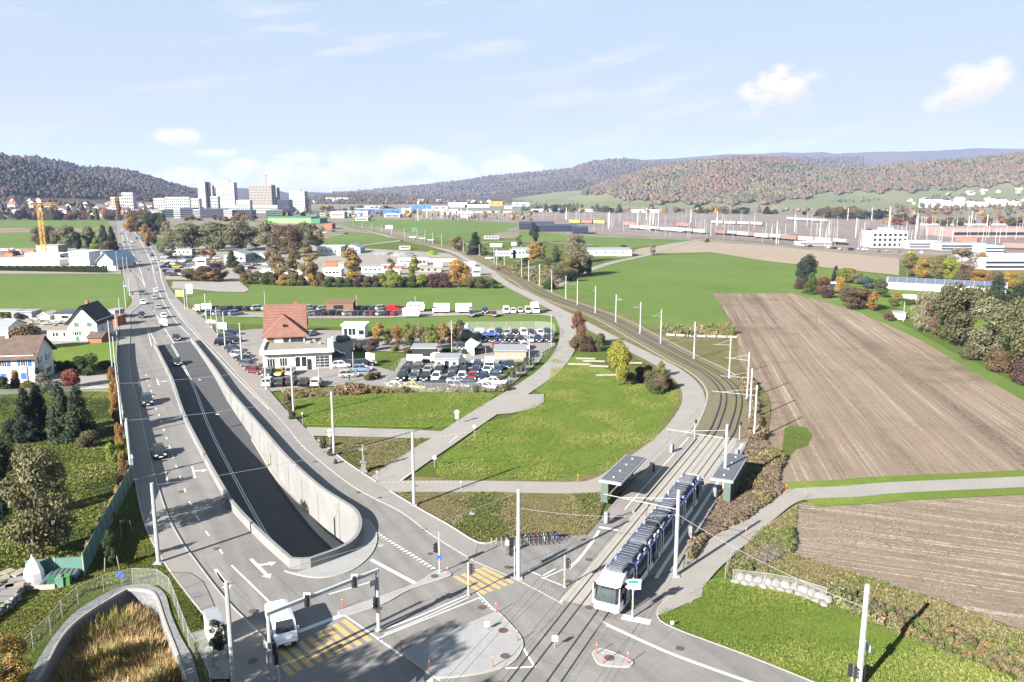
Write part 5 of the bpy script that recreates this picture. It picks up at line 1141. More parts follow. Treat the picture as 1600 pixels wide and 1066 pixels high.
# signal tower of the rail yard
ct = tower(1362, 1417, 387, 361, 16, 'whitewall', 'square white railway control tower with two window rows', rows=3, cols=7, name='control_tower', cat='control tower', top=True)
p = G(1387, 378); MB().tube((0, 0, 0), (0, 0, top_z(p, 324)), .5, .2, 8).build('radio_mast', M['white'], loc=p, label='slender white radio mast behind the control tower', cat='mast')
for a in ((1420, 1470, 389, 377, 14, 'whitewall', 'long white railway office right of the control tower'), (1470, 1540, 392, 380, 14, 'greywall', 'grey low railway workshop with dark window band'), (1539, 1568, 396, 384, 14, 'bluewall', 'pale blue cube building at the rail yard'),
  (1250, 1300, 384, 378, 12, 'whitewall', 'low white platform building left of the control tower'), (1537, 1700, 422, 403, 30, 'whitewall', 'large white curved roof warehouse at the right edge'), (1492, 1516, 417, 411, 5, 'white', 'white truck parked behind the autumn trees')):
 tower(*a, rows=2, cols=8, style='bands', name='railway_building', cat='railway building', top=False)
tower(1487, 1700, 371, 357, 40, 'pinkred', 'long red and white freight hall beyond the tracks', rows=1, style='bands', name='freight_hall', cat='hall', top=False)
tower(1440, 1600, 352, 350, 8, 'whitewall', 'pale raised motorway bridge behind the rail yard', rows=1, style='none', name='bridge', cat='bridge', top=False)
# greenhouse with blue panelled roof
A, B = G(1387, 453), G(1452, 463); w, rz = frame(A, G(1490, 462)); t = thing('greenhouse', 'long low greenhouse with blue grey solar panel roof', 'greenhouse', G(1384, 451), R(-30));
MB().box((20, 5, 1.2), (40, 10, 2.4)).build('wall', M['whitewall'], t); gable(MB(), 40, 10, 2.4, 4.0, .3, 'x').build('roof', M['metalroof'], t)
sp_ = MB().box((0, 0, 0), (3.0, 4.6, .08)).mesh('solar_panel', mat('solar_panel', (.10, .12, .17), .25, vary=.1, spec=.6))
for i in range(12): o = put('solar_panel', sp_, t, loc=(2.0 + i * 3.25, 2.45, 3.42)); o.rotation_euler = (math.atan2(1.6, 5), 0, 0)
shed(1418, 1432, 470, 463, 3, 'whitewall', 'white', 'small white garden shelter in the allotment', 'garden_shed', 'shed'); shed(1300, 1318, 451, 443, 3, 'darkclad', 'white', 'open garden pavilion under the trees', 'garden_shed', 'shed')
shed(1402, 1414, 499, 489, 3, 'white', 'metalroof', 'small white beehive hut at the field edge', 'garden_shed', 'shed')
# --- houses of the towns: a few shapes, many copies
def small_house(w, d, e, r_, wallm, roofm):
 t = thing('house', 'x', 'house'); gable_body(MB(), w, d, e, r_, 'x').build('wall', wallm, t); gable(MB(), w, d, e - .2, r_, .5, 'x', th=.3).build('roof', roofm, t)
 mb = MB()
 for k in range(3):
  for z in (1.6, 4.3):
   if z < e: mb.box((w * (k + .5) / 3, -.05, z), (1.2, .2, 1.3)); mb.box((w * (k + .5) / 3, d + .05, z), (1.2, .2, 1.3))
 mb.build('windows', M['glass'], t, kind='stuff'); return t
objwall = mat('render_any_colour', (1, 1, 1), .9, vary=.04, objcol=True)
proto = {}
def house_at(p, kind, rz, wallc, label, group):
 if kind not in proto:
  k = {0: (11, 9, 5.4, 9.2, 'rooftile'), 1: (14, 10, 6.2, 10, 'roofbrown'), 2: (16, 11, 8.5, 10.4, 'metalroof'), 3: (10, 8, 5.0, 8.6, 'roofbrown')}[kind]
  o = small_house(k[0], k[1], k[2], k[3], objwall, M[k[4]]); proto[kind] = o; o.location = p; o.rotation_euler.z = rz; o['label'] = label; o['group'] = group
  for c in o.children: c.color = KC(wallc) + (1,)
  return o
 return dup(proto[kind], p, rz, label, group, color=wallc)
def town(n, xr, fn, label, group, seed):
 r_ = random.Random(seed)
 for i in range(n):
  x = r_.uniform(*xr); p = fn(x, r_); c = r_.choice([(.62, .60, .56), (.70, .69, .67), (.55, .47, .38), (.60, .56, .46), (.66, .66, .68), (.45, .36, .30)])
  house_at(p, r_.choice([0, 1, 1, 2, 3, 3]), r_.uniform(-.6, .6) + r_.choice([0, 1.57]), c, label, group)
def on_hill(gr, t0, t1):
 def f(x, r_):
  px, _ = project(gr[2]); j = int(np.argmin(abs(px - x))); k = int(r_.uniform(t0, t1) * (gr.shape[0] - 1)); q = gr[k, j]; return Vector((q[0] + r_.uniform(-12, 12), q[1] + r_.uniform(-12, 12), q[2] - .5))
 return f
town(85, (-40, 320), lambda x, r_: G(x, r_.uniform(324, 339)), 'small pale house with pitched roof in the town below the left hill', 'houses of the town left', 1)
town(70, (-60, 300), on_hill(gL1, .06, .33), 'small house on the lower slope of the left hill', 'houses on the left slope', 2)
town(24, (480, 900), on_hill(gC1, .0, .3), 'tiny distant house among trees left of the rail yard', 'far houses in the middle', 3)
town(26, (660, 980), lambda x, r_: D(x, 318, r_.uniform(2500, 3000)) * 1, 'tiny distant house in the village under the vineyards', 'far village houses', 4)
town(45, (1430, 1700), on_hill(gR1, .06, .22), 'white house of the village at the foot of the right hill', 'village houses on the right', 5)
town(26, (1480, 1700), on_hill(gR1, .34, .46), 'white house high on the right vineyard slope', 'houses on the upper right slope', 6)
r_ = random.Random(5)
for i in range(13):
 x = 1440 + i * 17; A = D(x, 336, 1900); A.z = 0; w = r_.uniform(14, 24); h = r_.uniform(14, 22); t = thing('apartment_block', 'white apartment block in the row beyond the motorway', 'apartment block', A, r_.uniform(-.2, .2), 'white apartment blocks on the right')
 MB().box((w / 2, 7, h / 2), (w, 14, h)).build('wall', M['whitewall'], t); gable(MB(), w, 14, h, h + 4, .4, 'x' if i % 2 else 'y', th=.3).build('roof', M['roofbrown' if i % 3 else 'metalroof'], t); mb = MB()
 for a in range(5):
  for b in range(int(h / 3.2)): mb.box((w * (a + .5) / 5, -.05, 1.8 + b * 3.1), (1.5, .2, 1.5))
 mb.build('windows', M['glass'], t, kind='stuff')
# ================================================================== RAIL YARD
def mast_mesh(h, m, arm=0, r=.16):
 mb = MB().tube((0, 0, 0), (0, 0, h), r, r * .7, 5)
 if arm: mb.tube((0, 0, h * .85), (arm, 0, h * .88), .06, n=4); mb.tube((0, 0, h * .7), (arm * .8, 0, h * .86), .05, n=4)
 return mb.mesh('catenary_mast', m)
mm_ = [mast_mesh(11, M['galv'], 4), mast_mesh(13, M['galv'], 5), mast_mesh(16, M['white'], 0, .22)]
r_ = random.Random(21)
for i in range(290):
 x = r_.uniform(640, 1640); u = r_.random(); lo = np.interp(x, [640, 900, 1200, 1640], [340, 336, 338, 350]); hi = np.interp(x, [640, 830, 930, 1080, 1200, 1400, 1640], [346, 352, 366, 373, 380, 398, 402]); y = lo + (hi - lo) * (u ** .8)
 if x < 830 and y > 347: continue
 if 805 < x < 925 and y > 345: y = 343
 if x > 1350 and y > 384: y = r_.uniform(352, 376)
 put('catenary_mast', mm_[0 if r_.random() < .55 else (1 if r_.random() < .8 else 2)], loc=G(x, y), rz=r_.choice([0, 3.14]) + .15, label='grey overhead line mast in the rail yard', cat='mast', group='overhead line masts of the rail yard')
# tracks of the yard
for k in range(11):
 f = k / 10; a = [(640 + 150 * f, 343 + 2 * f), (900, 338 + 22 * f), (1100, 340 + 32 * f), (1300, 344 + 42 * f), (1640, 352 + 46 * f)]
 if k > 4: a = a[1:] if k < 8 else a[2:]
 ribbon('railway_track', gs(*a, n=3), 1.8, .02 + k * .002, M['rail'])
def wagon(p, rz, L, m, kind, label, group):
 t = thing('rail_wagon', label, 'wagon', p, rz, group); mb = MB()
 if kind == 'tank': mb.tube((-L / 2 + .8, 0, 2.6), (L / 2 - .8, 0, 2.6), 1.4, n=10)
 elif kind == 'loco': mb.box((0, 0, 2.5), (L, 2.9, 3.0)).box((0, 0, 4.2), (L * .6, 2, .5))
 else: mb.box((0, 0, 2.6), (L - .8, 2.9, 2.9)); [mb.box((-L / 2 + 1 + q * 1.5, -1.48, 2.6), (.15, .1, 2.8)) for q in range(int(L / 1.5) - 1)]
 mb.build('body', m, t); MB().box((0, 0, 1.0), (L, 2.4, .35)).build('underframe', M['black'], t)
 for s in (-1, 1): MB().box((s * L * .35, 0, .5), (2.6, 2.0, .9)).build('bogie', M['black'], t)
 return t
M['wagred'] = paint('signal_red', (.30, .11, .09)); M['wagrust'] = paint('rust_brown', (.20, .13, .10)); M['waggrey'] = paint('wagon_grey', (.30, .30, .30)); M['wagyel'] = paint('maintenance_yellow', (.55, .38, .08))
def train(px0, px1, kinds, label, group):
 a, b = G(*px0), G(*px1); d = (b - a); L = d.length; d.normalize(); s = 0; i = 0
 while s + 15 < L:
  k = kinds[i % len(kinds)]; ln = 16 if k[1] != 'tank' else 13; wagon(a + d * (s + ln / 2), math.atan2(d.y, d.x), ln, M[k[0]], k[1], label % k[2], group); s += ln + 1; i += 1
train((985, 358), (1120, 367), [('waggrey', 'box', 'grey'), ('whitewall', 'box', 'white'), ('waggrey', 'tank', 'grey tank')], '%s wagon of the long freight train in the rail yard', 'wagons of the near freight train')
train((1118, 366), (1270, 378), [('wagrust', 'box', 'rust brown'), ('concrete', 'tank', 'pale tank'), ('waggrey', 'box', 'grey')], '%s wagon of the freight train behind the pale field', 'wagons of the second freight train')
train((975, 353), (1010, 354), [('wagred', 'loco', 'red')], '%s locomotive left of the long freight train', 'red locomotives on the left'); train((1058, 354), (1085, 355), [('wagred', 'loco', 'red')], '%s locomotive in the middle of the rail yard', 'red locomotives in the middle')
train((890, 349), (960, 351), [('wagyel', 'box', 'yellow'), ('wagred', 'box', 'red')], '%s maintenance wagon beside the black hall', 'maintenance wagons'); train((1112, 350), (1200, 353), [('concrete', 'box', 'pale')], '%s coach of the passenger train far in the yard', 'passenger coaches far back')
train((1230, 344), (1300, 348), [('waggrey', 'box', 'pale')], '%s coach of the long pale train at the back', 'coaches of the long pale train'); train((1495, 379), (1530, 381), [('wagred', 'loco', 'red')], '%s railcar beyond the railway workshop', 'red railcars on the right'); train((1565, 389), (1650, 392), [('wagred', 'box', 'red')], '%s wagon at the right edge of the yard', 'red wagons on the right')
train((1180, 372), (1340, 384), [('waggrey', 'box', 'grey'), ('concrete', 'tank', 'pale tank'), ('wagrust', 'box', 'brown'), ('waggrey', 'box', 'grey')], '%s wagon in the row left of the control tower', 'wagons left of the control tower')
# ================================================================== VEHICLES
carpaint = mat('car_paint', (1, 1, 1), .28, .15, vary=.02, objcol=True, spec=.6)
M['lamp_red'] = paint('tail_lamp_red', (.45, .02, .02), .3); M['lamp_clear'] = paint('headlamp_clear', (.7, .72, .75), .15)
def loft(mb, st, mi=0):
 """stations: (x, z bottom, z shoulder, z top, half width)"""
 n = 8; vs = []
 for (x, zb, zs, zt, w) in st:
  vs += [(x, -w * .9, zb), (x, -w, zb + (zs - zb) * .45), (x, -w * .96, zs), (x, -w * .62, zt), (x, w * .62, zt), (x, w * .96, zs), (x, w, zb + (zs - zb) * .45), (x, w * .9, zb)]
 fs = [(i * n + k, i * n + (k + 1) % n, (i + 1) * n + (k + 1) % n, (i + 1) * n + k) for i in range(len(st) - 1) for k in range(n)]
 fs += [tuple(range(n)), tuple((len(st) - 1) * n + k for k in range(n))[::-1]]
 return mb.add(vs, [f[::-1] for f in fs], mi)
KINDS_CAR = dict(
hatch=(4.1, 1.78, [(-2.05, .35, .6, .66, .78), (-1.95, .24, .84, .93, .86), (-1.2, .2, .90, .97, .89), (.5, .2, .88, .95, .89), (1.15, .2, .80, .90, .87), (1.8, .24, .66, .74, .82), (2.05, .33, .55, .58, .70)], (-1.95, 1.1, -1.5, .25, 1.47)),
estate=(4.7, 1.82, [(-2.35, .35, .62, .70, .80), (-2.25, .24, .86, .95, .87), (-1.2, .2, .90, .98, .9), (.7, .2, .87, .95, .9), (1.4, .2, .78, .88, .88), (2.1, .24, .64, .72, .82), (2.35, .33, .54, .57, .70)], (-2.25, 1.25, -2.0, .35, 1.47)),
sedan=(4.6, 1.80, [(-2.3, .35, .68, .78, .78), (-2.2, .24, .86, .97, .85), (-1.5, .2, .88, 1.0, .88), (.7, .2, .86, .94, .89), (1.4, .2, .78, .87, .87), (2.1, .24, .64, .71, .81), (2.3, .33, .54, .57, .70)], (-1.75, 1.2, -1.05, .3, 1.42)),
suv=(4.5, 1.88, [(-2.25, .42, .75, .82, .82), (-2.15, .3, 1.0, 1.08, .9), (-1.2, .28, 1.03, 1.10, .93), (.7, .28, 1.0, 1.08, .93), (1.3, .28, .95, 1.04, .92), (2.0, .3, .82, .92, .86), (2.25, .4, .66, .70, .74)], (-2.15, 1.15, -1.85, .4, 1.70)),
small=(3.6, 1.66, [(-1.8, .35, .6, .66, .74), (-1.72, .24, .86, .94, .80), (-.9, .2, .90, .98, .82), (.6, .2, .87, .95, .82), (1.1, .2, .80, .90, .81), (1.6, .24, .64, .72, .76), (1.8, .33, .52, .56, .64)], (-1.72, 1.05, -1.4, .3, 1.52)))
def cabin(mb, c, W_, z0, mi_g=0, mi_p=1):
 xb0, xf0, xb1, xf1, zt = c; w0, w1 = W_ * .44, W_ * .36
 lo = [(xb0, -w0, z0), (xf0, -w0, z0), (xf0, w0, z0), (xb0, w0, z0)]; hi = [(xb1, -w1, zt - .03), (xf1, -w1, zt - .03), (xf1, w1, zt - .03), (xb1, w1, zt - .03)]
 mb.add(lo + hi, [(0, 1, 5, 4), (1, 2, 6, 5), (2, 3, 7, 6), (3, 0, 4, 7)], mi_g); return lo, hi
def car_parts(kind, t, far=False):
 L_, W_, st, c = KINDS_CAR[kind]; body = MB(); loft(body, st); xb0, xf0, xb1, xf1, zt = c; z0 = st[3][3] - .03; w0, w1 = W_ * .445, W_ * .365
 body.add([(xb1 - .04, -w1, zt - .05), (xf1 + .04, -w1, zt - .05), (xf1 + .04, w1, zt - .05), (xb1 - .04, w1, zt - .05), (xb1 + .1, -w1 * .85, zt), (xf1 - .1, -w1 * .85, zt), (xf1 - .1, w1 * .85, zt), (xb1 + .1, w1 * .85, zt)],
   [(4, 5, 6, 7), (0, 1, 5, 4), (1, 2, 6, 5), (2, 3, 7, 6), (3, 0, 4, 7)])
 xm0 = (xb0 + xf0) / 2; xm1 = (xb1 + xf1) / 2
 for s in (-1, 1):
  for (a, b) in (((xf0, z0), (xf1, zt - .05)), ((xm0, z0), (xm1, zt - .05)), ((xb0 + .05, z0), (xb1 + .03, zt - .05))):
   body.tube((a[0], s * w0, a[1]), (b[0], s * w1, b[1]), .045, n=4)
 if far:
  cabin(body, c, W_, z0, 1)
  for x in (-L_ * .31, L_ * .31):
   for s in (-1, 1): body.tube((x, s * (W_ / 2 - .02), .32), (x, s * (W_ / 2 - .2), .32), .32, n=8, mi=2)
  return body.mesh('car', [carpaint, M['glass'], M['rubber']])
 for s in (-1, 1): body.box((xf0 - .15, s * (W_ / 2 + .08), z0 + .08), (.14, .2, .13))
 body.build('body', carpaint, t, smooth=False); g = MB(); cabin(g, c, W_, z0); g.build('windows', M['glass'], t)
 wm = MB().tube((0, -.1, 0), (0, .1, 0), .32, n=12).tube((0, -.115, 0), (0, .115, 0), .18, n=8, mi=1).mesh('wheel', [M['rubber'], M['galv']])
 for x in (-L_ * .31, L_ * .31):
  for s in (-1, 1): put('wheel', wm, t, loc=(x, s * (W_ / 2 - .09), .32))
 hm = MB().box((0, 0, 0), (.16, .34, .15)).mesh('headlight', M['lamp_clear']); tm = MB().box((0, 0, 0), (.12, .22, .24)).mesh('tail_light', M['lamp_red'])
 f, r_ = st[-2], st[1]
 for s in (-1, 1): put('headlight', hm, t, loc=(L_ / 2 - .12, s * (W_ / 2 - .32), f[2] - .02)); put('tail_light', tm, t, loc=(-L_ / 2 + .06, s * (W_ / 2 - .2), r_[2] - .1))
 MB().box((L_ / 2 - .02, 0, .42), (.06, .5, .11)).build('number_plate', M['white'], t); MB().box((L_ / 2 - .03, 0, .28), (.07, W_ * .6, .12)).build('grille', M['black'], t)
def van_parts(t, L_=4.9, W_=1.95, H_=2.0, glass_box=True):
 b = MB(); st = [(-L_ / 2, .3, H_ - .25, H_ - .08, W_ / 2 - .05), (-L_ / 2 + .12, .25, H_ - .12, H_, W_ / 2), (L_ * .10, .25, H_ - .12, H_, W_ / 2), (L_ * .20, .25, H_ - .2, H_ - .06, W_ / 2), (L_ * .335, .25, 1.05, 1.12, W_ / 2), (L_ * .45, .28, .86, .93, W_ / 2 - .06), (L_ / 2, .35, .62, .66, W_ / 2 - .2)]
 loft(b, st); [b.box((L_ * .28, s * (W_ / 2 + .1), 1.15), (.12, .22, .28)) for s in (-1, 1)]; [b.box((-L_ * .15, s * .3, H_ + .02), (L_ * .5, .05, .04)) for s in (-1, 1)]
 b.build('body', carpaint, t); g = MB(); x0, x1 = L_ * .345, L_ * .205; z0, z1 = 1.1, H_ - .16
 g.add([(x0, -W_ * .40, z0 + .03), (x0, W_ * .40, z0 + .03), (x1 + .05, W_ * .34, z1 + .04), (x1 + .05, -W_ * .34, z1 + .04)], [(0, 1, 2, 3)]); g.build('windscreen', M['glass'], t)
 for s in (-1, 1):
  MB().add([(x0 - .12, s * (W_ * .503), z0), (L_ * .04, s * (W_ * .503), z0), (L_ * .04, s * (W_ * .49), z1 - .05), (x1 - .06, s * (W_ * .49), z1 - .05)], [(0, 1, 2, 3)] if s < 0 else [(3, 2, 1, 0)]).build('side_window', M['glass'], t)
 wm = MB().tube((0, -.12, 0), (0, .12, 0), .34, n=12).tube((0, -.13, 0), (0, .13, 0), .18, n=8, mi=1).mesh('wheel', [M['rubber'], M['galv']])
 for x in (-L_ * .31, L_ * .33):
  for s in (-1, 1): put('wheel', wm, t, loc=(x, s * (W_ / 2 - .1), .34))
 for s in (-1, 1): MB().box((L_ * .455, s * (W_ / 2 - .28), .84), (.2, .3, .16)).build('headlight', M['lamp_clear'], t); MB().box((-L_ / 2 - .01, s * (W_ / 2 - .12), 1.1), (.05, .14, .5)).build('tail_light', M['lamp_red'], t)
 MB().box((L_ / 2 - .02, 0, .45), (.12, W_ * .75, .22)).build('bumper', M['black'], t); MB().box((L_ / 2 + .05, 0, .48), (.03, .5, .11)).build('number_plate', M['white'], t)
CARS = {}
PAL = dict(black=(.012, .012, .015), dark=(.025, .028, .036), navy=(.018, .032, .085), grey=(.10, .105, .11), silver=(.38, .39, .40), white=(.72, .72, .71), red=(.38, .018, .018), blue=(.04, .10, .26), teal=(.03, .10, .13), yellow=(.62, .42, .04), sky=(.18, .26, .38), beige=(.45, .38, .24), darkred=(.16, .02, .02))
CN = dict(dark='dark', navy='dark blue', sky='pale blue', teal='dark teal', darkred='dark red')
KN = dict(hatch='hatchback', estate='estate car', sedan='saloon', suv='off-road car', small='small car', van='van')
def car(kind, p, rz, colour, label, group, far=False):
 if not isinstance(p, Vector): p = G(*p, z=.05)
 key = (kind, far)
 if key not in CARS:
  if far: o = put('parked_car', car_parts(kind, None, True), None, loc=p, rz=rz, label=label, cat='car', group=group, color=PAL[colour])
  else:
   o = thing('van' if kind == 'van' else 'car', label, 'van' if kind == 'van' else 'car', p, rz, group); van_parts(o) if kind == 'van' else car_parts(kind, o)
   for c in o.children: c.color = KC(PAL[colour]) + (1,)
  CARS[key] = o; return o
 return dup(CARS[key], p, rz, label, group, color=PAL[colour])
def aim(a, b): d = G(*b) - G(*a); return math.atan2(d.y, d.x)
# on the road: (kind, where, towards, colour, label)
road_cars = [
('van', (441, 992), (452, 1020), 'white', 'white delivery van waiting at the yellow crossing under the signal gantry'),
('hatch', (249, 712), (262, 742), 'black', 'black compact car on the left lanes halfway down beside the parapet'),
('suv', (230, 631), (239, 658), 'dark', 'dark car on the left lanes ahead of the shaded pavement'),
('suv', (222, 496), (228, 510), 'dark', 'dark people carrier on the road beside the first bus bay'),
('hatch', (277, 571), (287, 592), 'dark', 'dark car driving down into the underpass ramp'),
('sedan', (276, 531), (284, 545), 'dark', 'dark saloon at the top of the underpass ramp'),
('hatch', (224, 475), (229, 486), 'white', 'white car behind the dark people carrier, facing the camera'), ('hatch', (223, 460), (226, 468), 'dark', 'dark car behind the white one, facing the camera'),
('estate', (242, 467), (236, 455), 'silver', 'silver car driving away in the middle of the road'), ('hatch', (244, 456), (240, 446), 'white', 'white car driving away ahead of the silver one'),
('estate', (248, 482), (241, 468), 'silver', 'silver estate driving away between two white cars'), ('hatch', (256, 496), (248, 482), 'white', 'white car driving away just before the trench'),
('van', (256, 509), (249, 496), 'white', 'white van with roof rack driving away at the trench head'),
('hatch', (240, 407), (236, 398), 'white', 'white car in the far right lane beyond the signals'), ('hatch', (238, 400), (235, 392), 'dark', 'dark car in the far right lane beyond the signals'),
('van', (214, 374), (211, 368), 'blue', 'blue van at the far junction, the left one of two'), ('van', (222, 374), (219, 368), 'blue', 'blue van at the far junction, the right one of two'),
('hatch', (195, 380), (200, 394), 'dark', 'dark car queueing at the far stop line'), ('hatch', (201, 380), (206, 394), 'silver', 'silver car queueing at the far stop line'), ('hatch', (206, 379), (211, 392), 'white', 'white car queueing at the far stop line'),
('hatch', (188, 384), (193, 396), 'dark', 'dark car left of the queue at the far junction'), ('hatch', (191, 360), (190, 352), 'white', 'white car on the far road before the poplar'), ('sedan', (190, 366), (192, 374), 'dark', 'dark car coming from the far end of the road'),
('small', (212, 409), (217, 420), 'grey', 'grey small car near the far traffic island'), ('hatch', (199, 404), (204, 416), 'red', 'red car on the forecourt by the depot'), ('hatch', (209, 413), (205, 400), 'dark', 'dark car on the forecourt by the depot')]
for k, p, q, c, l in road_cars:
 q_ = G(*p, z=.03)
 if 'ramp' in l or 'trench head' in l:
  q_.z = floor_z(q_) + .03 if 'ramp' in l else .03
  if 'driving down' in l: q_ = G(277, 568, -.2); q_.z = floor_z(q_) + .02
 car(k, q_, aim(p, q), c, l, None)
def row(pts, rz, place, jit=.05, group=None, kinds=None, far=False):
 r_ = random.Random(len(pts) * 7 + int(pts[0][1]))
 for i, (x, y, c) in enumerate(pts):
  k = r_.choice(kinds or ['hatch', 'estate', 'sedan', 'suv', 'hatch'])
  car(k, (x, y), rz + r_.uniform(-jit, jit), c, '%s %s, %s from the left in the %s' % (CN.get(c, c), KN[k], ordn(i), place), group or ('cars of the ' + place), far)
C_ = lambda s, y: [(float(a.split(':')[0]), y, a.split(':')[1]) for a in s.split()]
row(C_('314:silver 326:navy 338:red 350:grey 361:black 375:black 390:dark 404:silver 420:silver 435:black 452:black 467:dark 484:silver 497:navy 506:silver 562:dark 574:black 586:navy 597:silver 608:dark', 484.5), R(38), 'back gravel lot row')
row(C_('332:sky 343:silver 354:grey 369:sky 431:white 442:red 454:white 466:red 478:white 489:silver 500:grey 511:dark 522:black 533:black 545:silver 556:grey 566:black 577:grey 588:darkred 598:silver 608:black 620:red 631:dark', 492.5), R(42), 'front gravel lot row')
row(C_('768:white 780:dark 792:silver 805:black 818:white 830:dark 844:white 856:dark', 523.5), R(-84), 'upper lot back row')
row(C_('754:dark 768:navy 784:dark 798:black 813:black 828:silver 840:navy 856:dark', 533.5), R(-84), 'upper lot middle row')
row(C_('720:grey 734:darkred 748:silver 776:red 791:grey 805:darkred 819:white', 545), R(-80), 'upper lot front row')
row(C_('629:black 647:grey 664:black 682:white 706:dark 722:white 738:red 755:navy 773:teal', 593), R(-92), 'lower lot main row')
row(C_('634:dark 651:grey 669:silver 686:dark 709:grey 724:dark 744:navy 761:white 778:teal', 582), R(-92), 'lower lot second row')
row(C_('640:grey 654:silver 745:navy 765:white 785:blue 797:dark', 574.5), R(-92), 'row beside the sales office')
row(C_('622:white 647:yellow 668:dark 690:dark 716:silver 738:grey 759:white', 608), R(-8), 'side-on row by the fence')
row([(716, 600, 'silver'), (736, 603, 'navy'), (774, 600, 'white')], R(-14), 'short line by the fence')
row([(389, 573, 'grey'), (400, 583, 'darkred'), (381, 564, 'dark'), (375, 559, 'silver'), (370, 554, 'dark'), (365, 549, 'navy')], R(-30), 'line at the garage side')
row([(420, 588, 'grey'), (437, 586, 'yellow'), (454, 585, 'silver')], R(-88), 'line against the garage front', kinds=['hatch', 'suv'])
row([(420, 602, 'white'), (439, 601, 'black'), (456, 600, 'dark'), (475, 601, 'black'), (495, 601, 'white')], R(95), 'outer row before the garage')
row([(364, 523, 'navy'), (356, 529, 'navy'), (366, 534, 'dark'), (350, 539, 'black')], R(15), 'group behind the billboard')
row([(525, 557, 'teal'), (533, 574, 'white'), (553, 572, 'navy'), (571, 571, 'dark'), (566, 580, 'sky'), (545, 589, 'silver')], R(10), 'group right of the garage')
row([(487, 524, 'silver'), (537, 533, 'grey')], R(70), 'yard behind the garage')
# the crowded lot across the field: every car small in the picture
r_ = random.Random(33); kk = 0
for yy, x0, x1, st_ in ((398, 268, 335, 9), (404, 258, 345, 9), (409, 258, 345, 9), (414, 262, 300, 9), (419, 258, 318, 9.5), (425, 260, 325, 10), (431, 264, 290, 10), (437, 300, 312, 10), (408, 376, 412, 9), (414, 372, 420, 9), (421, 374, 404, 10), (428, 376, 396, 10)):
 x = x0
 while x < x1:
  kk += 1; c = r_.choice(['white', 'silver', 'dark', 'navy', 'grey', 'white', 'black', 'sky', 'silver', 'darkred'] if kk % 9 else ['beige', 'yellow', 'white'])
  car(r_.choice(['hatch', 'estate', 'suv', 'sedan']), (x + r_.uniform(-1, 1), yy + r_.uniform(-.8, .8)), R(20) + r_.uniform(-.3, .3) + (3.14 if r_.random() < .4 else 0), c,
   '%s car in the crowded far lot beyond the green field' % CN.get(c, c), '%s cars of the crowded far lot' % CN.get(c, c), True); x += st_
for i, (x, y) in enumerate([(508, 364), (521, 362), (530, 368), (541, 366), (512, 372), (1295, 388), (1304, 389), (1312, 390), (1330, 391), (1342, 390), (1352, 391), (1372, 393), (1388, 393), (1404, 394), (1425, 396), (1440, 396), (975, 386), (1256, 385), (1266, 386), (735, 393), (765, 405), (780, 406)]):
 c = ['white', 'dark', 'silver', 'navy', 'yellow'][i % 5]; car(['hatch', 'estate', 'suv'][i % 3], (x, y), R(20 + 40 * (i % 2)), c, '%s car parked by the railway buildings' % CN.get(c, c) if x > 1200 else '%s car parked by the works yard near the tram line' % CN.get(c, c), 'scattered far parked cars', True)
# camper vans, caravan, trucks
def camper(px, py, rz, L_, label, kind='camper'):
 t = thing('camper_van' if kind == 'camper' else 'caravan', label, 'camper' if kind == 'camper' else 'caravan', G(px, py), rz); b = MB(); c0 = -L_ / 2; w = 2.2
 if kind == 'camper':
  b.box((-L_ * .12, 0, 1.75), (L_ * .74, w, 2.3)); b.box((L_ * .30, 0, 2.55), (L_ * .2, w * .95, .75)); b.box((L_ * .36, 0, .95), (L_ * .2, w * .88, 1.1)); b.add([(L_ * .46, -w * .42, 1.5), (L_ * .46, w * .42, 1.5), (L_ * .5, w * .38, .7), (L_ * .5, -w * .38, .7), (L_ * .36, -w * .42, 2.2), (L_ * .36, w * .42, 2.2)], [(0, 1, 5, 4), (3, 2, 1, 0)])
  MB().box((L_ * .40, 0, 1.8), (.1, w * .8, .7)).build('windscreen', M['glass'], t)
 else:
  for z, l in ((.75, .9), (1.3, 1.0), (1.9, .98), (2.3, .9)): b.box((0, 0, z), (L_ * l, w, .7))
  MB().tube((L_ / 2, 0, .5), (L_ / 2 + 1.1, 0, .45), .07).build('drawbar', M['galv'], t)
 b.build('body', M['white'], t)
 for x in (-.28, 0.0, .2): MB().box((L_ * x, -w / 2 - .01, 2.0), (.8, .06, .45)).build('window', M['glass'], t)
 MB().box((-L_ * .1, -w / 2 - .02, 1.2), (L_ * .6, .05, .12)).build('stripe', M['bluewall'], t)
 for x in ((-.25, .33) if kind == 'camper' else (0,)):
  for s in (-1, 1): MB().tube((L_ * x, s * (w / 2 - .05), .36), (L_ * x, s * (w / 2 - .3), .36), .36, n=10).build('wheel', M['rubber'], t)
 for x in (-.25, .1): MB().box((L_ * x, 0, 2.95), (.6, .6, .14)).build('roof_hatch', M['greywall'], t)
camper(643, 495, R(178), 5.2, 'white caravan nearest the gravel lane, left of the campers', 'caravan'); camper(650, 486, R(0), 5.6, 'pale covered trailer behind the white caravan', 'caravan')
camper(689, 489, R(180), 5.4, 'white camper van facing left on the gravel strip'); camper(726, 489, R(2), 5.6, 'white camper van facing right with overcab berth')
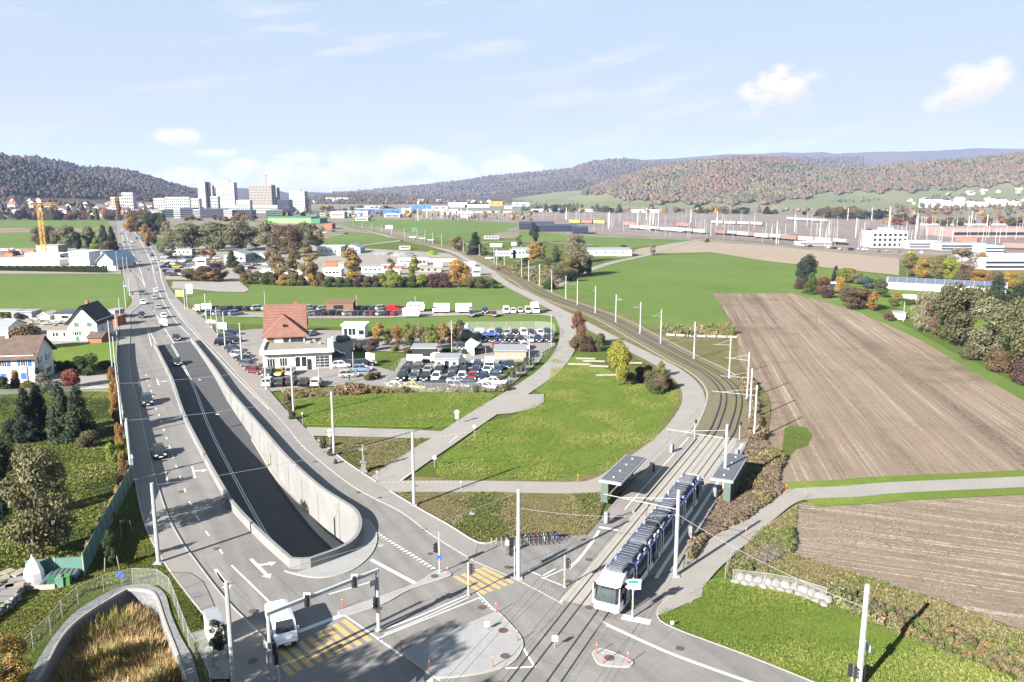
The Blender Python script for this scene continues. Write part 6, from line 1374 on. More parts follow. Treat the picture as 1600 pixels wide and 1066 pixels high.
for x, y, c, k, l in ((737, 494, 'grey', 'van', 'grey van parked alone on the lane before the camper'), (758, 489, 'navy', 'suv', 'dark blue car right of the campers'), (772, 494, 'darkred', 'small', 'dark red car alone on the lane'), (791, 489, 'white', 'van', 'first white van of the row near the lane end'), (802, 489, 'white', 'hatch', 'white car second in the row near the lane end'), (813, 488, 'silver', 'small', 'small silver car in the row near the lane end'), (825, 489, 'beige', 'van', 'cream van in the row near the lane end'), (617, 486, 'red', 'van', 'red van among the cars left of the caravan'), (630, 485, 'darkred', 'hatch', 'dark red car touching the pale trailer')):
 car(k, (x, y), R(-88) if x > 700 else R(5), PAL and c, l, None)
def truck(px, py, rz, label, box=(4.2, 2.2, 2.3), cab='white', body='white', flat=False):
 t = thing('truck', label, 'truck', G(px, py), rz); L_ = box[0] + 1.9
 MB().box((-.9, 0, .9 + (0 if flat else box[2] / 2)), (box[0], box[1], .3 if flat else box[2])).build('load_box', M[body], t)
 c = MB().box((L_ / 2 - .75, 0, 1.35), (1.5, 2.1, 1.7), taper=.92); c.build('cab', M[cab], t); MB().box((L_ / 2 + .0, 0, 1.75), (.08, 1.8, .6)).build('windscreen', M['glass'], t); MB().box((0, 0, .6), (L_ - .4, 1.2, .25)).build('chassis', M['black'], t)
 for x in (-L_ * .3, L_ * .33):
  for s in (-1, 1): MB().tube((x, s * 1.05, .42), (x, s * .75, .42), .42, n=10).build('wheel', M['rubber'], t)
truck(836, 489, R(-85), 'small white truck at the right end of the row on the lane', (3, 2.1, 2.2)); truck(736, 571, R(185), 'white pickup truck with flat bed beside the sales office', (3.4, 2, .4), flat=True)
truck(668, 566, R(-20), 'white tow truck behind the signboard', (3.6, 2, .4), flat=True); truck(765, 578, R(-92), 'white box truck in the used car lot', (2.6, 2, 1.6)); truck(318, 487, R(200), 'white and blue pickup at the left end of the gravel lot', (3.0, 2, 1.5)); truck(646, 420, R(5), 'white truck among the trailers of the haulage yard'); truck(806, 386, R(5), 'white truck beyond the tram line near the fir'); truck(715, 441, R(10), 'white works truck by the lane', (3, 2, 1.2))
t = None
# ================================================================== STREET FURNITURE, TRAM STOP, TRAM
M['pole'] = mat('grey_painted_pole', (.40, .42, .44), .5, .2, vary=.06)
def pole(px, py, top, label, group=None, r=.17, name='catenary_pole', arm=None, H=None, z=0.02, base=True, cat='pole', m='pole', square=False):
 b = G(px, py, z); h = (H or top_z(b, top)) - z; t = thing(name, label, cat, b, 0, group)
 MB().tube((0, 0, 0), (0, 0, h), r, r * .8, 8).build('shaft', M[m], t)
 if base: MB().box((0, 0, .06), (r * 4, r * 4, .12)).build('base_plate', M['galv'], t)
 if arm:
  (ang, L_, za) = arm; dx, dy = math.cos(ang), math.sin(ang); mb = MB()
  mb.tube((0, 0, za), (dx * L_, dy * L_, za + .15), .035, n=5); mb.tube((0, 0, za + 1.1), (dx * L_ * .75, dy * L_ * .75, za + .15), .025, n=4)
  mb.build('bracket_arm', M['pole'], t)
  ins = MB()
  for f in (.5, .95): ins.tube((dx * L_ * f, dy * L_ * f, za + .15), (dx * L_ * f, dy * L_ * f, za - .5), .03, n=4)
  ins.build('insulator', M['black'], t)
 return t
def track_side(b):
 q = min(CT, key=lambda p: (p - b).length); d = q - b; return math.atan2(d.y, d.x), d.length
gT = 'catenary masts along the tram line'
tram_poles = [(1178, 687, 602), (1171, 656, 576), (1167, 623, 550), (1139, 591, 527), (1084, 561, 503), (1032, 537, 484), (1000, 521, 472), (962, 504, 460), (930, 489, 447), (902, 476, 437), (884, 467, 431), (862, 456, 422), (843, 446, 413), (826, 439, 407), (815, 434, 403), (800, 426, 417), (788, 420, 396), (776, 414, 389), (772, 409, 387), (749, 399, 382), (742, 397, 377), (724, 394, 376), (708, 389, 371), (690, 384, 366), (676, 381, 363), (664, 378, 361), (652, 376, 359), (632, 371, 357), (612, 367, 354), (596, 362, 351), (581, 358, 349), (566, 356, 347), (552, 353, 344)]
for i, (x, y, tp) in enumerate(tram_poles):
 b = G(x, y); a, d = track_side(b)
 pole(x, y, tp, 'slim grey catenary mast, %s along the tram line counted from the platform' % ordn(i), gT, .15 if i < 14 else .13, arm=(a, min(d + 1.4, 9), top_z(b, tp) - 1.6) if i != 15 else None)
pole(1055, 900, 766, 'tall grey catenary mast beside the tram, with a long arm over both tracks', arm=(R(152), 7.6, 6.9), r=.2)
pole(1131, 768, 663, 'tall grey catenary mast by the right shelter, with a long arm over both tracks', arm=(R(152), 7.6, 6.9), r=.2)
pole(810, 903, 765, 'tall grey lighting mast standing alone in the junction near the bicycles', r=.2)
pole(647, 789, 675, 'grey lighting mast right of the stone cross', r=.19); pole(522, 709, 612, 'grey lighting mast left of the stone cross', r=.19); pole(459, 652, 568, 'grey lighting mast on the verge beyond the garage front', r=.18)
pole(416, 608, 541, 'grey lighting mast at the corner of the garage yard', r=.17); pole(378, 566, 505, 'grey lighting mast at the side wall of the garage', r=.17); pole(352, 544, 488, 'grey lighting mast by the blank billboard', r=.16); pole(340, 523, 480, 'thin grey mast behind the blank billboard', r=.13); pole(331, 512, 470, 'thin grey mast in front of the gravel lot', r=.13)
pole(323, 505, 459, 'mast with many small cameras at the gravel lot corner', r=.15); pole(289, 483, 450, 'slim paired mast beside the pavement, left one', r=.12); pole(293, 483, 452, 'slim paired mast beside the pavement, right one', r=.12)
pole(248, 880, 755, 'thick grey lighting mast on the left pavement by the grass', r=.22); pole(206, 750, 654, 'grey lighting mast beside the green fence corner', r=.18); pole(192, 682, 597, 'grey lighting mast in the middle of the green fence', r=.17)
for i, (x, y, tp) in enumerate([(183, 602, 526), (177, 590, 501), (183, 529, 482), (189, 508, 466), (197, 483, 440), (203, 462, 434), (184, 423, 392), (193, 422, 400), (199, 420, 402)]):
 pole(x, y, tp, 'grey roadside mast, %s going up the left pavement past the houses' % ordn(i), 'masts along the left pavement', .13)
pole(366, 1082, 909, 'very tall grey mast at the bottom edge beside the signal gantry', r=.2); pole(1341, 1076, 914, 'thick pale mast at the bottom right with a blue street sign', r=.23)
for x, y, tp, l in ((1138, 507, 466, 'wooden power pole at the corner of the ploughed field'), (1275, 510, 482, 'wooden power pole standing in the ploughed field'), (1411, 503, 471, 'thin power pole at the far edge of the ploughed field')): pole(x, y, tp, l, r=.11, name='power_pole', base=False, m='bark' if 'wooden' in l else 'galv')
for x, y, tp, l in ((706, 555, 500, 'rusty thin pole among the birches'), (827, 572, 520, 'grey double pole with stay at the used car lot fence'), (861, 540, 492, 'tall wooden double pole at the lane bend'), (464, 527, 495, 'thin lamp pole behind the garage roof'), (552, 577, 550, 'lamp post in the garage yard'), (499, 605, 567, 'white flagpole before the garage doors'), (414, 478, 454, 'thin pole in the green field'), (557, 478, 461, 'second thin pole in the green field'), (649, 483, 463, 'thin pole behind the caravan'), (796, 523, 510, 'short pole behind the upper car lot')): pole(x, y, tp, l, r=.09, name='thin_pole', base=False)
# wires: lighting spans over the road with hanging lamps, contact wires over the tracks
def span(a, b, label, lamp=None, sag=.5, r=.022):
 mb = MB(); pts = [a.lerp(b, k / 8) + Vector((0, 0, -sag * 4 * (k / 8) * (1 - k / 8))) for k in range(9)]
 for p, q in zip(pts, pts[1:]): mb.tube(p, q, r, n=4, caps=False)
 t = thing('span_wire', label, 'wire'); mb.build('wire', M['galv'], t)
 for f in (lamp or []):
  q = a.lerp(b, f) + Vector((0, 0, -sag * 4 * f * (1 - f))); MB().tube(q, q - Vector((0, 0, .25)), .03).box((q.x, q.y, q.z - .32), (.5, .22, .1)).build('hanging_lamp', M['galv'], t)
def tp_(x, y, top, z=0): b = G(x, y, .02); return Vector((b.x, b.y, top_z(b, top) - .25))
span(tp_(206, 750, 654), tp_(522, 709, 612), 'lamp wire over the underpass ramp from the fence corner mast', (.42,)); span(tp_(248, 880, 755), tp_(647, 789, 675), 'lamp wire over the underpass ramp from the thick left mast', (.5,))
span(tp_(192, 682, 597), tp_(459, 652, 568), 'lamp wire over the middle of the underpass ramp', (.45,)); span(tp_(183, 602, 526), tp_(378, 566, 505), 'lamp wire over the head of the underpass ramp', (.4,)); span(tp_(366, 1082, 909), tp_(810, 903, 765), 'lamp wire crossing the junction above the signals', (.46, .8))
span(tp_(1055, 900, 800), tp_(1341, 1076, 945), 'thin wire from the tram mast to the bottom right mast')
span(tp_(1055, 900, 800), tp_(810, 903, 790), 'thin stay wire from the tram mast to the junction mast')
for t_ in (-1.35, 1.35):
 mb = MB(); ln = [p for p in offset(CT, t_) if 30 < p.y < 330]
 for z in (5.6, 6.5):
  for p, q in zip(ln[::6], ln[6::6]): mb.tube((p.x, p.y, z), (q.x, q.y, z), .014, n=3, caps=False)
 t = thing('contact_wire', 'contact wire above the %s tram track' % ('left' if t_ < 0 else 'right'), 'wire'); mb.build('wire', M['black'], t)
# shelters of the tram stop
def shelter(c0, c1, depth, label, side):
 d = c1 - c0; L_ = d.length; rz = math.atan2(d.y, d.x); t = thing('tram_shelter', label, 'shelter', Vector((c0.x, c0.y, .22)), rz); s = side; h = 2.6
 MB().box((L_ / 2, s * depth * .5, h + .1), (L_ + .5, depth + .5, .28)).build('roof_frame', M['galv'], t)
 for k in range(3): MB().box((L_ * (k + .5) / 3, s * depth * .5, h + .27), (L_ / 3 - .08, depth + .15, .06)).build('roof_panel', M['greyroof'], t)
 for k in range(5): MB().box((L_ * (k + .5) / 5, s * .06, h / 2 + .05), (L_ / 5 - .06, .06, h - .2)).build('glass_pane', M['glassgreen'], t)
 for k in range(6): MB().box((L_ * k / 5, s * .06, h / 2), (.07, .1, h)).build('post', M['galv'], t)
 for x in (0, L_): MB().box((x, s * depth * .2, h / 2), (.2 if x == 0 else .07, depth * .38, h - .1)).build('side_pane', M['glassgreen'], t)
 MB().box((L_ / 2, s * depth * .35, .45), (L_ * .6, .42, .07)).build('bench', M['wood'], t); MB().box((L_ * .5, s * depth * .3, h - .35), (L_ * .5, .12, .4)).build('display', M['black'], t)
 for k in range(4): MB().box((L_ * (k + .5) / 4, s * depth * .5, h + .36), (.25, .25, .12)).build('roof_vent', M['galv'], t)
M['greyroof'] = mat('grey_shelter_roof', (.10, .11, .125), .6, vary=.08)
P0 = G(962, 799, .22); P1 = G(1000, 748, .22); dd = (CT[il2] - CT[il]).normalized(); nn_ = Vector((dd.y, -dd.x, 0))
La = 10.0; q0 = CT[il + 0] + dd * 1.0 - nn_ * 7.3; shelter(q0, q0 + dd * La, 2.3, 'glass tram shelter with grey roof on the left platform', -1)
i2 = next(i for i, p in enumerate(CT) if p.y > 92.5); q1 = CT[i2] + nn_ * 6.8; shelter(q1, q1 + dd * La, 2.2, 'glass tram shelter with grey roof on the right platform', 1)
for x, y, l in ((946, 817, 'grey ticket column at the near end of the left platform'), (1078, 840, 'grey litter column on the right platform near the mast'), (1048, 707, 'grey litter column at the far end of the left platform'), (1116, 778, 'grey column between right shelter and mast'), (1150, 715, 'grey ticket column behind the right shelter'), (1017, 737, 'slim grey column behind the left shelter')):
 b = G(x, y, .22); MB().box((0, 0, .65), (.35, .3, 1.3)).box((.36, 0, .6), (.2, .2, 1.15), mi=1).build('column', [M['galv'], M['black']], loc=b, label=l, cat='column')
# tram signals at platform end
for x, y, tp, l in ((1085, 684, 661, 'thin tram signal post at the far end of the left platform'), (1155, 687, 665, 'thin tram signal post at the far end of the right platform')):
 t = pole(x, y, tp, l, r=.06, name='signal_post'); MB().box((.12, -.1, 2.6), (.28, .2, .5)).build('signal_head', M['black'], t)
# ---------------------------------------------------------------- tram
tw, th_ = 2.45, 3.15
f0 = Vector((8.28, 64.9, .05)); r0 = Vector((22.3, 93.0, .05)); TL_ = (r0 - f0).length; rzt = math.atan2((f0 - r0).y, (f0 - r0).x)
tm_ = thing('tram', 'white and blue articulated tram with black glazing leaving the stop', 'tram', f0.lerp(r0, .5), rzt)
M['tramwhite'] = mat('tram_white', (.74, .75, .77), .25, vary=.02, spec=.5); M['tramblue'] = mat('tram_blue', (.06, .09, .27), .3, vary=.04); M['tramglass'] = mat('tram_glass', (.012, .014, .022), .06, vary=.1, spec=.8); M['roofeq'] = mat('roof_equipment_grey', (.10, .11, .14), .6, .2, vary=.25, scale=2)
M['roofdk'] = mat('roof_equipment_dark', (.045, .055, .085), .5, .1, vary=.2); M['tramgrey'] = mat('tram_grey', (.14, .15, .17), .5)
n_mod = 7; ml = TL_ / n_mod; hw = tw / 2
for i in range(n_mod):
 x1 = TL_ / 2 - i * ml; x0 = x1 - ml; g = .28; a0, a1 = x0 + (g if i < n_mod - 1 else 0), x1 - (g if i else 0)
 if i == 0 or i == n_mod - 1:
  s = 1 if i == 0 else -1; xe = a1 if s > 0 else a0; xi = a0 if s > 0 else a1
  pr = [(xi, .35, 1.0), (xe - s * .9, .35, 1.0), (xe - s * .25, .4, .93), (xe, .5, .80)]
  b = MB(); vs = []
  for (x, zb, wf) in pr:
   w = hw * wf; zt = 1.0 if x == xi else 1.24; vs += [(x, -w, zb), (x, -w, zt), (x, w, zt), (x, w, zb)]
  b.add(vs, [f for k in range(3) for f in ((4 * k, 4 * k + 4, 4 * k + 5, 4 * k + 1), (4 * k + 1, 4 * k + 5, 4 * k + 6, 4 * k + 2), (4 * k + 2, 4 * k + 6, 4 * k + 7, 4 * k + 3))] + [(12, 15, 14, 13)])
  b.build('skirt', M['tramwhite'], tm_)
  cb = MB(); xt = xe - s * 1.15
  vs = [(xi, -hw, .98), (xe - s * .25, -hw * .93, .98), (xe - s * .02, -hw * .8, .96), (xe - s * .02, hw * .8, .96), (xe - s * .25, hw * .93, .98), (xi, hw, .98), (xi, -hw, 2.75), (xt + s * .55, -hw * .95, 2.75), (xt + s * .8, -hw * .72, 2.72), (xt + s * .8, hw * .72, 2.72), (xt + s * .55, hw * .95, 2.75), (xi, hw, 2.75)]
  cb.add(vs, [(0, 1, 7, 6), (1, 2, 8, 7), (2, 3, 9, 8), (3, 4, 10, 9), (4, 5, 11, 10)]); cb.build('window_band', M['tramglass'], tm_)
  wsn = MB().add([(xe + s * .03, -hw * .74, 1.32), (xe + s * .03, hw * .74, 1.32), (xt + s * .86, hw * .68, 2.55), (xt + s * .86, -hw * .68, 2.55)], [(0, 1, 2, 3)]); wsn.build('windscreen', mat('tram_windscreen', (.045, .065, .065), .2, vary=.3, scale=.8, spec=.6), tm_)
  hd_ = MB(); hd_.add([(xt - s * 1.0, -hw, 2.75), (xt + s * .62, -hw * .95, 2.75), (xt + s * .9, -hw * .7, 2.70), (xt + s * .9, hw * .7, 2.70), (xt + s * .62, hw * .95, 2.75), (xt - s * 1.0, hw, 2.75), (xt - s * 1.0, -hw * .85, th_ + .1), (xt + s * .3, -hw * .7, th_), (xt + s * .45, 0, th_), (xt + s * .3, hw * .7, th_), (xt - s * 1.0, hw * .85, th_ + .1)],
   [(0, 1, 7, 6), (1, 2, 7), (2, 3, 8), (2, 8, 7), (3, 9, 8), (3, 4, 9), (4, 5, 10, 9), (6, 7, 8, 9, 10), (0, 6, 10, 5)]); hd_.build('cab_roof', M['tramwhite'], tm_)
  MB().box((xe - s * .1, 0, 1.27), (.2, tw * .8, .07)).build('stripe', M['tramblue'], tm_)
  for q in (-1, 1): MB().box((xe + s * .0, q * .72, .72), (.08, .28, .12)).build('headlight', M['lamp_clear'], tm_); MB().box((xe - s * .9, q * (hw + .14), 2.3), (.12, .2, .45)).build('mirror', M['black'], tm_)
  MB().box((xe + s * .02, 0, 2.62 - .05), (.1, 1.1, .22)).build('destination_display', M['black'], tm_).location = (-s * .28, 0, 0)
  rfx0, rfx1 = (xi, xt - s * 1.0)
  MB().box(((rfx0 + rfx1) / 2, 0, 2.85), (abs(rfx1 - rfx0), tw, .2)).build('roof_edge', M['tramblue'], tm_)
 else:
  MB().box(((a0 + a1) / 2, 0, .66), (a1 - a0, tw, .66)).build('skirt', M['tramwhite'], tm_); MB().box(((a0 + a1) / 2, 0, 1.85), (a1 - a0, tw - .02, 1.75)).build('window_band', M['tramglass'], tm_)
  MB().box(((a0 + a1) / 2, 0, 2.83), (a1 - a0, tw, .24)).build('roof_edge', M['tramblue'], tm_)
 if i < n_mod - 1: MB().box((x0, 0, 1.6), (g * 2.4, tw - .3, 2.5)).build('bellows', M['tramgrey'], tm_)
 # doors and pillars on long modules
 xm = (a0 + a1) / 2
 if i % 2 == 0 or i in (0, 6):
  for s in (-1, 1):
   for q in (-.35, .35): MB().box((xm + q * 1.25, s * (hw + .02), 1.62), (.78, .05, 2.05)).build('door_leaf', M['tramglass'], tm_); MB().box((xm + q * 1.25 - .42, s * (hw + .04), 1.62), (.07, .06, 2.15)).build('door_frame', M['tramwhite'], tm_)
 for s in (-1, 1):
  for q in (a0 + .12, a1 - .12): MB().box((q, s * (hw + .01), 1.85), (.2, .05, 1.75)).build('pillar', M['tramwhite'], tm_)
 MB().box((xm, 0, .3), (1.9, 1.7, .5)).build('bogie', M['black'], tm_)
 # roof equipment
 rr_ = random.Random(i); e0, e1 = a0 + .15, a1 - .15
 if i == 0: e1 -= 1.9
 if i == n_mod - 1: e0 += 1.6
 MB().box(((e0 + e1) / 2, 0, 2.98), (e1 - e0, tw * .8, .08)).build('roof_deck', M['roofeq'], tm_)
 LL = e1 - e0; cut = e0 + LL * rr_.choice([.5, .6])
 for (s0, s1, hh, m_) in ((e0, cut - .1, .42, 'roofdk'), (cut + .1, e1, .36 if i % 3 else .5, 'roofdk' if i % 2 else 'roofeq')):
  if s1 - s0 < .5: continue
  MB().box(((s0 + s1) / 2, 0, 3.03 + hh / 2), (s1 - s0, tw * .66, hh), taper=.96).build('roof_unit', M[m_], tm_)
  for k in range(3): MB().box((s0 + (s1 - s0) * (k + .5) / 3, 0, 3.05 + hh), (.06, tw * .5, .05)).build('roof_rib', M['tramgrey'], tm_)
 ck = MB()
 for k in range(9): ck.box((rr_.uniform(e0, e1), rr_.choice([-1, 1]) * tw * rr_.uniform(.34, .42), 3.12), (rr_.uniform(.15, .5), .16, rr_.uniform(.12, .3)))
 for k in range(3): ck.tube((e0, -tw * .36 + k * .07, 3.1), (e1, -tw * .36 + k * .07, 3.1), .03, n=4)
 ck.build('roof_fittings', M['galv'], tm_, kind='stuff')
for s in (-1, 1): MB().box((TL_ / 2 - 3.6, s * (hw + .01), 2.84), (1.3, .03, .16)).build('emblem', M['paint_yellow'], tm_)
pg = MB(); px_ = 2.0
for y in (-.5, .5): pg.tube((px_ - 1, y, 3.5), (px_ + .6, y, 4.4), .035, n=4); pg.tube((px_ + .6, y, 4.4), (px_ - .6, y, 5.5), .03, n=4)
pg.tube((px_ - .6, -.8, 5.52), (px_ - .6, .8, 5.52), .05, n=5); pg.tube((px_ - .3, -.8, 5.52), (px_ - .3, .8, 5.52), .05, n=5); pg.box((px_ - .4, 0, 3.4), (1.6, 1.2, .15)); pg.build('pantograph', M['black'], tm_)
# ---------------------------------------------------------------- signals, gantry, signs
def signal_head(t, x, y, z, rz=0, cols=1, back=True):
 mb = MB(); mb.box((0, 0, 0), (.30, .22, .95))
 for k in range(3): mb.tube((0, -.11, .3 - k * .3), (0, -.28, .3 - k * .3), .12, .12, 8)
 o = mb.build('signal_head', M['black'], t, loc=(x, y, z), rz=rz)
 for k, m_ in enumerate(('lamp_red', 'orange', 'greenclad')): MB().tube((0, -.12, .3 - k * .3), (0, -.14, .3 - k * .3), .09, n=8).build('lens', mat('unlit_lens_%d' % k, [(.12, .02, .02), (.14, .08, .02), (.02, .1, .05)][k], .2), o)
 if back: MB().box((0, .13, 0), (.52, .03, 1.2)).build('backing_board', M['white'], o)
 return o
# gantry over the left crossing
ga_b = G(425, 1062, .1); gb_b = G(592, 986, .05); zt_ = top_z(gb_b, 893); d = gb_b - ga_b
t = thing('signal_gantry', 'grey portal gantry carrying traffic signals over the left crossing', 'gantry', ga_b, math.atan2(d.y, d.x)); L_ = Vector((d.x, d.y)).length
for x, n_ in ((0, 'post'), (L_, 'post')): MB().tube((x, 0, 0), (x, 0, zt_), .17, .14, 8).box((x, 0, .05), (.5, .5, .1)).build('post', M['pole'], t)
MB().box((L_ / 2, 0, zt_), (L_ + .3, .26, .26)).build('beam', M['pole'], t)
for f in (.32, .76): signal_head(t, L_ * f, -.2, zt_ - .1, -math.atan2(d.y, d.x))
signal_head(t, L_ - .25, 0, 2.7, R(-60), back=False); signal_head(t, L_ + .1, .25, 3.6, R(160), back=False); signal_head(t, .35, .1, 2.4, R(190), back=False); signal_head(t, .35, -.2, 1.7, R(150), back=False)
MB().box((L_ - .35, 0, zt_ - 1.0), (.7, .1, .45)).box((-.25, .1, 3.0), (.1, .6, .5)).build('sign_back', M['galv'], t, kind='stuff'); MB().box((-.2, 0, 2.0), (.25, .2, 1.0)).build('control_box', M['galv'], t)
def sig_post(px, py, tp, label, heads, rz=0):
 b = G(px, py, .06); h = top_z(b, tp) - .06; t = thing('traffic_signal', label, 'traffic signal', b, rz); MB().tube((0, 0, 0), (0, 0, h), .075, .07, 8).box((0, 0, .04), (.3, .3, .08)).build('post', M['pole'], t)
 for (x, z, a) in heads: signal_head(t, x, 0, z * h, a, back=False)
 MB().box((0, -.1, h * .33), (.14, .1, .26)).build('push_button', M['orange'], t)
 return t
t = sig_post(687, 895, 832, 'traffic signal post on the tip of the long traffic island', [(-.3, .62, R(-70))]); MB().box((0, .02, 3.3), (.12, .06, 1.3)).build('sign', M['white'], t); MB().tube((0, -.09, 1.6), (0, -.11, 1.6), .28, n=12).build('keep_right_sign', M['blue'], t)
sig_post(732, 930, 879, 'traffic signal post in front of the small yellow crossing', [(.28, .80, R(70))])
sig_post(882, 917, 868, 'traffic signal post beside the white triangle markings', [(.28, .75, R(60))])
b = G(806, 868, .04); t = thing('traffic_signal', 'traffic signal fixed beside the tall junction mast', 'traffic signal', G(804, 902, .04)); MB().tube((0, 0, 0), (0, 0, 3.2), .06, n=6).build('post', M['pole'], t); signal_head(t, -.28, 0, 2.7, R(-80), back=False); signal_head(t, -.28, .1, 3.6, R(-60), back=False)
t = sig_post(988, 965, 903, 'signpost with green and white direction boards beside the tram front', [(-.3, .62, R(-20))])
for k, (m_, z) in enumerate((('white', 3.45), ('white', 2.95))):
 o = MB().add([(-.7, -.1, z), (-.45, -.1, z + .22), (.65, -.1, z + .22), (.65, -.1, z - .22), (-.45, -.1, z - .22), (-.7, -.04, z), (-.45, -.04, z + .22), (.65, -.04, z + .22), (.65, -.04, z - .22), (-.45, -.04, z - .22)], [(0, 4, 3, 2, 1)[::1], (5, 6, 7, 8, 9), (0, 1, 6, 5), (1, 2, 7, 6), (2, 3, 8, 7), (3, 4, 9, 8), (4, 0, 5, 9)]).build('direction_board', M[m_], t)
 MB().box((0, -.115, z), (.85, .02, .28 if k == 0 else .16)).build('panel', mat('sign_green', (.0, .30, .14), .5) if k == 0 else M['bluewall'], o)
def sign(px, py, tp, label, shape='round', face='white', rim=None, rz=0, two=False, size=.3):
 b = G(px, py, .03); h = top_z(b, tp); t = thing('road_sign', label, 'road sign', b, rz); MB().tube((0, 0, 0), (0, 0, h), .035, n=6).build('post', M['galv'], t); z = h - size
 def face_(z, shape, face, rim):
  n = {'round': 16, 'square': 4, 'diamond': 4, 'tri': 3}[shape]; a0 = {'round': 0, 'square': math.pi / 4, 'diamond': 0, 'tri': math.pi / 2}[shape]
  for k, (s, m_, y) in enumerate(((1, rim or face, -.05), (.8, face, -.08))):
   p = [(size * s * math.cos(a0 + 6.2832 * i / n), y, z + size * s * math.sin(a0 + 6.2832 * i / n)) for i in range(n)]; q = [(a, y + .03, c) for a, _, c in p]
   MB().add(p + q, [tuple(range(n)), tuple(range(n, 2 * n))[::-1]] + [(i, (i + 1) % n, n + (i + 1) % n, n + i) for i in range(n)]).build('sign_face', M[m_], t)
 face_(z, shape, face, rim)
 if two: face_(z - size * 2.1, 'round' if shape != 'round' else 'square', *two)
 return t
sign(714, 662, 641, 'round white sign with plate on the lane verge', two=('white', None), size=.38); sign(741, 682, 664, 'white pointer sign at the edge of the large meadow', 'diamond', 'white'); sign(679, 731, 712, 'pale round sign at the corner of the large meadow', face='white', rim='bluewall')
sign(516, 705, 670, 'yellow diamond priority sign above a round sign by the verge', 'diamond', 'paint_yellow', 'white', two=('white', 'redplastic')); sign(473, 664, 645, 'short white post sign at the farm lane mouth', 'square', size=.15); sign(589, 752, 736, 'short white post at the tip of the cross verge', 'square', size=.12); sign(720, 766, 752, 'short white post beside the cycle path', 'square', size=.12)
sign(210, 748, 709, 'blue edged square sign by the green fence corner', 'square', 'white', 'blue', size=.42); sign(867, 1012, 992, 'white square board on the tram track junction', 'square', 'white', size=.34); sign(761, 985, 970, 'white square board lying on the large island', 'square', size=.32); sign(1050, 978, 970, 'tiny white plate on the grass corner', 'square', 'white', size=.2)
sign(647, 760, 757, 'small blue cycle sign beside the mast', face='blue', size=.2)
sign(191, 916, 893, 'round blue sign at the basin fence', face='blue', size=.38)
t = sign(1350, 1066, 1009, 'slanted blue street name board on the bottom right mast', 'square', 'blue', size=.01); MB().box((.1, .2, 2.9), (.12, .9, .5)).build('name_board', M['bluewall'], t)
t = sig_post(1330, 1075, 1040, 'signal heads at the bottom right beside the thick mast', [(-.2, .8, R(-20)), (.25, .7, R(40))])
for i, (x, y, tp, l) in enumerate([(627, 1021, 1000, 'left corner of the large island'), (671, 1049, 1030, 'bottom corner of the large island'), (770, 1043, 1023, 'lower right part of the large island'), (808, 1002, 983, 'right edge of the large island'), (775, 957, 940, 'top corner of the large island'), (699, 898, 885, 'tip of the long island'), (932, 1022, 1004, 'left end of the small island'), (942, 1037, 1017, 'front of the small island'), (981, 1037, 1017, 'right end of the small island'), (1165, 838, 823, 'path above the dry bank'), (1228, 770, 757, 'verge beyond the farm lane bend'), (903, 753, 740, 'edge of the large meadow near the cycle path'), (535, 950, 934, 'left end of the long island'), (1258, 778, 766, 'near side of the farm lane bend')]):
 b = G(x, y, .08); h = top_z(b, tp) - .08; MB().tube((0, 0, 0), (0, 0, h), .042, .036, 6).tube((0, 0, h * .8), (0, 0, h * .86), .044, n=6, mi=1).build('marker_post', [M['redplastic'], M['white']], loc=b, label='thin red marker post on the ' + l if i < 9 or i == 12 else 'thin red marker post at the ' + l, cat='marker post')
# cabinets
for x, y, tp, w, l in ((336, 1000, 960, 2.6, 'white utility cabinet block at the pavement beside the basin fence'),):
 b = G(x, y, .02); h = top_z(b, tp) - .2; t = thing('utility_cabinet', l, 'cabinet', b, R(-58)); MB().box((0, 0, h / 2), (w, 1.0, h)).build('body', M['white'], t); [MB().box((-w / 2 + w * (k + .5) / 3, -.52, h / 2), (w / 3 - .06, .04, h * .88)).build('door', M['whitewall'], t) for k in range(3)]; MB().box((0, 0, h + .04), (w + .15, 1.15, .08)).build('lid', M['galv'], t)
sheet('pavement', gp((299, 990), (350, 975), (362, 1010), (358, 1062), (330, 1062)), .06, M['island'])
# stone cross
b = G(568, 737, 0); t = thing('stone_cross', 'pale stone wayside cross on a stepped plinth in the triangular verge', 'monument', b, R(10)); hc = top_z(b, 695)
MB().box((0, 0, .15), (1.0, 1.0, .3)).box((0, 0, .8), (.65, .65, 1.1), taper=.9).box((0, 0, 1.4), (.85, .85, .14)).build('plinth', M['stone'], t, kind=None)
MB().box((0, 0, 1.45 + (hc - 1.45) / 2), (.24, .2, hc - 1.45)).box((0, 0, hc - .65), (.95, .18, .22)).build('cross', M['stone'], t)
MB().blob((0, -.14, hc - .85), (.09, .06, .4), 2, .1).build('figure', M['galv'], t)
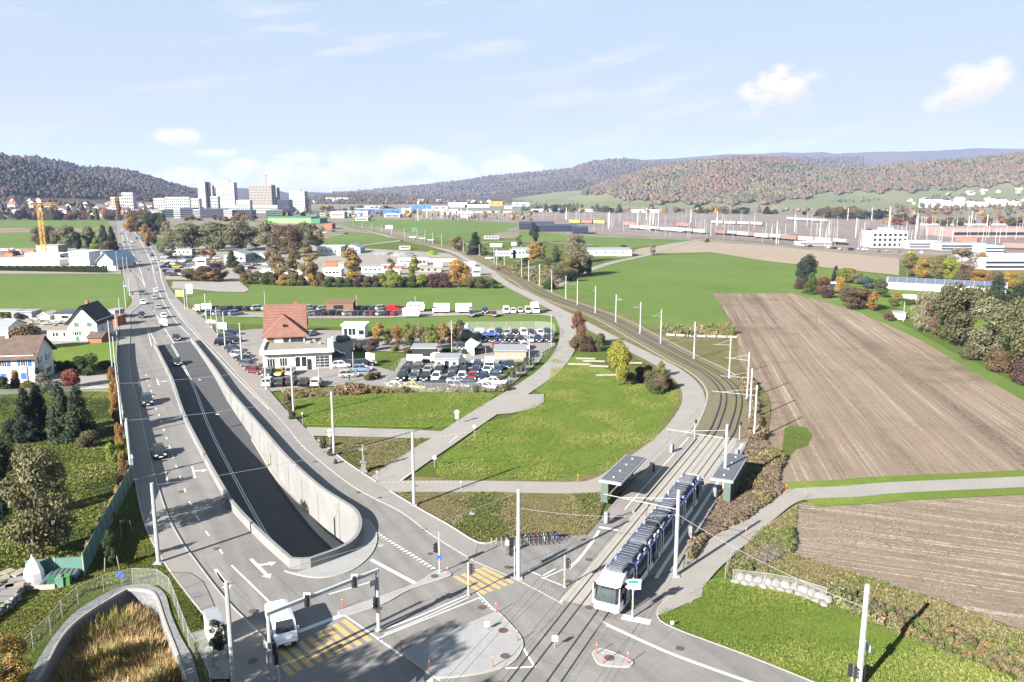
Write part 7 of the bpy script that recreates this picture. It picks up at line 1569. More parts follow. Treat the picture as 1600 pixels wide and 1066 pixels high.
# bicycles in their stands
def bike():
 t = thing('bicycle', 'x', 'bicycle'); fr = MB(); A_, B_, C2, D2 = (-.1, 0, .28), (-.22, 0, .85), (.38, 0, .82), (.5, 0, .34)
 for p, q in ((A_, B_), (B_, C2), (A_, C2), (A_, (-.5, 0, .34)), (B_, (-.5, 0, .34)), (C2, D2), (C2, (.34, 0, 1.0))): fr.tube(p, q, .022, n=5)
 fr.build('frame', mat('bike_paint', (1, 1, 1), .4, vary=.05, objcol=True), t)
 for x in (-.5, .5):
  w = MB()
  for k in range(14): a, c = 6.2832 * k / 14, 6.2832 * (k + 1) / 14; w.tube((x + .33 * math.cos(a), 0, .34 + .33 * math.sin(a)), (x + .33 * math.cos(c), 0, .34 + .33 * math.sin(c)), .025, n=4, caps=False)
  for k in range(5): a = 6.2832 * k / 5; w.tube((x, 0, .34), (x + .32 * math.cos(a), 0, .34 + .32 * math.sin(a)), .006, n=3, caps=False)
  w.build('wheel', M['rubber'], t)
 MB().box((-.24, 0, .92), (.26, .14, .06)).build('saddle', M['black'], t); MB().tube((.34, -.28, 1.02), (.34, .28, 1.02), .02, n=5).build('handlebar', M['black'], t); MB().box((.62, 0, .72), (.3, .32, .22)).build('basket', M['black'], t); return t
bk_ = bike(); bcol = [(.02, .02, .03), (.3, .3, .32), (.04, .06, .25), (.25, .03, .03), (.05, .12, .08), (.5, .5, .5)]
ra, rb = G(768, 853), G(872, 846)
for i in range(15):
 f = (i + .4) / 15 if i > 3 else (i * 1.1) / 15; p = ra.lerp(rb, f); p.z = .05
 st = MB();
 for k in range(8):
  a, c = math.pi * k / 8, math.pi * (k + 1) / 8; st.tube((0, .3 * math.cos(a), .55 + .25 * math.sin(a)), (0, .3 * math.cos(c), .55 + .25 * math.sin(c)), .03, n=5, caps=False)
 for s in (-1, 1): st.tube((0, .3 * s, 0), (0, .3 * s, .56), .03, n=5)
 st.build('bicycle_stand', M['galv'], loc=p, rz=R(10), label='metal hoop bicycle stand, %s from the left in the row by the grass' % ordn(i), cat='bicycle stand', group='bicycle stands')
 if i in (0, 1, 2, 4): continue
 l = 'parked bicycle at the %s stand from the left' % ordn(i); q = p + Vector((.2, -.1, 0))
 if bk_['label'] == 'x': bk_['label'] = l; bk_['group'] = 'parked bicycles'; bk_.location = q; bk_.rotation_euler.z = R(100); [setattr(c, 'color', bcol[0] + (1,)) for c in bk_.children]
 else: dup(bk_, q, R(100 + (i * 37 % 20) - 10), l, 'parked bicycles', color=bcol[i % 6])
# ---------------------------------------------------------------- people
def person(p, rz, shirt, trousers, hair, label, stride=.0):
 t = thing('person', label, 'person', p, rz)
 ed = []; V = [((0, 0, .95), .15), ((0, 0, 1.15), .13), ((0, 0, 1.38), .16), ((0, 0, 1.5), .065), ((0, .01, 1.62), .105), ((0, .01, 1.72), .085)]
 ch = [(0, 1), (1, 2), (2, 3), (3, 4), (4, 5)]
 for s in (-1, 1):
  o = len(V); V += [((s * .1, 0, .88), .10), ((s * .1, s * stride * .5, .48), .07), ((s * .1, s * stride, .08), .045), ((s * .1, s * stride - .14, .04), .04)]; ch += [(0, o), (o, o + 1), (o + 1, o + 2), (o + 2, o + 3)]
  o = len(V); V += [((s * .19, 0, 1.42), .06), ((s * .24, -s * stride * .3, 1.12), .045), ((s * .25, -s * stride * .5 - .05, .88), .035), ((s * .25, -s * stride * .5 - .08, .78), .04)]; ch += [(2, o), (o, o + 1), (o + 1, o + 2), (o + 2, o + 3)]
 me = bpy.data.meshes.new('body'); me.from_pydata([v[0] for v in V], ch, []); o = put('body', me, t)
 md = o.modifiers.new('skin', 'SKIN'); me.skin_vertices
 for i, (v, r_) in enumerate(V): me.skin_vertices[0].data[i].radius = (r_, r_ * .8 if i < 3 else r_)
 me.skin_vertices[0].data[0].use_root = True; sb = o.modifiers.new('sub', 'SUBSURF'); sb.levels = sb.render_levels = 1
 m = bpy.data.materials.new('clothes'); m.use_nodes = True; N = m.node_tree.nodes; L = m.node_tree.links; tc = N.new('ShaderNodeTexCoord'); sp = N.new('ShaderNodeSeparateXYZ'); L.new(tc.outputs['Object'], sp.inputs[0]); cr = N.new('ShaderNodeValToRGB'); cr.color_ramp.interpolation = 'CONSTANT'
 e = cr.color_ramp.elements; e[0].position = 0; e[0].color = (.02, .02, .02, 1); e[1].position = .05; e[1].color = trousers + (1,)
 for pz, c in ((.48, shirt), (.755, (.50, .32, .24)), (.835, hair)): x = e.new(pz); x.color = c + (1,)
 mu = N.new('ShaderNodeMath'); mu.operation = 'MULTIPLY'; mu.inputs[1].default_value = .5; L.new(sp.outputs[2], mu.inputs[0]); L.new(mu.outputs[0], cr.inputs[0]); L.new(cr.outputs[0], N['Principled BSDF'].inputs['Base Color']); me.materials.append(m)
 return t
person(G(546, 597, .04), R(30), (.03, .03, .04), (.03, .04, .08), (.05, .03, .02), 'person in dark clothes walking across the garage yard', .28)
person(G(793, 866, .03), R(-20), (.55, .35, .28), (.05, .05, .07), (.10, .06, .03), 'person in a pale pinkish top beside the bicycle stands', .15)
# ---------------------------------------------------------------- fences and walls
def wire_fence(px, h, label, step=2.6, name='wire_fence', post_m='galv', rail=True, z=.0):
 t = thing(name, label, 'fence'); P = resample(gs(*px, n=4) if len(px) > 3 else gp(*px), step)
 pm = MB().tube((0, 0, 0), (0, 0, h), .035, n=6).mesh('post', M[post_m])
 for p in P: put('post', pm, t, loc=(p.x, p.y, z))
 net = MB(); vs = []
 for p in P: vs += [(p.x, p.y, z + .05), (p.x, p.y, z + h - .05)]
 net.add(vs, [(2 * i, 2 * i + 2, 2 * i + 3, 2 * i + 1) for i in range(len(P) - 1)]); net.build('netting', M['netting'], t)
 if rail:
  r_ = MB(); [r_.tube((p.x, p.y, z + h), (q.x, q.y, z + h), .025, n=4) for p, q in zip(P, P[1:])]; r_.build('top_rail', M[post_m], t)
wire_fence([(-6, 1075), (38, 1037), (53, 1016), (76, 995), (98, 966), (115, 948), (136, 938), (160, 926), (191, 917), (224, 913), (249, 916), (266, 930), (281, 971), (298, 1016), (318, 1050), (330, 1085)], 1.7, 'wire mesh fence on posts around the retention basin')
wire_fence([(600, 612), (660, 613), (720, 613), (782, 610), (800, 596)], 1.8, 'wire mesh fence in front of the lower used car lot', 3)
wire_fence([(800, 596), (820, 582), (840, 566), (862, 545)], 2.0, 'wire mesh fence on the lane side of the used car lot', 3); wire_fence([(600, 612), (606, 592), (628, 572)], 1.8, 'wire mesh fence at the left end of the used car lot', 3)
wire_fence([(700, 514), (780, 513), (860, 514), (864, 530)], 1.8, 'wire mesh fence behind the upper used car lot', 4)
wire_fence([(1133, 905), (1144, 866)], 1.4, 'short white railing fence down to the stream', 1.6, rail=True); wire_fence([(1145, 911), (1190, 916), (1240, 925), (1290, 941)], 1.4, 'wire mesh fence above the white boulder wall', 3)
wire_fence([(1068, 893), (1076, 876), (1082, 862)], 1.1, 'short railing beside the right platform', 1.5)
wire_fence([(-60, 619), (40, 616), (110, 612), (180, 613)], 1.0, 'low pale rail fence across the garden', 4)
# solid green fence along the garden, panel by panel
gf_ = thing('green_fence', 'solid green fence between the garden and the left pavement', 'fence')
M['greenpanel'] = mat('green_fence_panel', (.085, .19, .16), .6, vary=.12, scale=.8); M['greypanel'] = mat('grey_fence_panel', (.28, .33, .35), .5, vary=.08)
def panels(px, h, t, m, w=2.4):
 P = resample(gp(*px), w)
 for p, q in zip(P, P[1:]):
  d = q - p; L_ = d.length; MB().box((0, 0, h / 2), (L_ - .08, .06, h)).box((0, -.05, h * .8), (L_ - .1, .05, .06)).box((0, -.05, h * .25), (L_ - .1, .05, .06)).build('panel', M[m], t, loc=((p.x + q.x) / 2, (p.y + q.y) / 2, 0), rz=math.atan2(d.y, d.x))
  MB().box((p.x, p.y, h / 2 + .05), (.1, .1, h + .1)).build('post', M['galv'], t)
panels([(208, 752), (180, 805), (148, 868), (132, 900)], 2.3, gf_, 'greenpanel'); panels([(132, 900), (88, 902), (42, 906)], 2.0, gf_, 'greenpanel')
gf2 = thing('roadside_screen', 'grey green screen wall of upright panels along the upper left pavement', 'screen wall'); panels([(209, 748), (199, 695), (190, 640), (186, 605), (183, 572), (184, 540)], 2.0, gf2, 'greypanel')
# hedges with orange autumn leaves are planted further down; boulder wall by the stream
bw = thing('boulder_wall', 'retaining wall of pale boulders below the wire fence', 'wall'); P = resample(gp((1150, 908), (1190, 915), (1240, 925), (1288, 944)), .85)
bmesh_ = [MB().blob((0, 0, 0), (.55, .42, .42), 2, .12, s).mesh('boulder', M['stone']) for s in range(4)]
for row_ in range(2):
 for i, p in enumerate(P): o = put('boulder', bmesh_[(i * 3 + row_) % 4], bw, loc=(p.x + row_ * .18 + (.3 if row_ % 2 else 0), p.y + row_ * .25, -.15 + row_ * .42), rz=i * 1.7)
# green bins, pipes, white tent, pallets and rubble by the garden
for i, (x, y, c) in enumerate(((83, 918, 'dark green'), (95, 917, 'pale green'), (105, 915, 'mid green'))):
 t = thing('wheelie_bin', '%s wheeled bin, %s in the row before the pipes' % (c, ordn(i)), 'bin', G(x, y), R(15)); m_ = mat('bin_%d' % i, [(.04, .16, .09), (.14, .27, .22), (.07, .22, .08)][i], .5)
 MB().box((0, 0, .55), (.62, .6, .95), taper=1.15).build('body', m_, t); MB().box((0, -.02, 1.06), (.74, .74, .1)).build('lid', m_, t); [MB().tube((s * .28, .33, .1), (s * .34, .33, .1), .1, n=8).build('wheel', M['rubber'], t) for s in (-1, 1)]
M['pipe'] = mat('grey_plastic_pipe', (.09, .11, .13), .5, vary=.1)
for i in range(6):
 a = G(66 + i * 9.5, 916 - i * 2.2, .35); b = G(88 + i * 8.5, 890 - i * 2.0, .75); MB().tube(a, b, .33, n=12, caps=False).tube(a, b, .30, n=12).build('plastic_pipe', M['pipe'], label='large dark grey pipe, %s from the left in the slanted stack' % ordn(i), cat='pipe')
t = thing('garden_tent', 'tall white cone shaped cover standing by the green fence', 'tent', G(55, 911), .3); vs = []; H_ = top_z(G(55, 911), 870)
for (z, r_) in ((0, .95), (H_ * .45, .85), (H_ * .75, .55), (H_ * .95, .16), (H_, .12)): vs += [(r_ * math.cos(k * .785 + .1) * (1 + .05 * (k % 2)), r_ * math.sin(k * .785 + .1), z) for k in range(8)]
MB().add(vs, [(8 * i + k, 8 * i + (k + 1) % 8, 8 * i + 8 + (k + 1) % 8, 8 * i + 8 + k) for i in range(4) for k in range(8)] + [tuple(range(32, 40))]).build('cover', M['white'], t); MB().tube((0, 0, H_), (0, 0, H_ + .25), .14, .05, 8).build('cap', M['galv'], t)
for i, (x, y) in enumerate(((28, 917), (12, 905), (8, 928), (33, 905), (18, 935), (2, 915), (-10, 930), (24, 926))):
 mb = MB(); r_ = random.Random(i)
 for k in range(4): mb.box((r_.uniform(-.1, .1), r_.uniform(-.1, .1), .1 + k * .2), (1.5, 1.0, .17), r_.uniform(-.2, .2))
 mb.build('stone_stack', M['palewood' if i % 2 else 'stone'], loc=G(x, y), rz=r_.uniform(0, 1.5), label='stack of pale boards and slabs beside the white garden cover, %s of eight' % ordn(i), cat='stack', group='stacks of boards and slabs by the garden')
MB().box((0, 0, .25), (2.9, .5, .5)).build('concrete_beam', M['concrete'], loc=G(63, 920), rz=R(5), label='pale concrete beam lying in front of the bins', cat='beam')
wl = thing('dry_stone_wall', 'low dry stone wall at the left edge above the basin', 'wall'); P = resample(gp((-30, 985), (0, 962), (28, 940)), .6)
for r2 in range(2):
 for i, p in enumerate(P): put('boulder', bmesh_[(i + r2) % 4], wl, loc=(p.x, p.y, .15 + r2 * .4), rz=i * 2.1).scale = (.6, .6, .6)
# boards on the meadow, benches, logs
for i, (x, y, w, a) in enumerate(((915, 562, 4.5, -5), (928, 566, 5, -8), (905, 571, 5, -6), (936, 574, 4, -10), (950, 588, 5, 5), (990, 569, 4, 0), (930, 545, 3, -20))):
 mb = MB(); [mb.box((0, k * .25, .12 + (k % 2) * .1), (w * (1 - .1 * (k % 3)), .18, .12)) for k in range(4)]
 mb.build('plank_pile', M['palewood'], loc=G(x, y), rz=R(a), label='low pile of bleached planks on the meadow, %s from the path' % ordn(i), cat='planks')
ln = thing('retaining_kerb', 'pale block edging along the rough mound beside the green field', 'edging'); P = resample(gp((1040, 524), (1075, 526), (1152, 528)), 2.5)
km = MB().box((0, 0, .25), (2.3, .5, .5)).mesh('block', M['concrete'])
for p, q in zip(P, P[1:]): put('block', km, ln, loc=((p.x + q.x) / 2, (p.y + q.y) / 2, 0), rz=math.atan2(q.y - p.y, q.x - p.x))
# blue roadside panel and bus stop shelter on the left pavement
t = thing('bus_shelter', 'small glass bus shelter on the left pavement by the field', 'shelter', G(196, 457, .1), R(-64)); MB().box((0, 0, 2.4), (3, 1.4, .12)).build('roof', M['bluewall'], t); MB().box((0, .65, 1.2), (3, .05, 2.2)).build('glass_pane', M['bluewall'], t); [MB().box((x, .6, 1.2), (.08, .08, 2.4)).build('post', M['galv'], t) for x in (-1.5, 1.5)]
for i, (x, y) in enumerate(((215, 424), (205, 433), (233, 431), (246, 431), (208, 471), (192, 396), (261, 438))):
 t = thing('traffic_signal', 'distant traffic signal, %s of the seven at the far junction' % ordn(i), 'traffic signal', G(x, y, .05)); MB().tube((0, 0, 0), (0, 0, 3.2), .06, n=6).build('post', M['pole'], t); MB().box((0, 0, 2.8), (.4, .35, 1.1)).build('signal_head', M['black'], t)
# tram stop far along the line
for i, (x, y) in enumerate(((640, 375), (655, 377), (668, 379))): shed(x, x + 9, y, y - 4, 2.5, 'glassgreen', 'white', 'far tram stop shelter, %s of three by the level crossing' % ordn(i), 'tram_shelter', 'shelter')
for x, y, l in ((608, 362, 'left'), (648, 366, 'right')): billboard(x, y, 7 if l == 'left' else 5, 3.5, 2.5, 'far green and blue billboard, %s one of two beside the tram line' % l, m='bluewall' if l == 'left' else 'greendark')
# ================================================================== TREES AND SHRUBS, ONE BY ONE
# garden on the left
T(66, 872, 692, 116, 'loose', (.125, .125, .062), 'big loose olive green tree in the middle of the left garden')
T(4, 822, 672, 56, 'broad', 'dark', 'very dark tree cut by the left edge of the garden')
for a in ((44, 690, 603, 34, 'left conifer of the dark group behind the big garden tree'), (63, 684, 597, 32, 'second conifer of the dark group in the garden'), (98, 688, 592, 38, 'third conifer of the dark group in the garden'), (126, 688, 598, 42, 'right conifer of the dark group nearest the screen wall')): T(a[0], a[1], a[2], a[3] + 8, 'conifer', 'pine' if a[0] > 80 else 'dark', a[4], name='conifer')
T(112, 606, 577, 36, 'bush', 'red', 'red and orange leafed shrub in front of the paved yard', 'shrub', name='shrub'); T(70, 612, 582, 34, 'bush', 'grey', 'grey green shrub before the blue shuttered house', 'shrub', name='shrub')
T(25, 606, 577, 18, 'bush', 'rust', 'small rusty shrub below the blue shutters', 'shrub', name='shrub'); T(4, 610, 588, 26, 'bush', 'green', 'green shrub at the left edge by the blue shuttered house', 'shrub', name='shrub'); T(46, 612, 594, 24, 'bush', 'yolive', 'yellowish shrub below the blue shuttered house', 'shrub', name='shrub')
T(60, 600, 574, 8, 'column', 'dark', 'narrow dark cypress at the corner of the blue shuttered house', name='cypress')
for i, x in enumerate((70, 82, 94, 106, 118)): T(x, 578 + i * .3, 563, 18, 'bush', 'green', 'clipped hedge shrub, %s in the row behind the white house garden' % ordn(i), 'shrub', 'clipped hedge of the white house', 'shrub')
T(136, 586, 552, 40, 'bush', 'green', 'pointed green bush at the end of the clipped hedge', 'shrub', name='shrub'); T(166, 574, 563, 30, 'bush', 'green', 'low hedge shrub by the grey screen wall', 'shrub', name='shrub')
T(40, 548, 508, 58, 'bush', 'brown', 'large brown bush between the two houses', 'shrub', name='shrub'); T(8, 497, 486, 22, 'bush', 'yolive', 'small bush at the left edge of the yard', 'shrub', name='shrub'); T(28, 500, 488, 14, 'bush', 'olive', 'small bush beside the tin hut', 'shrub', name='shrub')
T(140, 700, 672, 34, 'bush', 'olive', 'low green shrub right of the conifers', 'shrub', name='shrub'); T(178, 722, 690, 26, 'bush', 'lime', 'lime coloured shrub by the orange creeper', 'shrub', name='shrub'); T(20, 690, 655, 34, 'bush', 'dark', 'dark shrub left of the conifers', 'shrub', name='shrub')
orr = [(176, 601, 572), (179, 628, 596), (181, 650, 622), (184, 672, 640), (187, 694, 660), (190, 716, 682), (193, 736, 704), (196, 752, 722), (192, 768, 742), (186, 782, 758), (178, 797, 774), (170, 812, 790), (162, 828, 806), (152, 846, 822), (142, 866, 842)]
for i, (x, y, t_) in enumerate(orr): T(x, y, t_, 17, 'bush', ['orange', 'gold', 'orange', 'brown'][i % 4], 'orange leafed creeper shrub, %s along the inside of the fence' % ordn(i), 'shrub', 'orange creeper shrubs along the fence', 'shrub')
T(12, 1078, 992, 74, 'loose', 'gold', 'yellowing bush cut by the bottom left corner', 'shrub', name='shrub')
def staked(x, y, yt, w, tint, label):
 t = T(x, y, yt, w, 'birch', tint, label); s = t.scale
 for k in range(3): a = k * 2.09; MB().tube((math.cos(a) * 1.0 / s[0] * .8, math.sin(a) * .8 / s[1], 0), (math.cos(a) * .6 / s[0], math.sin(a) * .6 / s[1], 1.6 / s[2]), .05 / s[0], n=5).build('stake', M['palewood'], t)
staked(176, 890, 828, 24, 'green', 'young staked tree on the grass by the left pavement'); staked(343, 1024, 962, 34, 'pine', 'young pine on stakes beside the white cabinet'); staked(195, 836, 812, 8, 'olive', 'bare young tree in a wooden frame beside the green fence')
# by the garage and the car lots
T(459, 520, 493, 38, 'broad', 'yolive', 'yellow green tree behind the garage roof')
for i, (x, y, t_, w, c) in enumerate(((592, 541, 505, 26, 'gold'), (606, 541, 510, 20, 'yolive'), (622, 542, 509, 22, 'orange'), (641, 543, 500, 26, 'yolive'), (658, 543, 506, 20, 'beige'), (674, 545, 502, 26, 'lime'), (690, 544, 504, 24, 'gold'), (704, 542, 502, 24, 'gold'), (718, 541, 500, 26, 'olive'))):
 T(x, y, t_, w, 'birch', c, 'autumn birch, %s from the left in the row behind the car lot' % ordn(i), 'tree', 'row of birches', 'birch')
for i, (x, y, t_, w, c) in enumerate(((582, 548, 529, 24, 'purple'), (618, 549, 538, 16, 'lime'), (560, 548, 534, 20, 'olive'), (640, 552, 542, 24, 'brown'), (700, 551, 542, 30, 'green'), (578, 594, 581, 22, 'olive'), (590, 590, 580, 14, 'yolive'), (560, 609, 599, 26, 'olive'), (580, 612, 605, 20, 'brown'), (450, 640, 616, 18, 'brown'), (456, 655, 640, 12, 'olive'), (743, 612, 600, 14, 'olive'), (780, 600, 586, 20, 'olive'), (798, 590, 574, 22, 'green'), (812, 580, 564, 22, 'olive'), (826, 571, 556, 20, 'green'), (790, 610, 599, 18, 'olive'), (726, 553, 545, 12, 'green'), (505, 700, 682, 14, 'olive'), (516, 713, 700, 10, 'olive'), (524, 725, 716, 8, 'brown'))):
 T(x, y, t_, w, 'bush', c, '%s low shrub, %s of the ones around the car lots' % ({'olive': 'olive', 'brown': 'brown', 'green': 'green', 'purple': 'dark purple', 'lime': 'lime', 'yolive': 'yellowish'}[c], ordn(i)), 'shrub', 'shrubs around the car lots', 'shrub')
T(903, 546, 487, 32, 'birch', 'rust', 'rust red tree standing alone at the lane bend', name='tree'); TT_ = None
for a in ((905, 549, 521, 30, 'brown', 'brown bush under the rust red tree'), (922, 549, 524, 20, 'purple', 'purple bare bush beside the rust red tree'), (938, 548, 521, 20, 'olive', 'olive bush right of the rust red tree'), (1002, 596, 573, 26, 'purple', 'dark bush right of the yellow tree'), (1018, 606, 579, 30, 'olive', 'olive bush in the clump by the cycle path'), (1034, 611, 583, 30, 'brown', 'brown bush in the clump by the cycle path'), (1044, 608, 590, 18, 'green', 'green bush at the right end of the clump'), (1026, 614, 600, 30, 'green', 'low green bush in front of the clump'), (985, 600, 582, 20, 'yolive', 'small bush behind the yellow tree'), (1012, 588, 570, 18, 'gold', 'golden bush at the back of the clump')): T(a[0], a[1], a[2], a[3], 'bush', a[4], a[5], 'shrub', name='shrub')
T(966, 602, 532, 44, 'broad', (.26, .26, .04), 'bright yellow green tree on the meadow by the planks'); T(1033, 590, 564, 16, 'birch', 'lime', 'small yellow tree rising from the clump')
# hedge and trees along the works, from left to right
hb = [(418, 444, 424, 26, 'green'), (432, 445, 424, 24, 'olive'), (444, 446, 428, 22, 'gold'), (458, 446, 426, 24, 'yolive'), (472, 446, 428, 20, 'olive'), (488, 447, 428, 18, 'gold'), (500, 447, 425, 22, 'brown'), (515, 448, 431, 26, 'green'), (530, 448, 433, 24, 'olive'), (545, 448, 434, 20, 'green'), (560, 448, 432, 22, 'purple'), (574, 448, 432, 22, 'olive'), (588, 448, 430, 20, 'purple'), (602, 448, 424, 28, 'lime'), (616, 449, 426, 26, 'lime'), (630, 449, 432, 22, 'green'), (645, 449, 430, 24, 'green'), (660, 449, 428, 26, 'lime'), (675, 449, 428, 22, 'purple'), (688, 449, 424, 22, 'purple'), (700, 449, 426, 22, 'purple'), (738, 450, 434, 20, 'olive'), (752, 450, 432, 26, 'olive'), (768, 450, 436, 22, 'green')]
HB = {'green': 'green', 'olive': 'olive', 'gold': 'golden', 'yolive': 'yellowish', 'brown': 'brown', 'purple': 'dark purple', 'lime': 'lime green'}
for i, (x, y, t_, w, c) in enumerate(hb): T(x, y, t_, w, 'bush', c, '%s shrub, %s from the left in the hedge above the field' % (HB[c], ordn(i)), 'shrub', 'hedge above the green field', 'shrub')
for a in ((717, 449, 404, 40, 'broad', 'gold', 'golden orange tree at the right of the long hedge'), (548, 446, 388, 40, 'birch', (.33, .23, .07), 'golden birch before the white unit in the works'), (612, 446, 400, 22, 'birch', 'yolive', 'yellow green birch behind the lime shrubs'), (648, 447, 402, 28, 'birch', 'lime', 'lime birch behind the hedge middle'),
  (438, 444, 392, 34, 'birch', (.26, .19, .09), 'first thin golden birch before the tent hall'), (462, 445, 392, 30, 'birch', 'yolive', 'second thin birch before the tent hall'), (486, 446, 382, 44, 'birch', (.24, .19, .07), 'tall golden birch at the right end of the tent hall'), (425, 420, 388, 30, 'loose', 'beige', 'bare pale tree left of the tent hall'),
  (300, 391, 347, 62, 'broad', 'willow', 'first big willow of the clump behind the far car lot'), (340, 393, 344, 62, 'broad', 'willow', 'second big willow of the clump behind the far car lot'), (378, 394, 346, 64, 'broad', 'willow', 'third big willow of the clump behind the far car lot'), (425, 398, 344, 62, 'loose', 'beige', 'tall beige tree right of the willows'), (452, 402, 350, 50, 'broad', 'brown', 'brown dark tree between beige ones'), (476, 396, 346, 44, 'loose', 'willow', 'pale willow near the workshop'), (496, 392, 345, 36, 'birch', 'beige', 'slender beige tree next to the workshop'), (466, 378, 360, 14, 'bush', 'red', 'single red shrub among the beige trees'),
  (275, 385, 358, 34, 'broad', 'willow', 'smaller willow at the left of the clump'), (400, 388, 352, 40, 'broad', 'grey', 'grey green tree at the right of the third willow'), (262, 402, 378, 30, 'loose', 'grey', 'grey bush like tree at the road end of the far lot'), (362, 418, 390, 22, 'conifer', 'green', 'dark green conifer among the far parked cars'), (322, 440, 416, 36, 'loose', 'brown', 'brown bare tree at the gravel lot corner'), (334, 441, 424, 24, 'birch', 'gold', 'yellow tree at the gravel lot corner'), (342, 440, 408, 40, 'loose', 'purple', 'purple bare tree behind the yellow one'), (298, 438, 421, 32, 'bush', 'olive', 'round olive bush left of the yellow tree'), (312, 438, 424, 20, 'bush', 'yolive', 'yellowish bush by the round olive one'), (386, 443, 425, 24, 'bush', 'yolive', 'yellow green bush at the end of the gravel lot'), (402, 440, 424, 22, 'bush', 'olive', 'dark bush before the tent hall corner'), (375, 430, 414, 22, 'bush', 'olive', 'bush by the lamp pole at the far lot'), (332, 404, 386, 14, 'birch', 'orange', 'orange birch behind the far car lot'), (318, 402, 388, 16, 'birch', 'gold', 'small golden birch behind the far car lot'),
  (204, 368, 332, 24, 'birch', 'gold', 'golden tree left in the roadside clump'), (214, 366, 330, 30, 'broad', 'brown', 'brown tree in the roadside clump'), (228, 366, 329, 34, 'broad', 'olive', 'olive tree in the roadside clump'), (243, 366, 330, 30, 'broad', 'dark', 'dark tree in the roadside clump'), (254, 368, 334, 22, 'broad', 'green', 'green tree at the right of the roadside clump'), (228, 384, 352, 22, 'birch', 'gold', 'bright golden tree in front of the roadside clump'), (240, 386, 354, 20, 'birch', 'yolive', 'yellow green tree in front of the roadside clump'), (234, 390, 362, 14, 'birch', 'orange', 'orange tree at the petrol sign'), (262, 374, 344, 20, 'loose', 'beige', 'bare tree right of the roadside clump'),
  (62, 388, 354, 32, 'loose', 'beige', 'pale tree left behind the depot'), (80, 388, 352, 26, 'broad', 'brown', 'brown tree behind the depot crane'), (102, 388, 350, 42, 'broad', 'willow', 'large willow behind the depot'), (138, 389, 354, 28, 'broad', 'willow', 'smaller willow behind the depot'), (163, 392, 350, 22, 'conifer', 'pine', 'left fir of the pair at the road'), (176, 393, 352, 18, 'conifer', 'dark', 'right fir of the pair at the road'), (120, 390, 362, 20, 'bush', 'dark', 'dark bush between the willows'), (168, 396, 376, 26, 'bush', 'brown', 'brown bush under the fir pair'), (152, 390, 370, 18, 'bush', 'lime', 'light green bush left of the fir pair'),
  (186, 343, 308, 9, 'column', 'orange', 'tall orange poplar at the far bend of the road'), (109, 343, 320, 12, 'conifer', 'dark', 'dark conifer at the town edge'), (116, 343, 326, 10, 'broad', 'rust', 'rust tree at the town edge'), (131, 343, 318, 12, 'conifer', 'dark', 'second dark conifer at the town edge'), (80, 341, 322, 12, 'loose', 'beige', 'beige tree at the town edge'), (141, 344, 326, 12, 'broad', 'yolive', 'yellowish tree at the town edge'), (151, 344, 325, 8, 'column', 'lime', 'light green poplar at the town edge'), (164, 344, 324, 12, 'broad', 'gold', 'golden tree at the town edge'), (172, 344, 328, 10, 'broad', 'olive', 'olive tree at the town edge'),
  (743, 398, 361, 27, 'conifer', 'dark', 'dark fir beside the tram line'), (716, 392, 369, 24, 'loose', 'brown', 'brown tree left of the dark fir'), (706, 388, 372, 12, 'birch', 'gold', 'small golden tree by the tram stop'), (756, 400, 386, 14, 'bush', 'green', 'green shrub right of the dark fir'), (835, 380, 347, 18, 'loose', 'dark', 'dark slender tree before the black hall'), (810, 390, 365, 14, 'birch', 'yolive', 'yellow birch left of the dark slender tree'), (832, 411, 378, 26, 'birch', 'gold', 'golden tree right of the pale blue hall'), (846, 411, 374, 22, 'birch', 'yolive', 'yellow green tree right of the golden one'), (868, 413, 384, 14, 'birch', 'green', 'green young tree by the works'), (820, 414, 402, 16, 'bush', 'green', 'low green bush before the pale blue hall'), (856, 414, 402, 14, 'bush', 'olive', 'low bush between the yellow and green tree'),
  (901, 410, 364, 42, 'loose', 'beige', 'tall bare beige tree by the field lane'), (905, 431, 386, 48, 'broad', 'willow', 'large round willow at the lane to the rail yard'), (885, 434, 398, 40, 'loose', 'yolive', 'yellow green tree left of the round willow'), (872, 438, 418, 30, 'bush', 'olive', 'olive bush left below the round willow'), (890, 440, 422, 26, 'bush', 'dark', 'dark bush at the foot of the round willow'), (858, 452, 436, 26, 'bush', 'green', 'low green bush beside the tram masts'), (917, 428, 404, 20, 'bush', 'green', 'green bush at the right of the round willow'), (872, 408, 390, 16, 'bush', 'yolive', 'small bush below the beige tree'), (1020, 398, 380, 12, 'loose', 'beige', 'small bare tree alone at the pale field'), (1105, 379, 373, 8, 'bush', 'green', 'small bush at the rail yard edge')):
 T(a[0], a[1], a[2], a[3], a[4], a[5], a[6], 'shrub' if a[4] == 'bush' else 'tree', name='shrub' if a[4] == 'bush' else 'tree')
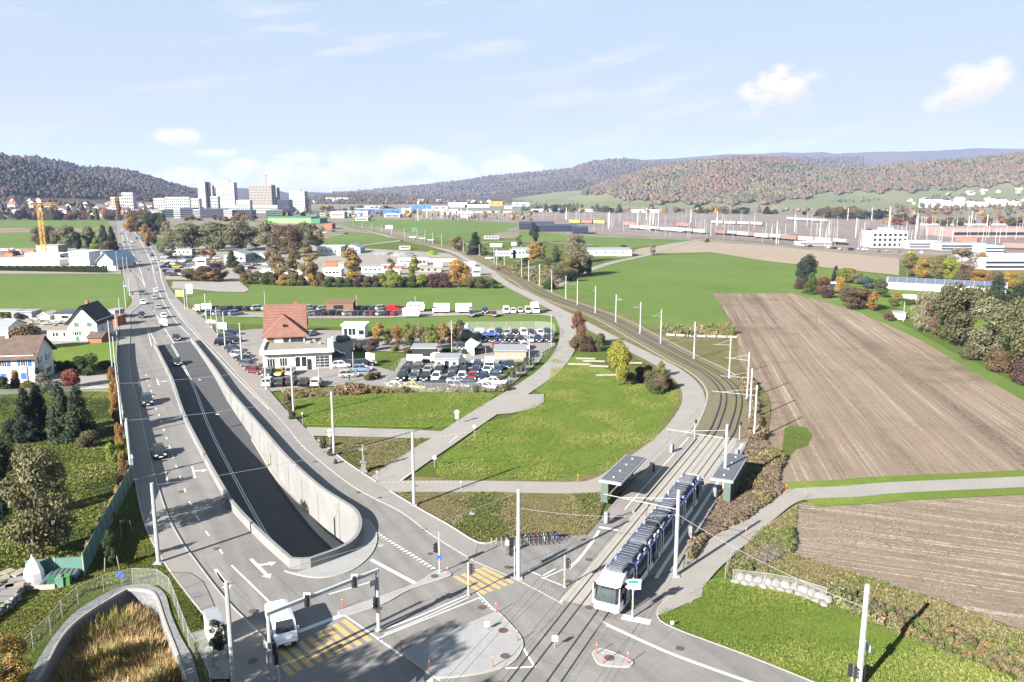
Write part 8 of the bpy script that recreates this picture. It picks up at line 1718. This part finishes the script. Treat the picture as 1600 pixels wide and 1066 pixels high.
# allotment and woods on the right
for a in ((1262, 449, 399, 36, 'broad', 'dark', 'large dark pine like tree at the left of the allotment'), (1250, 451, 434, 24, 'bush', 'purple', 'purple brown bush at the left tip of the allotment'), (1267, 459, 424, 26, 'conifer', 'green', 'green cone shaped tree in the allotment'), (1286, 461, 430, 22, 'broad', 'rust', 'rusty tree right of the green cone'), (1292, 465, 450, 24, 'bush', 'purple', 'second purple bush before the allotment pavilion'), (1305, 440, 414, 14, 'conifer', 'dark', 'small dark conifer behind the allotment'), (1322, 442, 418, 34, 'broad', 'lime', 'lime yellow round tree behind the allotment'), (1338, 444, 424, 24, 'broad', 'yolive', 'yellow tree behind the allotment'), (1352, 450, 432, 30, 'bush', 'blue', 'bluish shrub in the allotment'), (1375, 452, 436, 26, 'bush', 'olive', 'olive shrub left of the greenhouse'), (1340, 483, 448, 58, 'broad', 'brown', 'big brown tree at the front of the allotment'), (1364, 486, 456, 24, 'birch', 'orange', 'pinkish orange bare tree beside the big brown one'), (1322, 470, 446, 30, 'bush', 'olive', 'olive shrub behind the big brown tree'), (1312, 455, 432, 20, 'bush', 'gold', 'golden shrub in the allotment'), (1378, 464, 450, 22, 'bush', 'green', 'green shrub in front of the greenhouse'), (1400, 470, 456, 18, 'birch', 'gold', 'small golden tree before the greenhouse'), (1420, 476, 466, 22, 'bush', 'green', 'low green shrub by the garden shelter'), (1396, 478, 466, 20, 'bush', 'olive', 'low olive shrub by the garden shelter'), (1388, 500, 489, 26, 'bush', 'brown', 'brown bush left of the beehive hut'), (1440, 474, 462, 16, 'birch', 'rust', 'rusty small tree right of the shelter'),
  (1444, 518, 452, 48, 'loose', 'beige', 'pale bare tree at the left of the right wood'), (1462, 524, 462, 46, 'loose', 'brown', 'brown bare tree in the right wood'), (1500, 540, 440, 92, 'broad', 'olive', 'great olive tree in the middle of the right wood'), (1545, 565, 458, 92, 'broad', 'willow', 'great grey green tree towards the right edge'), (1592, 580, 468, 90, 'broad', 'olive', 'great tree cut by the right edge'), (1478, 530, 500, 34, 'bush', 'green', 'green shrub below the pale bare tree'), (1520, 562, 528, 40, 'bush', 'olive', 'olive shrub at the foot of the great tree'), (1560, 580, 545, 44, 'bush', 'brown', 'brown shrub at the foot of the grey green tree'), (1600, 600, 560, 46, 'bush', 'purple', 'purplish shrub at the right edge of the wood'), (1556, 482, 428, 44, 'conifer', 'pine', 'dark conifer rising behind the right wood'), (1600, 510, 440, 60, 'broad', 'dark', 'dark tree at the right edge behind the wood'), (1478, 478, 446, 30, 'loose', 'beige', 'pale bare tree behind the right wood'),
  (1418, 432, 396, 36, 'broad', 'yolive', 'round yellow green tree at the left of the autumn belt'), (1440, 436, 402, 30, 'broad', 'gold', 'golden tree, second in the autumn belt'), (1462, 438, 398, 34, 'broad', 'yolive', 'yellowish tree, third in the autumn belt'), (1484, 440, 400, 32, 'broad', 'lime', 'lime tree, fourth in the autumn belt'), (1500, 428, 386, 60, 'loose', 'beige', 'tall beige tree behind the autumn belt'), (1532, 420, 394, 20, 'birch', 'orange', 'orange tree next to the warehouse'), (1506, 446, 418, 30, 'broad', 'brown', 'brown tree in the autumn belt'), (1530, 448, 418, 32, 'broad', 'orange', 'orange brown tree in the autumn belt'), (1556, 452, 424, 32, 'broad', 'brown', 'brown tree before the warehouse'), (1580, 452, 422, 30, 'broad', 'gold', 'golden tree before the warehouse'), (1602, 456, 424, 30, 'broad', 'yolive', 'yellowish tree cut by the right edge'), (1356, 385, 358, 14, 'column', 'dark', 'dark poplar left of the control tower')):
 T(a[0], a[1], a[2], a[3], a[4], a[5], a[6], 'shrub' if a[4] == 'bush' else 'tree', name='shrub' if a[4] == 'bush' else 'tree')
# tree belts too far to name singly, still single trees
r_ = random.Random(77)
def belt(n, xr, yf, hpx, wpx, tints, label, group):
 for i, x in enumerate(sorted(r_.uniform(*xr) for _ in range(n))):
  y = yf(x) + r_.uniform(-1.5, 1.5); h = r_.uniform(*hpx); T(x, y, y - h, r_.uniform(*wpx), r_.choice(['broad', 'broad', 'loose', 'conifer' if 'dark' in tints else 'broad']), r_.choice(tints), label + ', %s from the left' % ordn(i), 'tree', group)
belt(58, (818, 1440), lambda x: np.interp(x, [818, 1000, 1200, 1440], [332, 331, 334, 346]), (5, 14), (9, 18), ['olive', 'brown', 'dark', 'gold', 'willow', 'green'], 'small tree in the belt behind the rail yard', 'tree belt behind the rail yard')
belt(14, (1285, 1340), lambda x: 341, (12, 20), (16, 26), ['yolive', 'brown', 'olive'], 'tree of the round copse behind the rail yard', 'round copse'); belt(10, (1345, 1385), lambda x: 342, (10, 16), (14, 22), ['dark', 'green'], 'dark tree of the copse right of the round one', 'dark copse')
belt(34, (1380, 1620), lambda x: 352, (8, 14), (12, 20), ['brown', 'gold', 'olive', 'rust'], 'brown tree before the white apartment blocks', 'trees before the apartment blocks')
belt(0, (430, 800), lambda x: np.interp(x, [430, 640, 800], [342, 342, 345]), (4, 11), (8, 16), ['olive', 'brown', 'gold', 'willow'], 'small tree in the row before the factories', 'trees before the factories')
belt(40, (-20, 190), lambda x: 344, (8, 17), (10, 18), ['olive', 'brown', 'rust', 'willow', 'dark'], 'tree of the row between the fields and the town', 'trees at the town edge')
belt(0, (-20, 330), lambda x: 328 + r_.uniform(-6, 8), (4, 9), (7, 13), ['olive', 'brown', 'rust', 'green', 'dark'], 'garden tree among the town houses', 'garden trees in the town')
belt(14, (285, 400), lambda x: 345, (5, 12), (10, 20), ['gold', 'orange', 'brown'], 'golden tree before the dark offices', 'golden trees before the offices')
belt(0, (820, 905), lambda x: 328, (8, 15), (10, 16), ['dark', 'olive', 'green'], 'dark tree of the wood beyond the black hall', 'dark wood beyond the black hall')
belt(22, (500, 640), lambda x: 331, (4, 10), (8, 14), ['olive', 'brown', 'gold'], 'tree among the factories right of the towers', 'trees among the factories')
# clipped young conifers along the depot wall
for i in range(44): x = -10 + i * 4.1; T(x, 423 + .02 * x, 414.5 + (i % 3) * .8, 5.0, 'column', 'green', 'young conifer in the row before the depot wall, %s from the left' % ordn(i), 'tree', 'conifer row before the depot', 'conifer')
# trees standing just below the picture, whose shadows cross the junction
for i, (x, y, h, w, lb) in enumerate(((-31, 34, 20, 11, 'tall tree below the picture, nearest the gantry'), (-38, 31, 20, 10, 'tall tree below the picture, left of the nearest'), (-27, 26, 18, 10, 'tall tree below the picture, lowest of the four'), (-37, 41, 15, 9, 'tree below the picture beside the basin fence'))): T(0, 0, h, w, 'loose', 'olive', lb, dist=Vector((x, y, 0)))
for o in [o for o in bpy.data.objects if o.get('label', '').startswith(('tall tree below', 'tree below'))]: o.scale = (1.3, 1.3, (1.95 if 'tall' in o['label'] else 1.5))
# ================================================================== GROUND COVER
def inside(poly, n, seed=0):
 P = np.array([(p[0], p[1]) for p in poly]); lo, hi = P.min(0), P.max(0); rg = np.random.default_rng(seed); out = np.zeros((0, 2))
 while len(out) < n:
  q = lo + rg.random((n * 2, 2)) * (hi - lo); c = inpoly(P, q)
  out = np.concatenate([out, q[c]])
 return out[:n]
def inpoly(P, q):
 c = np.zeros(len(q), bool); j = len(P) - 1
 for i in range(len(P)):
  a, b = P[i], P[j]
  with np.errstate(divide='ignore', invalid='ignore'): c ^= ((a[1] > q[:, 1]) != (b[1] > q[:, 1])) & (q[:, 0] < (b[0] - a[0]) * (q[:, 1] - a[1]) / (b[1] - a[1]) + a[0])
  j = i
 return c
def tuft(seed, n, h, spread, w, bend=.5):
 r = np.random.default_rng(seed); vs = []; fs = []
 for i in range(n):
  a = r.uniform(0, 6.28); d = np.array((math.cos(a), math.sin(a), 0)); p = d * spread * r.random(); s = np.array((-d[1], d[0], 0)) * w; hh = h * r.uniform(.5, 1.15); m_ = p + d * bend * hh * .3 + np.array((0, 0, hh * .6)); t = p + d * bend * hh + np.array((0, 0, hh)); o = len(vs)
  vs += [p - s, p + s, m_ + s * .8, m_ - s * .8, t]; fs += [(o, o + 1, o + 2), (o, o + 2, o + 3), (o + 3, o + 2, o + 4)]
 return np.array(vs), np.array(fs)
GRS = [free('v%02d_tuft' % i, mesh_np('tuft', *tuft(i, 16, .24, .3, .045), leafi)) for i in range(3)]
REED = [free('v%02d_reed' % i, mesh_np('reed', *tuft(i + 9, 26, 1.5, .5, .035, .28), leafi)) for i in range(3)]
SCRUB = []
for i in range(3): v, f = leaves(make_lobes(i + 200, 5, .55, .5, .3, .42), 240, .13, 90 + i, core=.45); SCRUB.append(free('v%02d_scrub' % i, mesh_np('scrub', v, f, leafi)))
def cover(name, px, n, cols, smin, smax, variants, key, label, z=-.05, seed=0, patch=.05, excl=None, world=None):
 q = inside(world or gp(*px), n, seed)
 if excl is not None: q = q[excl(q)]
 n = len(q); pv = np.array([noise.noise(Vector((a * patch * 3, b * patch * 3, seed))) for a, b in q]); rg = np.random.default_rng(seed); k = np.clip(((pv + .45) / .9 + rg.normal(size=n) * .18) * len(cols), 0, len(cols) - .01).astype(int)
 tint = np.array(cols)[k] * rg.uniform(1.0, 1.6, (n, 1)); s = rg.uniform(smin, smax, n) * (1 + pv * .8) * (.55 if key == 'tufts' else 1)
 return scatter(name, np.column_stack([q, np.full(n, z)]), np.stack([s, s, s * rg.uniform(.7, 1.2, n)], 1), tint, rg.integers(0, len(variants), n), variants, key, label)
gcol = [(.115, .165, .03), (.10, .155, .025), (.14, .19, .035), (.18, .21, .055)]; dcol = [(.20, .17, .09), (.14, .14, .05), (.24, .20, .11), (.10, .12, .035)]
cover('grass', [(862, 560), (1000, 600), (1055, 590), (1062, 640), (1018, 690), (943, 742), (918, 751), (702, 751), (682, 738), (692, 715), (760, 662), (800, 650), (855, 618)], 22000, gcol, .5, 1.2, GRS, 'tufts', 'longer grass tufts on the large meadow', seed=1)
cover('grass', [(1030, 958), (1110, 907), (1230, 927), (1300, 946), (1380, 972), (1450, 1006), (1640, 1085), (1500, 1160), (1272, 1064), (1100, 998), (1036, 974)], 14000, gcol, .5, 1.2, GRS, 'tufts', 'grass tufts on the bottom right bank', seed=2)
cover('grass', [(457, 614), (560, 608), (750, 613), (772, 619), (733, 654), (690, 666), (480, 662), (463, 640)], 8000, gcol, .5, 1.1, GRS, 'tufts', 'grass tufts below the car lots', seed=3)
cover('grass', [(499, 687), (560, 684), (674, 685), (638, 707), (590, 750)], 3500, dcol, .5, 1.1, GRS, 'tufts', 'dry grass round the stone cross', seed=4)
cover('grass', [(614, 769), (800, 769), (948, 772), (933, 815), (913, 833), (868, 836), (750, 846), (652, 792)], 8000, dcol, .5, 1.2, GRS, 'tufts', 'dry grass between cycle path and junction', seed=5)
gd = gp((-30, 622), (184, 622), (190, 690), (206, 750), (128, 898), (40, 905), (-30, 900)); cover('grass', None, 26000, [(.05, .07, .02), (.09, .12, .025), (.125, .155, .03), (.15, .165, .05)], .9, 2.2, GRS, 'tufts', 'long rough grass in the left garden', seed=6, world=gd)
cover('grass', [(212, 775), (222, 811), (240, 856), (298, 938), (355, 1060), (330, 1066), (255, 920), (200, 908), (130, 925), (40, 1020), (-10, 1060), (-10, 960), (130, 905), (180, 815)], 14000, [(.09, .11, .022), (.13, .15, .03), (.16, .18, .04)], .6, 1.3, GRS, 'tufts', 'grass around the basin fence', seed=7, excl=lambda q: ~inpoly(basin_out, q))
cover('grass', [(1135, 905), (1150, 866), (1205, 815), (1245, 790), (1240, 865), (1350, 902), (1480, 945), (1600, 990), (1640, 1060), (1450, 1004), (1300, 944), (1200, 915)], 9000, dcol + [(.10, .14, .03), (.22, .19, .10)], .8, 1.9, GRS, 'tufts', 'tall weeds along the stream', seed=8)
cover('scrub', [(1118, 800), (1140, 755), (1172, 700), (1190, 690), (1222, 715), (1212, 750), (1225, 765), (1160, 812), (1102, 842), (1070, 884), (1085, 850)], 4200, [(.13, .10, .075), (.17, .13, .09), (.10, .085, .055), (.16, .14, .06)], .35, .75, SCRUB, 'scrub_kinds', 'brown dry scrub on the bank behind the right platform', seed=9)
cover('scrub', [(1150, 590), (1176, 600), (1190, 690), (1172, 700), (1178, 640), (1160, 600)], 340, [(.12, .09, .06), (.16, .13, .08), (.09, .09, .04)], .7, 1.5, SCRUB, 'scrub_kinds', 'brown scrub between masts and field', seed=10)
cover('scrub', [(1300, 925), (1420, 960), (1600, 1030), (1600, 1066), (1450, 1010), (1310, 950)], 260, [(.15, .12, .06), (.10, .12, .04), (.13, .12, .07), (.17, .13, .06), (.16, .13, .07), (.12, .13, .06)], .3, .75, SCRUB, 'scrub_kinds', 'mixed autumn scrub along the stream', seed=11)
cover('scrub', [(1156, 898), (1172, 874), (1212, 840), (1236, 826), (1236, 860), (1190, 885)], 700, [(.17, .15, .12), (.12, .11, .06), (.10, .13, .04)], .3, .6, SCRUB, 'scrub_kinds', 'grey dry scrub at the head of the stream', seed=12)
cover('scrub', [(1030, 515), (1090, 512), (1140, 512), (1155, 527), (1075, 526), (1040, 523)], 260, [(.15, .13, .06), (.10, .13, .04), (.20, .16, .09)], .8, 1.6, SCRUB, 'scrub_kinds', 'weeds on the rough mound by the green field', seed=13)
cover('scrub', [(440, 612), (600, 606), (770, 611), (790, 606), (790, 611), (600, 614), (455, 622)], 420, [(.20, .16, .09), (.14, .13, .05), (.17, .12, .07)], .5, 1.1, SCRUB, 'scrub_kinds', 'dry weeds in front of the car lots', seed=14)
cover('scrub', [(770, 420), (885, 418), (900, 432), (866, 448), (840, 444)], 500, [(.19, .14, .10), (.16, .13, .07), (.10, .12, .04)], 1.0, 2.0, SCRUB, 'scrub_kinds', 'brown weeds beyond the tram masts', seed=15)
cover('reeds', None, 5200, [(.30, .22, .10), (.40, .29, .14), (.46, .34, .18), (.32, .23, .10), (.24, .21, .07)], .6, 1.1, REED, 'reeds', 'dense golden dry reeds filling the basin', z=ZB, seed=16, world=[p for p in basin_in], patch=.08)
cover('weeds', [(1113, 460), (1237, 460), (1440, 535), (1600, 628), (1600, 742), (1230, 762), (1212, 748), (1150, 560), (1130, 515)], 3500, [(.22, .18, .13), (.19, .15, .11), (.13, .13, .05), (.24, .20, .15)], .3, .65, GRS, 'tufts', 'pale stalks left standing on the ploughed field', seed=17)
cover('weeds', [(1246, 787), (1600, 765), (1640, 1015), (1480, 943), (1243, 866)], 3000, [(.22, .19, .15), (.20, .165, .13), (.14, .14, .06), (.24, .20, .165)], .3, .65, GRS, 'tufts', 'maize stubble on the lower field', seed=18)
def far_trees(n, xr, yf, size, cols, label):
 p = np.array([tuple(G(x, yf(x) + r_.uniform(-2, 2))) for x in [r_.uniform(*xr) for _ in range(n)]]); s = rng.uniform(size * .6, size * 1.3, n)
 return scatter('garden_trees', p, np.stack([s, s, s * rng.uniform(.7, 1.2, n)], 1), np.array([TINT[c] for c in cols])[rng.integers(0, len(cols), n)], rng.integers(0, 6, n), WOODV, 'woodland', label)
far_trees(420, (-20, 330), lambda x: 330 + r_.uniform(-8, 9), 5.0, ['olive', 'brown', 'rust', 'green', 'dark'], 'far garden trees between the town houses')
far_trees(110, (430, 830), lambda x: np.interp(x, [430, 640, 830], [338, 338, 343]) + r_.uniform(-5, 3), 4.5, ['olive', 'brown', 'gold', 'willow'], 'far trees between the factories')
far_trees(60, (815, 910), lambda x: 329, 6, ['dark', 'olive', 'green'], 'dark wood beyond the black hall')
far_trees(90, (900, 1620), lambda x: np.interp(x, [900, 1300, 1620], [330, 333, 340]), 6, ['olive', 'brown', 'gold', 'willow'], 'far line of trees beyond the rail yard')
far_trees(120, (1400, 1700), lambda x: 326 + r_.uniform(-5, 8), 7, ['olive', 'brown', 'rust'], 'far trees round the white apartment blocks')
